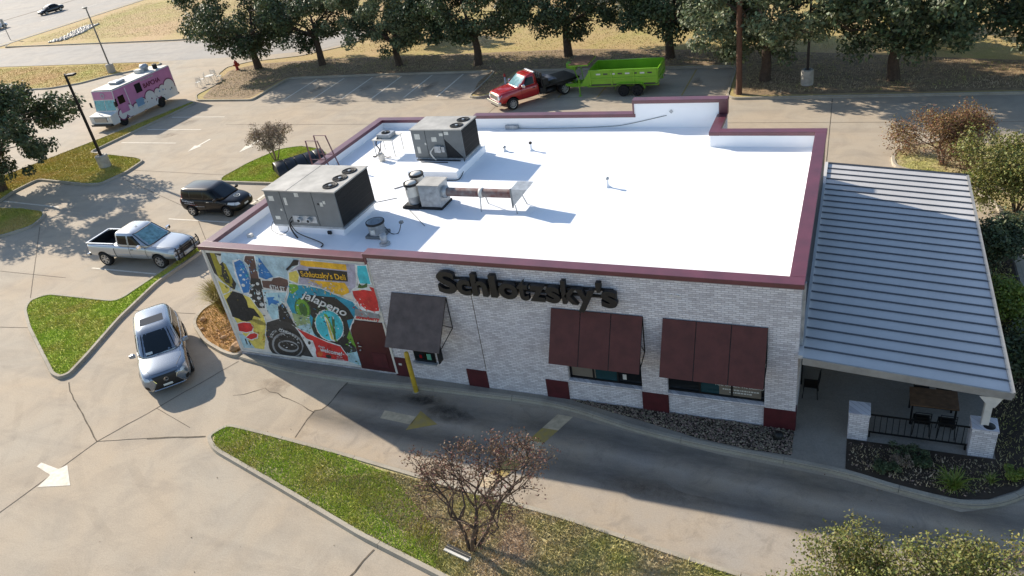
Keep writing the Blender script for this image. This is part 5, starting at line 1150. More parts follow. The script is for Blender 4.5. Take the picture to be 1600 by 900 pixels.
# ------------------------------------------------------------------ silver crossover in the drive
def crossover(loc, rz):
    t = thing('crossover_car', 'silver-blue luxury crossover with spindle grille driving towards the drive-through', 'car', loc, rz)
    st = [(-2.44, .5, .78, .98, .55, .66, .60), (-2.34, .36, .72, 1.08, .78, .88, .80), (-1.9, .24, .68, 1.10, .86, .95, .87), (-1.0, .22, .66, 1.06, .88, .95, .88), (0, .22, .64, 1.03, .88, .95, .88), (.8, .22, .64, 1.02, .88, .95, .88), (1.25, .22, .64, 1.04, .88, .95, .88), (1.8, .22, .62, 1.01, .86, .95, .85), (2.2, .22, .58, .96, .82, .94, .80), (2.4, .24, .54, .88, .74, .86, .72), (2.48, .28, .5, .78, .62, .74, .60)]
    cab = [(.98, -2.30, 1.22, .86), (1.12, -2.26, 1.06, .85), (1.3, -2.2, .80, .81), (1.48, -2.08, .52, .76), (1.62, -1.96, .28, .715), (1.70, -1.86, .10, .66), (1.75, -1.65, -.12, .54)]
    S = make_shell(t, st, cab, 'paint_lexus', (1.42, -1.37), .95, .37)
    S.patch('windshield', 'F', [(-.76, 1.08), (.76, 1.08), (.62, 1.63), (-.62, 1.63)], 'screen_glass', t, 10, 8)
    S.patch('rear_window', 'B', [(-.62, 1.18), (.62, 1.18), (.52, 1.52), (-.52, 1.52)], 'car_glass', t)
    for s, md in ((1, 'L'), (-1, 'R')):
        S.patch('side_window', md, [(.62, 1.08), (-.38, 1.09), (-.38, 1.53), (.17, 1.51)], 'car_glass', t)
        S.patch('side_window', md, [(-.46, 1.09), (-1.35, 1.11), (-1.30, 1.53), (-.46, 1.53)], 'car_glass', t)
        S.patch('side_window', md, [(-1.43, 1.12), (-2.0, 1.22), (-1.72, 1.5), (-1.38, 1.52)], 'car_glass', t)
        S.line('roof_rail', md, [(.05, 1.6), (-1.6, 1.6)], .03, 'plastic_black', t, .02)
        for xx in ((.72, -.42), ): pass
        S.line('door_seam', md, [(.95, .98), (.98, .5), (.9, .32)], .012, 'plastic_black', t); S.line('door_seam', md, [(-.42, 1.03), (-.42, .32)], .012, 'plastic_black', t); S.line('door_seam', md, [(-1.28, 1.05), (-1.2, .75), (-1.0, .35)], .012, 'plastic_black', t)
        S.line('sill_trim', md, [(1.0, .27), (-1.0, .27)], .07, 'plastic_black', t, 0)
        S.line('window_trim', md, [(.75, 1.055), (-1.4, 1.085), (-2.05, 1.2)], .022, 'chrome', t)
        for xx in (.32, -.62): S.patch('door_handle', md, [(xx, .9), (xx-.2, .905), (xx-.2, .94), (xx, .935)], 'chrome', t, 3, 1, .03)
        mirror(t, .72, s*.86, 1.1, s, 'paint_lexus')
        S.patch('headlight', 'F', [(s*.56, .74), (s*.84, .80), (s*.88, .93), (s*.58, .84)], 'lamp_glass', t, 6, 3)
        S.patch('headlight_lower', 'F', [(s*.66, .36), (s*.84, .42), (s*.80, .58), (s*.68, .52)], 'plastic_black', t, 4, 3)
        S.patch('tail_light', 'B', [(s*.35, .98), (s*.82, .98), (s*.80, 1.08), (s*.35, 1.06)], 'tail_red', t)
        for x_ in (1.42, -1.37): wheel(t, x_, s*.83, .37, .25, s, 'alloy', 5)
    S.patch('grille', 'F', [(-.36, .60), (.36, .60), (.52, .92), (-.52, .92)], 'plastic_black', t, 8, 4); S.patch('grille', 'F', [(-.62, .28), (.62, .28), (.36, .60), (-.36, .60)], 'plastic_black', t, 8, 5)
    S.line('grille_trim', 'F', [(-.53, .92), (-.37, .60), (-.63, .28), (.63, .28), (.37, .60), (.53, .92)], .035, 'chrome', t, .012)
    S.patch('number_plate', 'F', [(-.17, .40), (.17, .40), (.17, .49), (-.17, .49)], 'plate_white', t, 4, 2, .03)
    p, d = S.hit('F', 0, .66); MB().lathe([(.085, 0), (.085, .012), (.068, .012), (.068, 0)], 20, (p.x+.012, 0, .67), 'x').build('badge', 'chrome', t)
    lb = MB(); lb.box(p.x+.014, -.045, .62, p.x+.024, -.028, .72); lb.box(p.x+.014, -.045, .62, p.x+.024, .05, .637); lb.build('badge_letter', 'chrome', t)
    S.patch('sunroof', 'T', [(-.85, -.44), (-.25, -.46), (-.25, .46), (-.85, .44)], 'car_glass', t, 6, 6)
    S.line('hood_seam', 'T', [(1.02, .74), (1.7, .72), (2.2, .50)], .012, 'plastic_black', t); S.line('hood_seam', 'T', [(1.02, -.74), (1.7, -.72), (2.2, -.50)], .012, 'plastic_black', t)
    S.patch('dash_paper', 'F', [(-.5, 1.12), (-.25, 1.12), (-.25, 1.18), (-.5, 1.18)], 'plate_white', t, 2, 2, .012)
    for sy in (-.1, .35): S.line('wiper', 'F', [(sy, 1.06), (sy+.4, 1.1)], .015, 'plastic_black', t, .015)
    a = MB(); a.rings([[(-1.62, -.03, 1.67), (-1.62, .03, 1.67), (-1.45, .01, 1.68), (-1.45, -.01, 1.68)], [(-1.66, -.008, 1.75), (-1.66, .008, 1.75), (-1.6, .004, 1.75), (-1.6, -.004, 1.75)]]); a.build('antenna_fin', 'plastic_black', t)
    return t
crossover((-24.12, -0.98, 0), atan2(-2.59, 2.83))

# ------------------------------------------------------------------ silver extended-cab pickup
def pickup(loc, rz):
    t = thing('pickup_truck', 'silver extended-cab pickup with black brush guard nosed up to the grass strip', 'truck', loc, rz)
    st = [(-2.90, .62, .82, 1.12, .74, .78, .74), (-2.84, .5, .8, 1.22, .90, .94, .92), (-2.0, .48, .85, 1.24, .94, 1.0, .95), (-1.0, .46, .85, 1.23, .95, 1.0, .95), (.3, .42, .82, 1.20, .95, 1.0, .95), (1.1, .42, .82, 1.19, .95, 1.0, .94), (1.5, .44, .84, 1.17, .95, 1.0, .92), (2.2, .46, .84, 1.13, .94, .99, .88), (2.65, .46, .80, 1.08, .90, .95, .80), (2.86, .48, .78, 1.0, .84, .88, .74), (2.92, .52, .74, .92, .74, .78, .64)]
    bed = MB().box(-2.76, -.78, .74, -.98, .78, 1.6)
    cab = [(1.15, -.86, 1.55, .93), (1.25, -.86, 1.36, .90), (1.45, -.84, 1.05, .85), (1.65, -.80, .78, .80), (1.78, -.77, .58, .755), (1.84, -.7, .42, .70), (1.87, -.5, .2, .55)]
    S = make_shell(t, st, cab, 'paint_silver', (1.86, -1.79), 1.0, .40, [(bed, 2)], p=6.0)
    S.patch('windshield', 'F', [(-.78, 1.22), (.78, 1.22), (.66, 1.76), (-.66, 1.76)], 'sunshade_glass', t, 10, 8)
    S.line('screen_frame', 'F', [(-.80, 1.2), (.80, 1.2), (.68, 1.78), (-.68, 1.78), (-.80, 1.2)], .05, 'plastic_black', t, .004)
    S.patch('rear_window', 'B', [(-.62, 1.35), (.62, 1.35), (.58, 1.72), (-.58, 1.72)], 'car_glass', t)
    for s, md in ((1, 'L'), (-1, 'R')):
        S.patch('side_window', md, [(1.02, 1.24), (.18, 1.26), (.18, 1.72), (.52, 1.72)], 'car_glass', t)
        S.patch('side_window', md, [(.08, 1.27), (-.55, 1.28), (-.55, 1.72), (.08, 1.72)], 'car_glass', t)
        S.line('door_seam', md, [(1.2, 1.15), (1.2, .5)], .014, 'plastic_black', t); S.line('door_seam', md, [(.13, 1.7), (.13, .48)], .012, 'plastic_black', t); S.line('cab_gap', md, [(-.88, 1.2), (-.9, .5)], .03, 'well_black', t)
        S.line('side_moulding', md, [(1.15, .72), (-.85, .74)], .03, 'paint_silver', t, .01)
        S.patch('door_handle', md, [(.42, 1.02), (.22, 1.02), (.22, 1.06), (.42, 1.06)], 'plastic_black', t, 3, 1, .03)
        mirror(t, 1.05, s*.93, 1.28, s, 'chrome', 1.15)
        S.patch('headlight', 'F', [(s*.44, .78), (s*.84, .82), (s*.86, .98), (s*.44, .96)], 'lamp_glass', t, 5, 4); S.patch('headlight_side', md, [(2.85, .84), (2.55, .88), (2.6, 1.0), (2.82, .97)], 'lamp_glass', t)
        S.patch('headlight_trim', 'F', [(s*.44, .85), (s*.86, .88), (s*.86, .91), (s*.44, .88)], 'plastic_black', t, 5, 1, .012)
        S.patch('tail_light', md, [(-2.78, .85), (-2.88, .85), (-2.86, 1.15), (-2.76, 1.15)], 'tail_red', t, 3, 3); S.patch('tail_light_rear', 'B', [(s*.76, .82), (s*.90, .82), (s*.90, 1.14), (s*.76, 1.14)], 'tail_red', t, 3, 3)
        for x_ in (1.86, -1.79): wheel(t, x_, s*.86, .40, .27, s, 'alloy', 6)
        MB().box(-2.78, s*.80-.04, 1.235, -.95, s*.80+.04, 1.262).build('bed_rail', 'chrome' if False else 'paint_silver', t, bevel=.01)
    MB().box(-2.88, -.82, 1.20, -2.77, .82, 1.255).build('tailgate_cap', 'paint_silver', t, bevel=.01)
    MB().box(-3.02, -.9, .5, -2.86, .9, .66).build('rear_bumper', 'chrome', t, bevel=.03)
    for i in range(5): MB().box(-2.7, -.7+i*.33, .745, -1.05, -.7+i*.33+.06, .756).build('bed_rib', 'pickup_liner', t)
    S.patch('grille', 'F', [(-.46, .66), (.46, .66), (.44, .98), (-.44, .98)], 'plastic_black', t, 6, 4)
    S.patch('grille_bar', 'F', [(-.45, .80), (.45, .80), (.45, .84), (-.45, .84)], 'chrome', t, 6, 1, .02)
    MB().box(2.86, -.86, .44, 2.98, .86, .64).build('front_bumper', 'paint_silver', t, bevel=.03); MB().box(2.982, -.16, .47, 2.99, .16, .6).build('number_plate', 'plate_white', t)
    S.line('hood_seam', 'T', [(1.5, .8), (2.2, .78), (2.8, .6)], .012, 'plastic_black', t); S.line('hood_seam', 'T', [(1.5, -.8), (2.2, -.78), (2.8, -.6)], .012, 'plastic_black', t)
    S.patch('roof_lamp', 'T', [(.1, -.06), (.18, -.06), (.18, .06), (.1, .06)], 'plastic_black', t, 2, 2, .03)
    g = MB()
    for y in (-.8, -.42, .42, .8): g.tube([(3.05, y, .42), (3.08, y, .9), (3.0, y*.97, 1.12)], .03, 6)
    for z in (.5, .75, 1.0): g.tube([(3.0, -.86, z), (3.1, -.6, z), (3.12, 0, z), (3.1, .6, z), (3.0, .86, z)], .026, 6)
    g.tube([(2.9, -.4, .5), (3.08, -.4, .5)], .03, 6); g.tube([(2.9, .4, .5), (3.08, .4, .5)], .03, 6)
    g.build('brush_guard', 'plastic_black', t)
    gm = MB()
    for s in (1, -1):
        for y in (.47, .60, .73): gm.tube([(3.04, s*y, .55), (3.06, s*y, 1.0)], .012, 5)
    gm.build('lamp_guard', 'plastic_black', t)
    return t
pickup((-32.72, 6.52, 0), R(3))

# ------------------------------------------------------------------ black boxy hatchback with lettering
def boxy(loc, rz):
    t = thing('boxy_hatchback', 'dark boxy hatchback with lettering on its side, parked beyond the silver pickup', 'car', loc, rz)
    st = [(-2.05, .42, .75, 1.02, .62, .74, .70), (-1.97, .3, .7, 1.10, .80, .86, .82), (-1.4, .22, .68, 1.12, .84, .90, .86), (0, .2, .66, 1.08, .84, .89, .86), (.8, .2, .66, 1.04, .84, .89, .84), (1.2, .22, .66, 1.02, .84, .90, .82), (1.65, .24, .64, .96, .82, .89, .76), (1.95, .28, .6, .86, .72, .80, .62), (2.05, .34, .55, .74, .55, .64, .48)]
    cab = [(1.02, -1.98, 1.22, .84), (1.2, -1.96, .98, .80), (1.38, -1.92, .72, .76), (1.52, -1.87, .52, .72), (1.6, -1.8, .38, .67), (1.64, -1.6, .15, .55)]
    S = make_shell(t, st, cab, 'paint_black', (1.28, -1.27), .89, .33, p=6.5)
    S.patch('windshield', 'F', [(-.72, 1.08), (.72, 1.08), (.62, 1.55), (-.62, 1.55)], 'screen_glass', t, 10, 8); S.patch('rear_window', 'B', [(-.6, 1.15), (.6, 1.15), (.58, 1.5), (-.58, 1.5)], 'car_glass', t)
    for s, md in ((1, 'L'), (-1, 'R')):
        S.patch('side_window', md, [(.82, 1.12), (-.15, 1.13), (-.15, 1.5), (.48, 1.5)], 'car_glass', t); S.patch('side_window', md, [(-.22, 1.13), (-1.1, 1.15), (-1.1, 1.5), (-.22, 1.5)], 'car_glass', t); S.patch('side_window', md, [(-1.2, 1.17), (-1.75, 1.22), (-1.7, 1.5), (-1.2, 1.5)], 'car_glass', t)
        S.line('door_seam', md, [(.9, 1.0), (.95, .5), (.9, .3)], .012, 'well_black', t); S.line('door_seam', md, [(-.18, 1.1), (-.18, .3)], .012, 'well_black', t); S.line('door_seam', md, [(-1.1, 1.1), (-.9, .6), (-.88, .3)], .012, 'well_black', t)
        S.patch('door_handle', md, [(.22, .9), (.02, .9), (.02, .94), (.22, .94)], 'chrome', t, 3, 1, .03)
        mirror(t, .82, s*.84, 1.1, s, 'paint_black')
        S.patch('headlight', 'F', [(s*.45, .66), (s*.72, .68), (s*.78, .84), (s*.5, .80)], 'lamp_glass', t, 5, 4); S.patch('headlight_side', md, [(1.85, .70), (1.45, .78), (1.5, .88), (1.82, .84)], 'lamp_glass', t)
        S.patch('tail_light', 'B', [(s*.62, .9), (s*.78, .9), (s*.74, 1.3), (s*.62, 1.3)], 'tail_red', t, 3, 5); S.patch('tail_light_side', md, [(-1.9, .8), (-1.98, .82), (-1.93, 1.3), (-1.87, 1.3)], 'tail_red', t, 3, 5)
        for x_ in (1.28, -1.27): wheel(t, x_, s*.78, .33, .23, s, 'alloy', 5)
        S.line('roof_rail', md, [(.2, 1.575), (-1.7, 1.575)], .03, 'plastic_black', t, .015)
    S.patch('grille', 'F', [(-.4, .38), (.4, .38), (.35, .52), (-.35, .52)], 'well_black', t); S.patch('number_plate', 'F', [(-.17, .5), (.17, .5), (.17, .6), (-.17, .6)], 'plate_white', t, 3, 2, .02)
    # hood emblem: pale ring
    pts = [(1.55+.17*cos(a*2*pi/20), .17*sin(a*2*pi/20)) for a in range(21)]
    S.line('hood_emblem', 'T', pts, .045, 'plate_white', t, .004); S.line('hood_emblem', 'T', [(1.47, -.08), (1.6, .0), (1.52, .09)], .035, 'plate_white', t, .004)
    p, d = S.hit('R', -1.2, .85)
    mat('print_white_v', '#c4c4c8', .5); mat('print_red_v', '#8b2327', .5)
    r_ = random.Random(3)
    for (x_, z_, n_, h_, m_, sl) in ((-1.76, .93, 16, .12, 'print_white_v', -.10), (-1.62, .80, 14, .05, 'print_white_v', -.08), (-1.2, .72, 9, .045, 'print_red_v', 0), (-.86, .62, 12, .05, 'print_white_v', 0)):
        for i in range(n_):
            w_ = r_.uniform(.025, .05); xx = x_+i*.055; zz_ = z_+sl*i*.055; hh = h_*r_.choice((.6, .65, 1.0)); S.patch('lettering_stroke', 'R', [(xx, zz_), (xx+w_, zz_), (xx+w_*r_.uniform(.5, 1), zz_+hh), (xx, zz_+hh)], m_, t, 1, 1, .006)
    return t
boxy((-32.55, 12.2, 0), R(2))

# ------------------------------------------------------------------ sedans on the far highway
def sedan(loc, rz, paint, label):
    t = thing('sedan', label, 'car', loc, rz, 'cars on the far highway')
    st = [(-2.35, .45, .65, .88, .6, .7, .62), (-2.25, .3, .6, .96, .8, .86, .76), (-1.5, .2, .58, .98, .84, .92, .82), (0, .2, .58, .94, .84, .92, .84), (1.0, .2, .58, .9, .84, .92, .82), (1.9, .22, .55, .8, .8, .88, .7), (2.3, .3, .5, .68, .6, .7, .5)]
    cab = [(.9, -1.75, 1.25, .80), (1.1, -1.45, .8, .73), (1.28, -1.15, .4, .66), (1.38, -.95, .1, .6), (1.42, -.7, -.1, .5)]
    S = make_shell(t, st, cab, paint, (1.4, -1.4), .92, .33)
    S.patch('windshield', 'F', [(-.66, .97), (.66, .97), (.55, 1.32), (-.55, 1.32)], 'screen_glass', t); S.patch('rear_window', 'B', [(-.62, 1.0), (.62, 1.0), (.52, 1.3), (-.52, 1.3)], 'car_glass', t)
    for s, md in ((1, 'L'), (-1, 'R')):
        S.patch('side_window', md, [(.8, .98), (-.25, .99), (-.25, 1.3), (.25, 1.3)], 'car_glass', t); S.patch('side_window', md, [(-.32, .99), (-1.3, 1.0), (-1.0, 1.28), (-.32, 1.3)], 'car_glass', t)
        for x_ in (1.4, -1.4): wheel(t, x_, s*.80, .33, .22, s, 'alloy', 6)
        S.patch('tail_light', 'B', [(s*.45, .72), (s*.75, .72), (s*.74, .86), (s*.45, .86)], 'tail_red', t); S.patch('headlight', 'F', [(s*.4, .58), (s*.66, .6), (s*.66, .7), (s*.42, .66)], 'lamp_glass', t)
        mirror(t, .75, s*.82, .98, s, paint)
    return t
sedan((-131.8, 71.2, .01), R(84), 'paint_white', 'white sedan at the left edge on the far highway')
sedan((-132.4, 83.2, .01), R(-96), 'paint_navy', 'dark navy sedan with a bright roof reflection on the far highway')
sedan((-137.2, 97.5, .01), R(-96), 'paint_black', 'black sedan cut by the top edge on the far highway')

# ------------------------------------------------------------------ pink and white food truck
def food_truck(loc, rz):
    t = thing('food_truck', 'pink and white step-van food truck with cloud graphics parked behind the light pole', 'food truck', loc, rz)
    mat('ft_white', '#d0d0ce', .4, var=(2, .08)); mat('ft_pink', '#b878a0', .45, var=(1.5, .12)); mat('ft_plum', '#6b2a52', .5); mat('ft_magenta', '#5e1038', .5); mat('ft_blue', '#6f93b0', .5); mat('ft_rose', '#c65f7f', .5)
    mat('ft_screen', '#3f9aa6', .12, spec=.8, var=(4, .4))
    b = MB(); prof = [(-3.9, .44), (3.05, .44), (3.9, .44), (4.0, .6), (4.0, 1.22), (3.15, 1.32), (2.95, 2.25), (2.85, 2.98), (-3.9, 3.02)]
    b.prism(prof, 'y', -1.17, 1.17); me = bool_shell(b, 'ft_white', wells((2.75, -1.75), 1.17, .42, .36), sub=0, smooth=False)
    o = bpy.data.objects.new('body', me); col.objects.link(o); o.parent = t; bv = o.modifiers.new('bevel', 'BEVEL'); bv.width = .04; bv.segments = 2; bv.limit_method = 'ANGLE'
    MB().box(-3.86, -1.12, 3.021, 2.8, 1.12, 3.05).build('roof', 'white_paint', t, bevel=.02)
    for s in (1, -1):
        y = s*1.172
        def pn(nm, poly, m, k=.004): return MB().prism(poly, 'y', y, y+s*k).build(nm, m, t)
        pn('pink_side', [(-3.84, 1.15), (2.95, .95), (2.93, 2.2), (2.83, 2.93), (-3.84, 2.97)], 'ft_pink')
        # scalloped cloud edge, plum outline behind white
        cl = [(-3.84, 0.50), (2.9, 0.50), (3.2, 1.2)]; bumps = [(2.7, .40, .95), (1.9, .46, 1.0), (1.1, .34, .95), (.3, .46, 1.0), (-.7, .58, 1.2), (-1.65, .38, 1.3), (-2.3, .38, 1.4), (-3.15, .62, 1.4)]
        for i, (cx, r_, cz) in enumerate(bumps):
            pn('cloud_outline', [(cx+(r_+.1)*cos(a), cz+(r_+.1)*sin(a)) for a in np.linspace(0, 2*pi, 24, endpoint=False)], 'ft_plum', .005+.0003*i)
        for i, (cx, r_, cz) in enumerate(bumps): pn('cloud', [(cx+r_*cos(a), max(0.50, cz+r_*sin(a))) for a in np.linspace(0, 2*pi, 24, endpoint=False)], 'ft_white', .009+.0003*i)
        pn('lower_band', [(-3.84, 0.50), (-2.35, 0.50), (-2.35, .95), (-1.15, .95), (-1.15, 0.50), (2.1, 0.50), (2.1, .95), (3.4, .95), (3.4, 1.0), (-3.84, 1.2)], 'ft_white', .013)
        r_ = random.Random(5)
        for k in range(16):
            cx = r_.uniform(-3.5, 2.3); cz = r_.uniform(1.0, 1.4); q = r_.uniform(.05, .1); pn('sprinkle', [(cx-q, cz-q*.6), (cx+q*.6, cz-q), (cx+q, cz+q*.5), (cx-q*.5, cz+q)], ['ft_blue', 'ft_magenta', 'hvac_grey'][k % 3], .0165)
        fd = pn('cab_door', [(2.78, 1.0), (1.85, 1.0), (1.85, 2.62), (2.7, 2.62)], 'ft_pink', .018); MB().prism([(2.68, 1.75), (1.98, 1.75), (1.98, 2.38), (2.62, 2.38)], 'y', y+s*.018, y+s*.024).build('pane', 'car_glass', fd)
        pn('quarter_window', [(3.02, 1.7), (2.84, 1.7), (2.8, 2.3), (2.93, 2.3)], 'car_glass', .016)
        pn('door_post', [(1.62, .9), (1.55, .9), (1.55, 2.8), (1.62, 2.8)], 'ft_white', .018)
        MB().box(.1, y-.02 if s > 0 else y-.16, .88, .95, y+.16 if s > 0 else y+.02, .92).build('service_shelf', 'white_paint', t)
        pn('service_hatch', [(.95, .95), (.15, .95), (.15, 1.55), (.95, 1.55)], 'ft_blue', .02)
        hw_ = pn('window_opening', [(.55, 1.98), (-.15, 1.98), (-.15, 2.72), (.55, 2.72)], 'well_black', .018)
        pn('fuel_flap', [(-.3, 2.75), (-1.8, 2.75), (-1.8, 2.86), (-.3, 2.86)], 'galv', .016)
        text_mesh('BAPCHA', .52, .006, 'side_lettering', 'ft_magenta', t, frame((-.35 if s > 0 else -2.6, y+s*.02, 2.12), (-s, 0, 0), (0, 0, 1)), offset=.014)
        for x_ in (2.75, -1.75):
            wheel(t, x_, s*1.0, 0.42, .28, s, 'hvac_dark', 8)
        if True:
            mb_ = MB(); mb_.tube([(2.95, s*1.15, 1.6), (3.25, s*1.35, 1.75), (3.25, s*1.35, 2.1)], .015, 5); mb_.box(3.2, s*1.35-.09, 1.75, 3.25, s*1.35+.09, 2.15); mb_.build('wing_mirror', 'plastic_black', t)
        MB().lathe([(.11, 0), (.10, .03), (0, .04)], 16, (4.0, s*.82, .95), 'x').build('headlight', 'lamp_glass', t)
        MB().box(-3.94, s*.95-.1, .9, -3.9, s*.95+.1, 1.2).build('tail_light', 'tail_red', t)
    # front: windscreen halves, pink header, grille
    n_ = Vector((.93, 0, .20)).normalized()
    def fpan(nm, y0, y1, z0, z1, m, e):
        def X(z): return 3.15-(z-1.32)*(.2/.93) if z < 2.25 else 2.95-(z-2.25)*(.1/.73)
        k = MB(); k.add([(X(z0)+e, y0, z0), (X(z0)+e, y1, z0), (X(z1)+e, y1, z1), (X(z1)+e, y0, z1), (X(z0)-.01, y0, z0), (X(z0)-.01, y1, z0), (X(z1)-.01, y1, z1), (X(z1)-.01, y0, z1)], [(0, 1, 2, 3), (7, 6, 5, 4), (0, 4, 5, 1), (1, 5, 6, 2), (2, 6, 7, 3), (3, 7, 4, 0)]); return k.build(nm, m, t)
    fpan('front_header', -1.1, 1.1, 2.28, 2.92, 'ft_pink', .008); fpan('windshield', -1.08, -.03, 1.42, 2.22, 'ft_screen', .01); fpan('windshield', .03, 1.08, 1.42, 2.22, 'ft_screen', .01)
    mat('ft_mint', '#8fb7b4', .5)
    k = MB(); k.rings([[(2.945+.02-(z-2.5)*.137, y, z) for y, z in ((.2*q*cos(a), 2.6+.2*q*sin(a)) for a in np.linspace(0, 2*pi, 20, endpoint=False))] for q in (1.0, .72)], False); k.build('front_emblem', 'ft_mint', t)
    MB().box(3.98, -.7, .75, 4.03, .7, 1.12).build('grille', 'hvac_grey', t, bevel=.01)
    gr = MB(); [gr.box(4.03, -.66, .79+i*.08, 4.045, .66, .82+i*.08) for i in range(4)]; gr.build('grille_bars', 'chrome', t)
    MB().box(3.95, -1.12, .42, 4.18, 1.12, .60).build('front_bumper', 'plastic_black', t, bevel=.03); MB().box(-4.1, -1.1, .42, -3.9, 1.1, .6).build('rear_bumper', 'plastic_black', t, bevel=.03)
    MB().box(-3.96, -1.12, .75, -3.905, 1.12, 2.85).build('rear_door', 'ft_plum', t, bevel=.01)
    a = MB(); a.box(.5, -.5, 3.05, 1.5, .45, 3.28); a.build('air_conditioner', 'galv', t, bevel=.08)
    v = MB(); v.lathe([(.3, 3.05), (.3, 3.25), (.38, 3.3), (.38, 3.5), (.25, 3.62), (0, 3.66)], 18, (-2.4, -.1, 0)); v.build('roof_vent', 'galv', t, True); MB().box(-2.1, -.6, 3.05, -1.6, .1, 3.35).build('vent_box', 'white_paint', t, bevel=.03); MB().lathe([(.2, 3.05), (.2, 3.4), (.28, 3.42), (0, 3.5)], 14, (-3.0, .5, 0)).build('vent_stack', 'hvac_dark', t)
    return t
food_truck((-55.92, 28.95, 0), R(-88))

# ------------------------------------------------------------------ red flatbed truck and green dump trailer
def flatbed(loc, rz):
    t = thing('flatbed_truck', 'red heavy-duty single-cab truck with dark flatbed and dual rear wheels', 'truck', loc, rz)
    st = [(.2, .5, .9, 1.3, .9, .98, .92), (.26, .46, .88, 1.34, .95, 1.02, .97), (1.2, .44, .88, 1.34, .95, 1.02, .97), (1.75, .46, .9, 1.34, .95, 1.02, .95), (2.4, .5, .92, 1.32, .95, 1.02, .93), (3.0, .52, .9, 1.28, .92, .98, .86), (3.22, .54, .86, 1.2, .86, .92, .80), (3.3, .58, .82, 1.08, .76, .82, .72)]
    cab = [(1.28, .22, 1.95, .95), (1.4, .22, 1.75, .91), (1.6, .24, 1.45, .86), (1.8, .27, 1.2, .81), (1.94, .3, 1.05, .77), (2.0, .36, .9, .72), (2.03, .5, .7, .6)]
    S = make_shell(t, st, cab, 'paint_red', (2.35,), 1.02, .43, p=6)
    S.patch('windshield', 'F', [(-.78, 1.38), (.78, 1.38), (.67, 1.92), (-.67, 1.92)], 'sunshade_glass', t, 10, 8); S.patch('rear_window', 'B', [(-.6, 1.45), (.6, 1.45), (.56, 1.85), (-.56, 1.85)], 'car_glass', t)
    for s, md in ((1, 'L'), (-1, 'R')):
        S.patch('side_window', md, [(1.42, 1.36), (.55, 1.38), (.55, 1.86), (1.08, 1.86)], 'car_glass', t)
        S.line('door_seam', md, [(1.6, 1.3), (1.6, .55)], .014, 'well_black', t); S.line('door_seam', md, [(.42, 1.9), (.42, .55)], .014, 'well_black', t); S.patch('door_handle', md, [(.75, 1.1), (.55, 1.1), (.55, 1.15), (.75, 1.15)], 'plastic_black', t, 3, 1, .03)
        mirror(t, 1.5, s*.95, 1.45, s, 'chrome', 1.3)
        S.patch('headlight', 'F', [(s*.60, .88), (s*.86, .90), (s*.88, 1.16), (s*.62, 1.14)], 'lamp_glass', t, 4, 4); S.line('lamp_trim', 'F', [(s*.62, .86), (s*.84, .88), (s*.86, 1.14)], .04, 'plate_white', t, .014)
        wheel(t, 2.35, s*.88, .42, .28, s, 'alloy', 8); wheel(t, -1.75, s*.92, .42, .24, s, 'alloy', 8); wheel(t, -1.75, s*.62, .42, .24, s, 'alloy', 8)
        MB().box(-.25, s*.98-.16, .55, .2, s*.98+.06, .95).build('tool_box', 'plastic_black', t, bevel=.02); MB().cyl((-1.1, s*.7, .55), (-.3, s*.7, .55), .2, None, 16).build('fuel_tank', 'plastic_black', t, True)
        MB().box(-2.4, s*1.06-.02, .8, -1.1, s*1.06+.02, .95).build('mud_guard', 'plastic_black', t)
    S.patch('grille', 'F', [(-.56, .80), (.56, .80), (.56, 1.16), (-.56, 1.16)], 'chrome', t, 6, 5, .02)
    for k in range(4): S.patch('grille_bar', 'F', [(-.5, .84+k*.08), (.5, .84+k*.08), (.5, .87+k*.08), (-.5, .87+k*.08)], 'plastic_black', t, 6, 1, .03)
    MB().box(3.2, -.95, .48, 3.42, .95, .74).build('front_bumper', 'chrome', t, bevel=.04); MB().box(3.2, -.5, .36, 3.36, .5, .48).build('air_dam', 'plastic_black', t, bevel=.02)
    S.line('hood_seam', 'T', [(1.9, .78), (2.6, .74), (3.15, .6)], .014, 'well_black', t); S.line('hood_seam', 'T', [(1.9, -.78), (2.6, -.74), (3.15, -.6)], .014, 'well_black', t)
    for k in range(5): MB().lathe([(.04, 2.02), (.035, 2.06), (0, 2.075)], 10, (.95, -.5+k*.25, 0)).build('roof_marker', 'amber', t)
    MB().box(.3, -.66, 2.03, .42, .66, 2.1).build('light_bar', 'lamp_glass', t, bevel=.02)
    fr_ = MB(); fr_.box(-3.0, -.42, .55, .4, -.3, .75); fr_.box(-3.0, .3, .55, .4, .42, .75); fr_.build('chassis_rails', 'plastic_black', t)
    dk = MB().box(-2.95, -1.1, .92, .02, 1.1, 1.04).build('flatbed_deck', 'black_metal', t, bevel=.01)
    rk = MB(); rk.box(-.03, -1.05, 1.04, .05, -.97, 2.0); rk.box(-.03, .97, 1.04, .05, 1.05, 2.0); rk.box(-.03, -.97, 1.94, .05, .97, 2.0); rk.box(-.03, -.97, 1.3, .05, .97, 1.36); [rk.box(-.02, -.8+i*.32, 1.36, .02, -.76+i*.32, 1.94) for i in range(6)]; rk.build('headache_rack', 'plastic_black', t)
    mat('tarp_grey', '#5b626c', .8, var=(3, .4), bump=(5, .8))
    tp = MB(); V_2 = []
    for i in range(9):
        ring = []
        for j in range(9):
            x = -.25-.14*i*1.0; y = -.85+1.7*j/8; z = 1.05+.42*(1-((i-4)/5)**2)*(1-(abs(j-4)/5)**3)+.05*mnoise.noise(Vector((x*3, y*3, 0))); ring.append((x, y, z))
        V_2.append(ring)
    tp.rings(V_2, False, False); tp.build('tarp', 'tarp_grey', t, True)
    MB().box(-.5, -1.05, 1.04, -.08, 1.05, 1.5).build('cross_bed_box', 'plastic_black', t, bevel=.02)
    for s in (1, -1): MB().tube([(1.9, s*-.95, 1.3), (2.5, s*-.9, 1.3)], .004, 4).build('hood_trim', 'chrome', t)
    return t
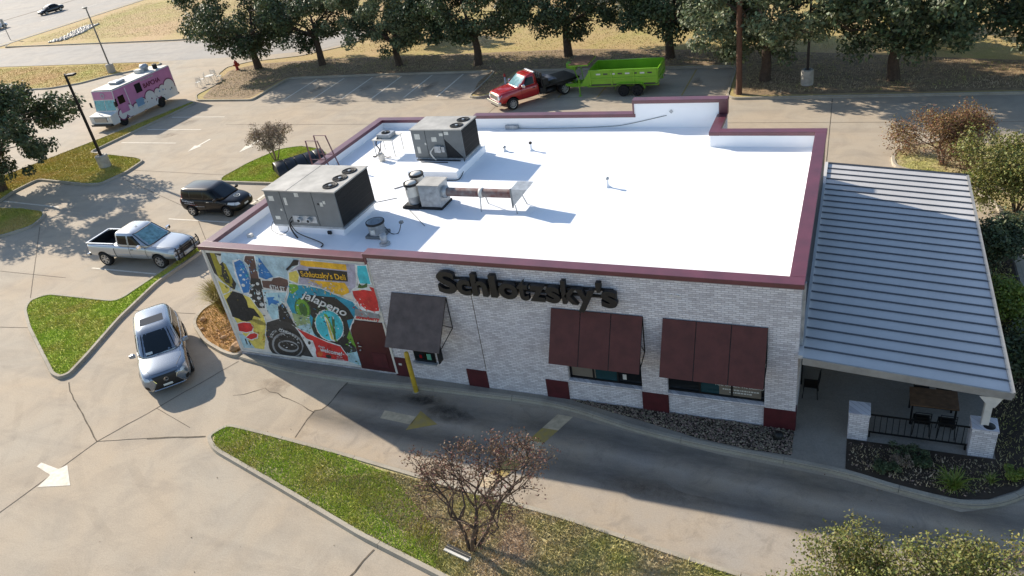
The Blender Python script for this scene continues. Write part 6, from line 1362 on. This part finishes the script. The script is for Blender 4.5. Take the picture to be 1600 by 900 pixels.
# the rear wheel and front wheel on the near side stand at these spots
fx = Vector((-2.95, -3.33)).normalized(); left = Vector((-fx.y, fx.x))
org = Vector((-20.5, 28.68))-fx*2.35-left*.95
flatbed((org.x, org.y, 0), atan2(fx.y, fx.x))
def dump_trailer(loc, rz):
    t = thing('dump_trailer', 'bright green tandem-axle dump trailer hitched to the red truck', 'trailer', loc, rz)
    mat('tr_green', '#74ab22', .4, 0, var=(1.5, .15), coat=.3); mat('tr_floor', '#4a4d46', .7, .3, var=(3, .4))
    X0, X1, Y, Z0, Z1 = -2.45, 2.2, 1.15, .85, 1.74
    MB().box(X0, -Y, Z0-.12, X1, Y, Z0).build('floor', 'tr_floor', t)
    for s in (1, -1):
        MB().box(X0, s*Y-.035, Z0, X1, s*Y+.035, Z1).build('side_wall', 'tr_green', t, bevel=.008)
        MB().box(X0, s*Y-.06, Z1, X1, s*Y+.06, Z1+.07).build('top_rail', 'tr_green', t, bevel=.01)
        MB().box(X0, s*(Y+.06)-.025, Z0+.32, X1, s*(Y+.06)+.025, Z0+.42).build('side_rail', 'tr_green', t, bevel=.006)
        for i in range(4): x = X0+.08+i*(X1-X0-.16)/3; MB().prism([(x-.05, Z0-.05), (x+.05, Z0-.05), (x+.05, Z1-.04), (x-.05, Z1-.04)], 'y', s*Y+s*.035, s*Y+s*.09).build('stake_rib', 'tr_green', t)
        for i in range(8):
            x = X0+.35+i*.5; MB().box(x, s*Y+s*.035-.004, Z0+.62, x+.3, s*Y+s*.04+.004, Z0+.72).build('hook_slot', 'plate_white' if i % 2 else 'tr_floor', t)
        fd = MB(); fd.rings([[(x, s*(Y-.05), z), (x, s*(Y+.28), z), (x, s*(Y+.28), z-.02), (x, s*(Y-.05), z-.02)] for x, z in ((-1.62, .5), (-1.5, .82), (-1.3, .9), (.1, .9), (.3, .82), (.42, .5))]); fd.build('fender', 'tr_green', t)
        for x_ in (-1.08, -.15): wheel(t, x_, s*(Y+.1), .38, .24, s, 'hvac_dark', 6)
        MB().box(X0, s*.7-.06, .52, X1+.3, s*.7+.06, .72).build('frame_rail', 'tr_green', t)
    MB().box(X1-.04, -Y, Z0, X1+.04, Y, Z1+.05).build('front_wall', 'tr_green', t)
    for s in (1, -1):
        g = MB().box(X0-.05, (.02 if s > 0 else -Y-.03), Z0-.02, X0+.03, (Y+.03 if s > 0 else -.02), Z1).build('rear_gate', 'tr_green', t)
        for z in (Z0+.2, Z0+.75): MB().box(X0-.1, (.08 if s > 0 else -Y+.05), z, X0-.051, (Y-.05 if s > 0 else -.08), z+.08).build('gate_bar', 'tr_green', g)
        MB().lathe([(.06, 0), (.06, .02), (0, .03)], 10, (X0-.05, s*(Y-.12), .62), 'x').build('tail_light', 'tail_red', t)
    nk = MB(); nk.prism([(2.2, .5), (3.7, .5), (4.2, .62), (4.2, .76), (3.7, .72), (2.2, .72)], 'y', -.5, -.36); nk.prism([(2.2, .5), (3.7, .5), (4.2, .62), (4.2, .76), (3.7, .72), (2.2, .72)], 'y', .36, .5); nk.box(3.5, -.36, .55, 3.65, .36, .7); nk.build('neck_beams', 'tr_green', t)
    MB().prism([(2.24, .72), (2.9, .72), (2.24, 1.7)], 'y', -1.1, -1.02).build('gusset', 'tr_green', t); MB().prism([(2.24, .72), (2.9, .72), (2.24, 1.7)], 'y', 1.02, 1.1).build('gusset', 'tr_green', t)
    MB().box(2.26, -1.05, 2.08, 3.6, 1.05, 2.15).build('rack_frame', 'tr_green', t)
    for i in range(6): MB().box(2.28, -1.04+i*.35, 2.152, 3.65, -1.04+i*.35+.33, 2.19).build('deck_board', 'wood', t)
    for y in (-.85, .85): MB().tube([(3.4, y, 2.1), (3.1, y*.5, .7)], .035, 6).build('rack_post', 'tr_green', t)
    MB().prism([(3.62, 1.35), (4.3, 1.55), (4.3, 1.9), (3.62, 1.75)], 'y', -1.0, -.45).build('pump_box', 'tr_green', t, bevel=.02)
    jk = MB(); jk.tube([(3.0, 1.0, .15), (3.0, 1.0, 1.2)], .045, 8); jk.box(2.9, .9, 0, 3.1, 1.1, .04); jk.tube([(3.0, 1.0, .04), (3.0, 1.0, .2)], .035, 8); jk.build('jack', 'tr_green', t)
    jk = MB(); jk.tube([(2.45, -1.0, .15), (2.45, -1.0, 1.0)], .045, 8); jk.box(2.35, -1.1, 0, 2.55, -.9, .04); jk.tube([(2.45, -1.0, .03), (2.45, -1.0, .2)], .035, 8); jk.build('jack', 'tr_green', t)
    cp = MB(); cp.tube([(4.15, 0, .7), (4.55, 0, .7)], .06, 8); cp.tube([(4.2, -.4, .7), (4.15, 0, .7), (4.2, .4, .7)], .05, 8); cp.build('coupler', 'black_metal', t)
    return t
dump_trailer((-13.55, 32.35, 0), R(181.5))
# ================================================================== poles, posts, small things
def light_pole(x, y, h, label, base_h=.95, base_r=.42, arm=1.0, az=0.0, dark='pole_dark', bm='kerb_concrete', tilt=0.0, base_pale=True):
    t = thing('light_pole', label, 'light pole', (x, y, 0.05), az, 'parking-lot light poles')
    MB().lathe([(base_r, -.1), (base_r, base_h-.05), (base_r-.05, base_h), (0, base_h)], 24).build('concrete_base', 'base_pale', t)
    MB().box(-.17, -.17, base_h, .17, .17, base_h+.03).build('base_plate', dark, t)
    MB().rings([[(sx*w, sy*w, z) for sx, sy in ((-1, -1), (1, -1), (1, 1), (-1, 1))] for z, w in ((base_h+.02, .075), (h, .06))]).build('pole', dark, t)
    if arm:
        MB().box(0.05, -.03, h-.14, arm*.5, .03, h-.08).build('arm', dark, t)
        MB().box(arm*.4, -.2, h-.16, arm*.4+.62, .2, h-.03).build('lamp_head', dark, t, bevel=.03)
        MB().box(arm*.4+.06, -.15, h-.175, arm*.4+.56, .15, h-.161).build('lens', 'lamp_glass', t)
    return t
mat('pole_dark', '#241f1d', .55, .3, var=(4, .2)); mat('base_pale', '#a9a49a', .9, var=(3, .25), bump=(20, .2)); mat('pole_grey', '#6a6a68', .5, .5)
light_pole(-47.8, 17.65, 6.75, 'black square light pole with one lamp head in the left grass island', az=R(15), arm=.3)
light_pole(-73.4, 42.2, 6.9, 'grey light pole with twin lamp heads behind the food truck', az=R(150), dark='pole_grey', arm=.5)
light_pole(-1.88, 32.35, 7.6, 'dark light pole on a white concrete base among the oaks on the right', az=R(-90), base_h=1.0, base_r=.38, arm=.5)
p = thing('utility_pole', 'brown wooden utility pole at the kerb by the end of the parking row', 'utility pole', (-5.8, 30.75, 0.05))
MB().lathe([(.19, -.1), (.17, 4), (.155, 9.2), (.14, 9.5), (0, 9.52)], 18).build('pole', 'pole_wood', p, True)
MB().box(-1.1, -.06, 8.6, 1.1, .06, 8.74).build('crossarm', 'pole_wood', p); [MB().lathe([(.03, 8.74), (.05, 8.8), (.03, 8.88), (0, 8.9)], 10, (x, 0, 0)).build('insulator', 'galv', p) for x in (-1, -.5, .5, 1)]
p = thing('road_sign_post', 'thin grey post at the left edge beside the far highway', 'sign post', (-116.9, 62.8, 0))
MB().tube([(0, 0, 0), (0, 0, 3.0)], .05, 8).build('post', 'pole_grey', p); MB().box(-.35, -.015, 2.3, .35, .015, 3.1).build('plate', 'galv', p)
# hydrant
hy = thing('fire_hydrant', 'red fire hydrant on the verge beside the leftmost oak', 'hydrant', (-55.0, 41.1, .09)); hy.scale = (1.25, 1.25, 1.25); mat('hydrant_red', '#9c2a1e', .5, var=(5, .2))
MB().lathe([(.17, 0), (.17, .05), (.12, .07), (.115, .52), (.15, .54), (.15, .58), (.12, .66), (.06, .74), (.03, .76), (.03, .82), (0, .82)], 18).build('barrel', 'hydrant_red', hy, True)
for s in (1, -1): MB().lathe([(.06, 0), (.06, s*.14), (.075, s*.14), (.075, s*.19), (0, s*.19)], 12, (0, s*.08, .42), 'y').build('nozzle', 'hydrant_red', hy)
MB().lathe([(.075, 0), (.075, .12), (.09, .12), (.09, .18), (0, .18)], 12, (.09, 0, .38), 'x').build('nozzle', 'hydrant_red', hy)
# white garden chairs and table by the food truck lane
mat('chair_white', '#c9c7c0', .5)
def bistro(x, y, rz, lbl):
    c = thing('garden_chair', lbl, 'chair', (x, y, 0.02), rz, 'white wire chairs by the verge')
    s_ = MB(); [s_.box(-.22, -.22+i*.09, .43, .22, -.22+i*.09+.06, .45) for i in range(5)]; s_.build('seat', 'chair_white', c)
    b = MB(); b.tube([(-.22, .22, .44), (-.22, .3, .95), (.22, .3, .95), (.22, .22, .44)], .016, 6); [b.box(-.2, .24+.02*i, .55+i*.12, .2, .26+.02*i, .61+i*.12) for i in range(3)]; b.build('backrest', 'chair_white', c)
    for sx in (-1, 1):
        for sy in (-1, 1): MB().tube([(sx*.2, sy*.2, .43), (sx*.24, sy*.24, 0)], .016, 6).build('leg', 'chair_white', c)
bistro(-55.7, 38.3, R(20), 'white slatted chair farthest from the food truck, by the kerb curve'); bistro(-56.0, 37.2, R(-60), 'white slatted chair in the middle of the group by the kerb'); bistro(-55.6, 36.2, R(-120), 'white slatted chair nearest the food truck'); bistro(-54.6, 38.0, R(120), 'white slatted chair close to the verge kerb')
t = thing('garden_table', 'small white table among the slatted chairs by the verge', 'table', (-55.0, 37.2, 0.02)); MB().lathe([(0, .7), (.42, .7), (.42, .73), (0, .735)], 22).build('table_top', 'chair_white', t)
for k in range(3): a = k*2.1; MB().tube([(.1*cos(a), .1*sin(a), .7), (.33*cos(a), .33*sin(a), 0)], .018, 6).build('leg', 'chair_white', t)
# gas riser with a red cap by the truck island
g = thing('marker_post', 'grey marker post with a red top standing in the earth behind the red truck', 'post', (-22.9, 33.2, .09)); MB().lathe([(.07, 0), (.07, .85), (0, .85)], 14).build('post', 'galv', g, True); MB().lathe([(.085, .85), (.085, 1.05), (.03, 1.1), (0, 1.1)], 14).build('cap', 'hydrant_red', g, True)
# ribbed black barrel cover on the grass
bc = thing('barrel_cover', 'black ribbed half-barrel cover lying on the grass by the small tree', 'cover', (-32.0, 16.95, .1), atan2(1.32, 1.06)); mat('ribbed_black', '#26282a', .42, .1, var=(3, .2))
ax = [(0.0+i*.64) for i in range(6)]
for i in range(5):
    x0_ = i*.64+.02; x1_ = x0_+.6; b = MB()
    prof = [(.95*cos(a), .80*sin(a)) for a in np.linspace(0, pi, 15)]
    b.rings([[(x0_, y*.97, z*.97) for y, z in prof], [(x0_+.04, y, z) for y, z in prof], [(x1_-.04, y, z) for y, z in prof], [(x1_, y*.97, z*.97) for y, z in prof]], False, False); b.build('rib_panel', 'ribbed_black', bc, True)
MB().prism([(.9*cos(a), .76*sin(a)) for a in np.linspace(0, pi, 15)], 'x', .06, .1).build('end_panel', 'plastic_black', bc); MB().prism([(.9*cos(a), .76*sin(a)) for a in np.linspace(0, pi, 15)], 'x', 3.08, 3.12).build('end_panel', 'plastic_black', bc)
# fallen grey tray in the front island, landscape light in the gravel
f = thing('light_tray', 'pale metal tray with black slots lying in the grass by the bare tree', 'ground fixture', (-8.0, -6.82, .12), R(-12)); MB().box(-.42, -.1, 0, .42, .06, .06).build('tray', 'white_paint', f, bevel=.01)
for k in range(2): MB().box(-.42, -.02+k*.08, .061, .4, .03+k*.08, .085).build('slot', 'plastic_black', f)
o = MB(); o.lathe([(.12, .0), (.14, .12), (.1, .2), (0, .22)], 10, (-.4, -.45, .12)); tag(o.build('landscape_light', 'plastic_black', None, True), 'small black landscape light in the gravel near the corner pier', 'garden light')
def rock(x, y, z, s, seed, label):
    b = bmesh.new(); bmesh.ops.create_icosphere(b, subdivisions=2, radius=1.0); r = Vector((seed*3.1, seed*1.7, seed))
    for v in b.verts: n = 1+.35*mnoise.noise(v.co*1.1+r)+.1*mnoise.noise(v.co*3+r); v.co = Vector((v.co.x*s[0]*n, v.co.y*s[1]*n, v.co.z*s[2]*n))
    me = bpy.data.meshes.new('boulder'); b.to_mesh(me); b.free(); me.materials.append(MATS['rock']); o = bpy.data.objects.new('boulder', me); col.objects.link(o); o.location = (x, y, z); o.rotation_euler = (0, 0, seed)
    return tag(o, label, 'rock', 'rocks in the corner bed')
rock(-21.45, 0.25, .22, (.3, .24, .17), 1, 'large tan block of rock at the foot of the mural'); rock(-24.6, 1.75, .16, (.17, .14, .12), 2, 'brown rock beside the tall ornamental grass'); rock(-24.1, 1.15, .14, (.12, .09, .07), 3, 'small pale rock at the kerb of the corner bed'); rock(-22.6, .75, .15, (.16, .12, .09), 4, 'low tan rock between the rubble and the mural'); rock(-22.0, 1.4, .15, (.16, .14, .1), 5, 'tan rock behind the rubble close to the wall')
# ================================================================== vegetation
def leaves_np(C, Rr, n, size, seed, flat=0.0, aspect=0.55):
    """n leaf quads scattered around clump centres C with radii Rr"""
    r = np.random.RandomState(seed); C = np.asarray(C, float); Rr = np.asarray(Rr, float)
    k = r.choice(len(C), n, p=Rr**2/np.sum(Rr**2)); d = r.randn(n, 3); d /= np.linalg.norm(d, axis=1)[:, None]
    rad = Rr[k]*(r.rand(n)**0.45); P = C[k]+d*rad[:, None]*np.array([1, 1, .8])
    nrm = d*.7+r.randn(n, 3)*.7+np.array([0, 0, .5]); nrm /= np.linalg.norm(nrm, axis=1)[:, None]
    u = np.cross(nrm, r.randn(n, 3)); u /= np.linalg.norm(u, axis=1)[:, None]; w = np.cross(nrm, u)
    s = size*(.6+.8*r.rand(n))[:, None]
    V = np.stack([P-u*s, P-w*s*aspect, P+u*s, P+w*s*aspect], 1).reshape(-1, 3); F = np.arange(4*n).reshape(n, 4)
    return V, F
def oak_meshes(seed, rad, h, hb, nclump=95, nleaf=15000, leaf='leaf_oak', size=.125, lean=(0, 0)):
    r = random.Random(seed); tr = MB(); tips = []
    fork = hb+.5; top = Vector((lean[0]*.4, lean[1]*.4, fork))
    tr.tube(smooth_path([(0, 0, -.1), (.03, .02, .3), (lean[0]*.15+r.uniform(-.1, .1), lean[1]*.15, fork*.5), tuple(top)], False, 4), [.36*q for q in np.linspace(1.15, .72, 13)], 10)
    for i in range(7):
        a = i*2*pi/7+r.uniform(-.3, .3); el = r.uniform(.35, 1.1); L = rad*r.uniform(.55, .85)
        e = top+Vector((cos(a)*cos(el)*L, sin(a)*cos(el)*L, sin(el)*L)); m = top.lerp(e, .5)+Vector((r.uniform(-.3, .3), r.uniform(-.3, .3), .25))
        tr.tube(smooth_path([tuple(top), tuple(m), tuple(e)], False, 4), list(np.linspace(.17, .05, 9)), 6)
        for j in range(4):
            t0 = r.uniform(.35, 1); b0 = top.lerp(e, t0); b1 = b0+Vector((r.uniform(-1, 1), r.uniform(-1, 1), r.uniform(-.2, .9)))*rad*.38; tr.tube([tuple(b0), tuple(b1)], [.05, .02], 5)
    C = []; Rr = []; cz = (hb+h)/2; hz = (h-hb)/2
    ph = [r.uniform(0, 6.28) for _ in range(6)]
    while len(C) < nclump:
        d = Vector((r.gauss(0, 1), r.gauss(0, 1), r.gauss(0, 1))).normalized(); q = r.uniform(.45, 1.0)**.6
        a = atan2(d.y, d.x); lob = 1+.16*sin(3*a+ph[0])+.12*sin(5*a+ph[1]+3*d.z)+.1*sin(4*d.z*2+ph[2])
        p = Vector((d.x*rad*q*lob+lean[0], d.y*rad*q*lob+lean[1], cz+d.z*hz*q*(1+.1*sin(2*a+ph[3]))))
        if p.z < hb-.6: continue
        C.append(tuple(p)); Rr.append(r.uniform(.45, 1.0)*rad/4.4)
    V, F = leaves_np(C, Rr, nleaf, size, seed)
    return tr.mesh('trunk', 'bark'), np_mesh('crown', V, F, leaf)
def plant_tree(nm, cat, label, loc, rz, meshes, sc=1.0, group=None):
    t = thing(nm, label, cat, loc, rz, group); t.scale = (sc, sc, sc)
    for n_, me in zip(('trunk', 'crown'), meshes):
        o = bpy.data.objects.new(n_, me); col.objects.link(o); o.parent = t
    return t
OAK = [oak_meshes(11, 5.4, 9.8, 1.5, 130, 29000), oak_meshes(12, 5.2, 9.4, 2.0, 125, 28000, lean=(.4, 0)), oak_meshes(13, 5.0, 9.8, 1.6, 120, 28000, leaf='leaf_oak_pale'), oak_meshes(14, 5.2, 9.4, 1.7, 125, 28000)]
G = 'live oaks along the back verge'
for (x, y, k, rz, sc, l) in ((-52.6, 41.3, 0, .4, 1.06, 'dark spreading oak behind the fire hydrant, the first of the back row'), (-45.1, 41.5, 1, 2.1, .98, 'dark oak with a forked trunk, second of the back row'),
    (-36.1, 40.3, 2, 1.0, .92, 'paler green oak, third of the back row'), (-28.0, 39.6, 3, 4.0, 1.0, 'dark oak left of the red truck, fourth of the back row'), (-20.6, 41.0, 1, 5.2, 1.0, 'oak rising behind the trailer\'s wooden rack'), (-12.0, 39.5, 3, 1.4, .98, 'oak rising behind the far end of the green trailer'),
    (-4.5, 33.4, 2, 3.0, 1.0, 'oak just right of the brown utility pole with low foliage'), (3.0, 32.9, 3, .2, 1.05, 'wide oak right of the white-based light pole'), (11.2, 34.5, 0, 2.7, 1.05, 'dark oak at the right edge of the picture'), (-7.9, 41.5, 2, .9, .95, 'pale oak behind the utility pole')):
    plant_tree('oak_tree', 'tree', l, (x, y, .05), rz, OAK[k], sc, G)
plant_tree('oak_tree', 'tree', 'dark oak at the left edge leaning over the grass island with the light pole', (-53.2, 13.3, .05), 0, oak_meshes(17, 4.9, 7.2, 1.3, 120, 26000, lean=(.9, .3)), 1.0)
# scrub and brighter trees farther back in the field
FAR = oak_meshes(21, 3.6, 6.5, .8, 60, 7000, 'leaf_yellowgreen', .2)
for i, (x, y, sc, l) in enumerate(((-38.5, 49, .8, 'bright yellow-green bush in the field between the second and third oaks'), (-27, 62, 1.0, 'yellow-green tree far back in the field, behind the fourth oak'), (4.5, 42, .75, 'yellow-green bush behind the wide oak on the right'), (14, 44, .9, 'yellow-green bush at the far right of the field'))):
    plant_tree('field_bush', 'bush', l, (x, y, .05), i*1.3, FAR, sc, 'bushes in the field')
# ---- crape myrtles: branching stems with fine leaves
def myrtle(seed, stems, h, spread, depth, nleaf, leaf, size, stem_r, bark='bark_pale', lean=(0, 0, 0), clump=.28, up_=.55, bare=0.0):
    r = random.Random(seed); b = MB(); ends = []
    def grow(p, d, L, rad, k):
        q = p+d*L*.5+Vector((r.uniform(-.06, .06), r.uniform(-.06, .06), 0))*L; e = p+d*L
        b.tube([tuple(p), tuple(q), tuple(e)], [rad, rad*.85, rad*.68], 6 if rad > .02 else 4, cap=False)
        if k == 0: ends.append(e); return
        for i in range(r.choice((2, 3, 3))):
            n_ = (d*up_+Vector((r.gauss(0, 1), r.gauss(0, 1), r.gauss(0, .6)+.25))*spread).normalized()
            grow(e, n_, L*r.uniform(.62, .82), rad*.66, k-1)
        if k <= 2: ends.append(e)
    for i in range(stems):
        a = i*2*pi/stems+r.uniform(-.4, .4); d = Vector((cos(a)*.35+lean[0], sin(a)*.35+lean[1], 1)).normalized(); grow(Vector((cos(a)*.08, sin(a)*.08, -.05)), d, h*r.uniform(.26, .34), stem_r*r.uniform(.8, 1.1), depth)
    rr = np.random.RandomState(seed); E_ = [e for e in ends if rr.rand() > bare]
    V, F = leaves_np([tuple(e) for e in E_], [clump*rr.uniform(.7, 1.3) for _ in E_], nleaf, size, seed)
    return b.mesh('branches', bark), np_mesh('crown', V, F, leaf)
def mtree(nm, label, cat, loc, rz, ms, sc=1.0):
    t = thing(nm, label, cat, loc, rz); t.scale = (sc, sc, sc)
    for n_, me in zip(('branches', 'crown'), ms):
        o = bpy.data.objects.new(n_, me); col.objects.link(o); o.parent = t
    return t
mtree('crape_myrtle', 'nearly bare crape myrtle with reddish leaves in the front grass island', 'tree', (-7.7, -6.52, .08), .3, myrtle(5, 4, 4.1, .42, 5, 5200, 'leaf_red', .032, .06, 'bark', (.22, .12, 0), .24, .62, .2))
mtree('crape_myrtle', 'dense yellow-green myrtle filling the bottom right corner', 'tree', (2.5, -7.15, .08), 1.1, myrtle(8, 6, 4.3, .44, 5, 42000, 'leaf_yellowgreen', .036, .06, 'bark_pale', (0, 0, 0), .34, .6), .93)
mtree('crape_myrtle', 'small round greyish crape myrtle in the grass by the black barrel cover', 'tree', (-33.78, 19.25, .1), .7, myrtle(3, 4, 2.7, .42, 4, 7000, 'leaf_tan', .045, .05, 'bark_pale', (.08, .05, 0), .30, .7))
mtree('crape_myrtle', 'wide rust-tinged crape myrtle beyond the back of the canopy', 'tree', (5.0, 19.9, .1), 2.0, myrtle(6, 6, 3.5, .55, 5, 15000, 'leaf_rust', .045, .06, 'bark_pale', (.0, .0, 0), .42, .55))
mtree('shrub', 'loose yellow-green shrub close behind the canopy corner at the right', 'shrub', (7.4, 15.2, .1), .4, myrtle(9, 8, 3.7, .6, 5, 26000, 'leaf_yellowgreen', .055, .05, 'bark', (0, 0, 0), .5, .5))
mtree('shrub', 'dark green shrub squeezed between the canopy edge and the kerb', 'shrub', (6.2, 10.6, .1), 1.4, myrtle(10, 5, 2.2, .5, 4, 9000, 'leaf_oak', .06, .04, 'bark', (0, 0, 0), .38, .6))
mtree('shrub', 'dark bushy shrub right of the corner pillar', 'shrub', (6.2, 3.6, .1), 2.4, myrtle(12, 5, 1.7, .5, 4, 8000, 'leaf_oak', .06, .04, 'bark', (0, 0, 0), .36, .6))
mtree('shrub', 'low green shrub in the strip beside the canopy, half way along', 'shrub', (6.1, 6.9, .1), 3.4, myrtle(15, 5, 1.5, .5, 4, 7000, 'leaf_fresh', .05, .04, 'bark', (0, 0, 0), .34, .6))
# ---- blades
def blades(name, label, polys, dens, h, w, matn, seed, z=.10, lean=.5):
    r = np.random.RandomState(seed); Vs = []
    for P in polys:
        A = np.array(P); lo = A.min(0); hi = A.max(0); n = int(abs(area2(P))/2*dens)
        q = lo+r.rand(int(n*np.prod(hi-lo)/(abs(area2(P))/2))+8, 2)*(hi-lo); q = q[inpoly_np(q[:, 0], q[:, 1], P)]; m = len(q)
        a = r.rand(m)*6.28; hh = h*(.5+r.rand(m)); ww = w*(.6+.8*r.rand(m)); l = r.randn(m, 2)*lean*hh[:, None]
        B = np.stack([q[:, 0], q[:, 1], np.full(m, z)], 1); dx = np.stack([np.cos(a)*ww, np.sin(a)*ww, np.zeros(m)], 1)
        Vs.append(np.stack([B-dx, B+dx, B+np.stack([l[:, 0], l[:, 1], hh], 1)], 1))
    V = np.concatenate(Vs); F = np.arange(len(V)*3).reshape(-1, 3)
    o = bpy.data.objects.new(name, np_mesh(name, V.reshape(-1, 3), F, matn)); col.objects.link(o); return kind(o, 'stuff', label)
def clip(P, f): return P
A1 = [(-18.7, -4.4), (-18.2, -4.9), (-14.8, -5.8), (-11.1, -6.8), (-8.4, -7.4), (-8.8, -6.3), (-10.5, -5.2), (-11.5, -4.55), (-13.7, -4.2), (-16.9, -4.0), (-18.5, -3.92)]
A2 = [(-13.5, -5.3), (-11.5, -4.5), (-9.1, -4.7), (-5.7, -4.95), (-1.5, -5.55), (4, -6.2), (9, -6.9), (8.6, -10.5), (2, -9.6), (-4, -8.4), (-8.35, -7.4), (-9.5, -6.6)]
blades('grass', 'short green lawn on the tip of the front island', [A1], 1500, .07, .012, 'grass_green', 1)
blades('dry_grass', 'brown thatch and weeds on the front island round the bare tree', [A2], 1100, .08, .014, 'grass_mixed', 2)
blades('grass', 'green lawn on the island left of the building', [B_in], 700, .07, .016, 'grass_green', 3)
blades('grass', 'patchy lawn on the light-pole island and the one below it', [D_in, D2_in], 420, .08, .02, 'grass_yellow', 4)
blades('dry_grass', 'yellow dry grass between the service road and the food-truck lane', [[(-113, 46.6), (-70, 45.2), (-73, 41), (-77, 37.4), (-85, 37), (-100, 36.6), (-113, 36)]], 60, .08, .02, 'grass_dry', 5)
blades('dry_grass', 'tawny dry grass of the field beyond the oaks', [[(-110, 60), (-50, 57), (-45, 55), (-45, 45.6), (-20, 43), (0, 39), (30, 37), (30, 62), (-110, 84)]], 22, .10, .02, 'field', 6, .08)
blades('dry_grass', 'sparse weeds in the shaded earth under the oaks', [offset_poly(lp if area2(lp) > 0 else lp[::-1], .4)], 45, .09, .02, 'grass_mixed', 7, .09)
blades('grass', 'weeds in the planted strip beside the canopy and the patio bed', [[(5.2, 1), (6.7, 1.6), (6.7, 12.7), (5.2, 12.7)], [(1.6, -.3), (1.6, -1.2), (4.2, -1.65), (5.5, -1.0), (6.4, 0), (6.7, 1.5), (5.2, 1), (5.2, -.2)], E_in], 170, .08, .013, 'grass_mixed', 8, .12)
blades('dry_grass', 'straw-coloured tufts in the corner bed below the mural', [CB_in], 300, .10, .012, 'grass_dry', 9)
# ---- clumps with long arching leaves
def clump(nm, label, cat, loc, n, h, w, spread, matn, seed, droop=.5):
    r = np.random.RandomState(seed); V = []; F = []
    for i in range(n):
        a = r.rand()*6.28; hh = h*(.55+.5*r.rand()); s = spread*(.25+.9*r.rand()); b0 = r.randn(2)*.06*spread*2; L = []
        for k in range(6):
            t = k/5; x = b0[0]+cos(a)*s*t; y = b0[1]+sin(a)*s*t; z = hh*(t*1.5-droop*t*t*(1.0+s/spread*.4)); L.append((x, y, z, w*(1-t)*(1 if k else .7)+.002))
        o = len(V)
        for (x, y, z, ww) in L: V += [(x-sin(a)*ww, y+cos(a)*ww, z), (x+sin(a)*ww, y-cos(a)*ww, z)]
        for k in range(5): F.append((o+2*k, o+2*k+1, o+2*k+3, o+2*k+2))
    o = bpy.data.objects.new(nm, np_mesh(nm, np.array(V), np.array(F), matn)); col.objects.link(o); o.location = loc; return tag(o, label, cat)
clump('ornamental_grass', 'tall straw-green ornamental grass clump at the left corner of the mural', 'plant', (-24.1, 2.75, .1), 1300, 2.0, .012, 1.0, 'leaf_reed', 1, .62)
clump('lily_plant', 'bright green strappy plant in the bed below the corner pillar', 'plant', (4.05, -1.35, .12), 90, .62, .022, .55, 'leaf_fresh', 2, .7)
clump('lily_plant', 'small green strappy plant in the bed right of the bright one', 'plant', (4.95, -.95, .12), 40, .3, .012, .3, 'leaf_fresh', 3, .7)
def ground_shrub(x, y, label, seed, matn, n=1500, rad=.3):
    r = np.random.RandomState(seed); C = [(r.uniform(-rad, rad), r.uniform(-rad, rad)*.7, r.uniform(.08, .22)) for _ in range(9)]; V, F = leaves_np(C, [.13]*9, n, .03, seed); b = MB()
    for c in C: b.tube([(0, 0, -.02), (c[0]*.6, c[1]*.6, c[2]*.6), c], [.012, .01, .005], 4)
    t = thing('low_shrub', label, 'plant', (x, y, .12)); o = bpy.data.objects.new('foliage', np_mesh('foliage', V, F, matn)); col.objects.link(o); o.parent = t; b.build('stems', 'bark', t)
ground_shrub(2.45, -1.1, 'low dark green plant in the bed nearest the walkway', 1, 'leaf_oak'); ground_shrub(2.85, -.75, 'dry greyish plant in the middle of the patio bed', 2, 'leaf_tan', 900, .25); ground_shrub(3.4, -.6, 'low green plant under the railing in the patio bed', 3, 'leaf_oak'); ground_shrub(2.9, -.35, 'small green plant tight against the railing base', 4, 'leaf_oak', 900, .3); ground_shrub(5.6, -.6, 'green plant at the kerb curve right of the corner pillar', 5, 'leaf_fresh', 1500, .35)
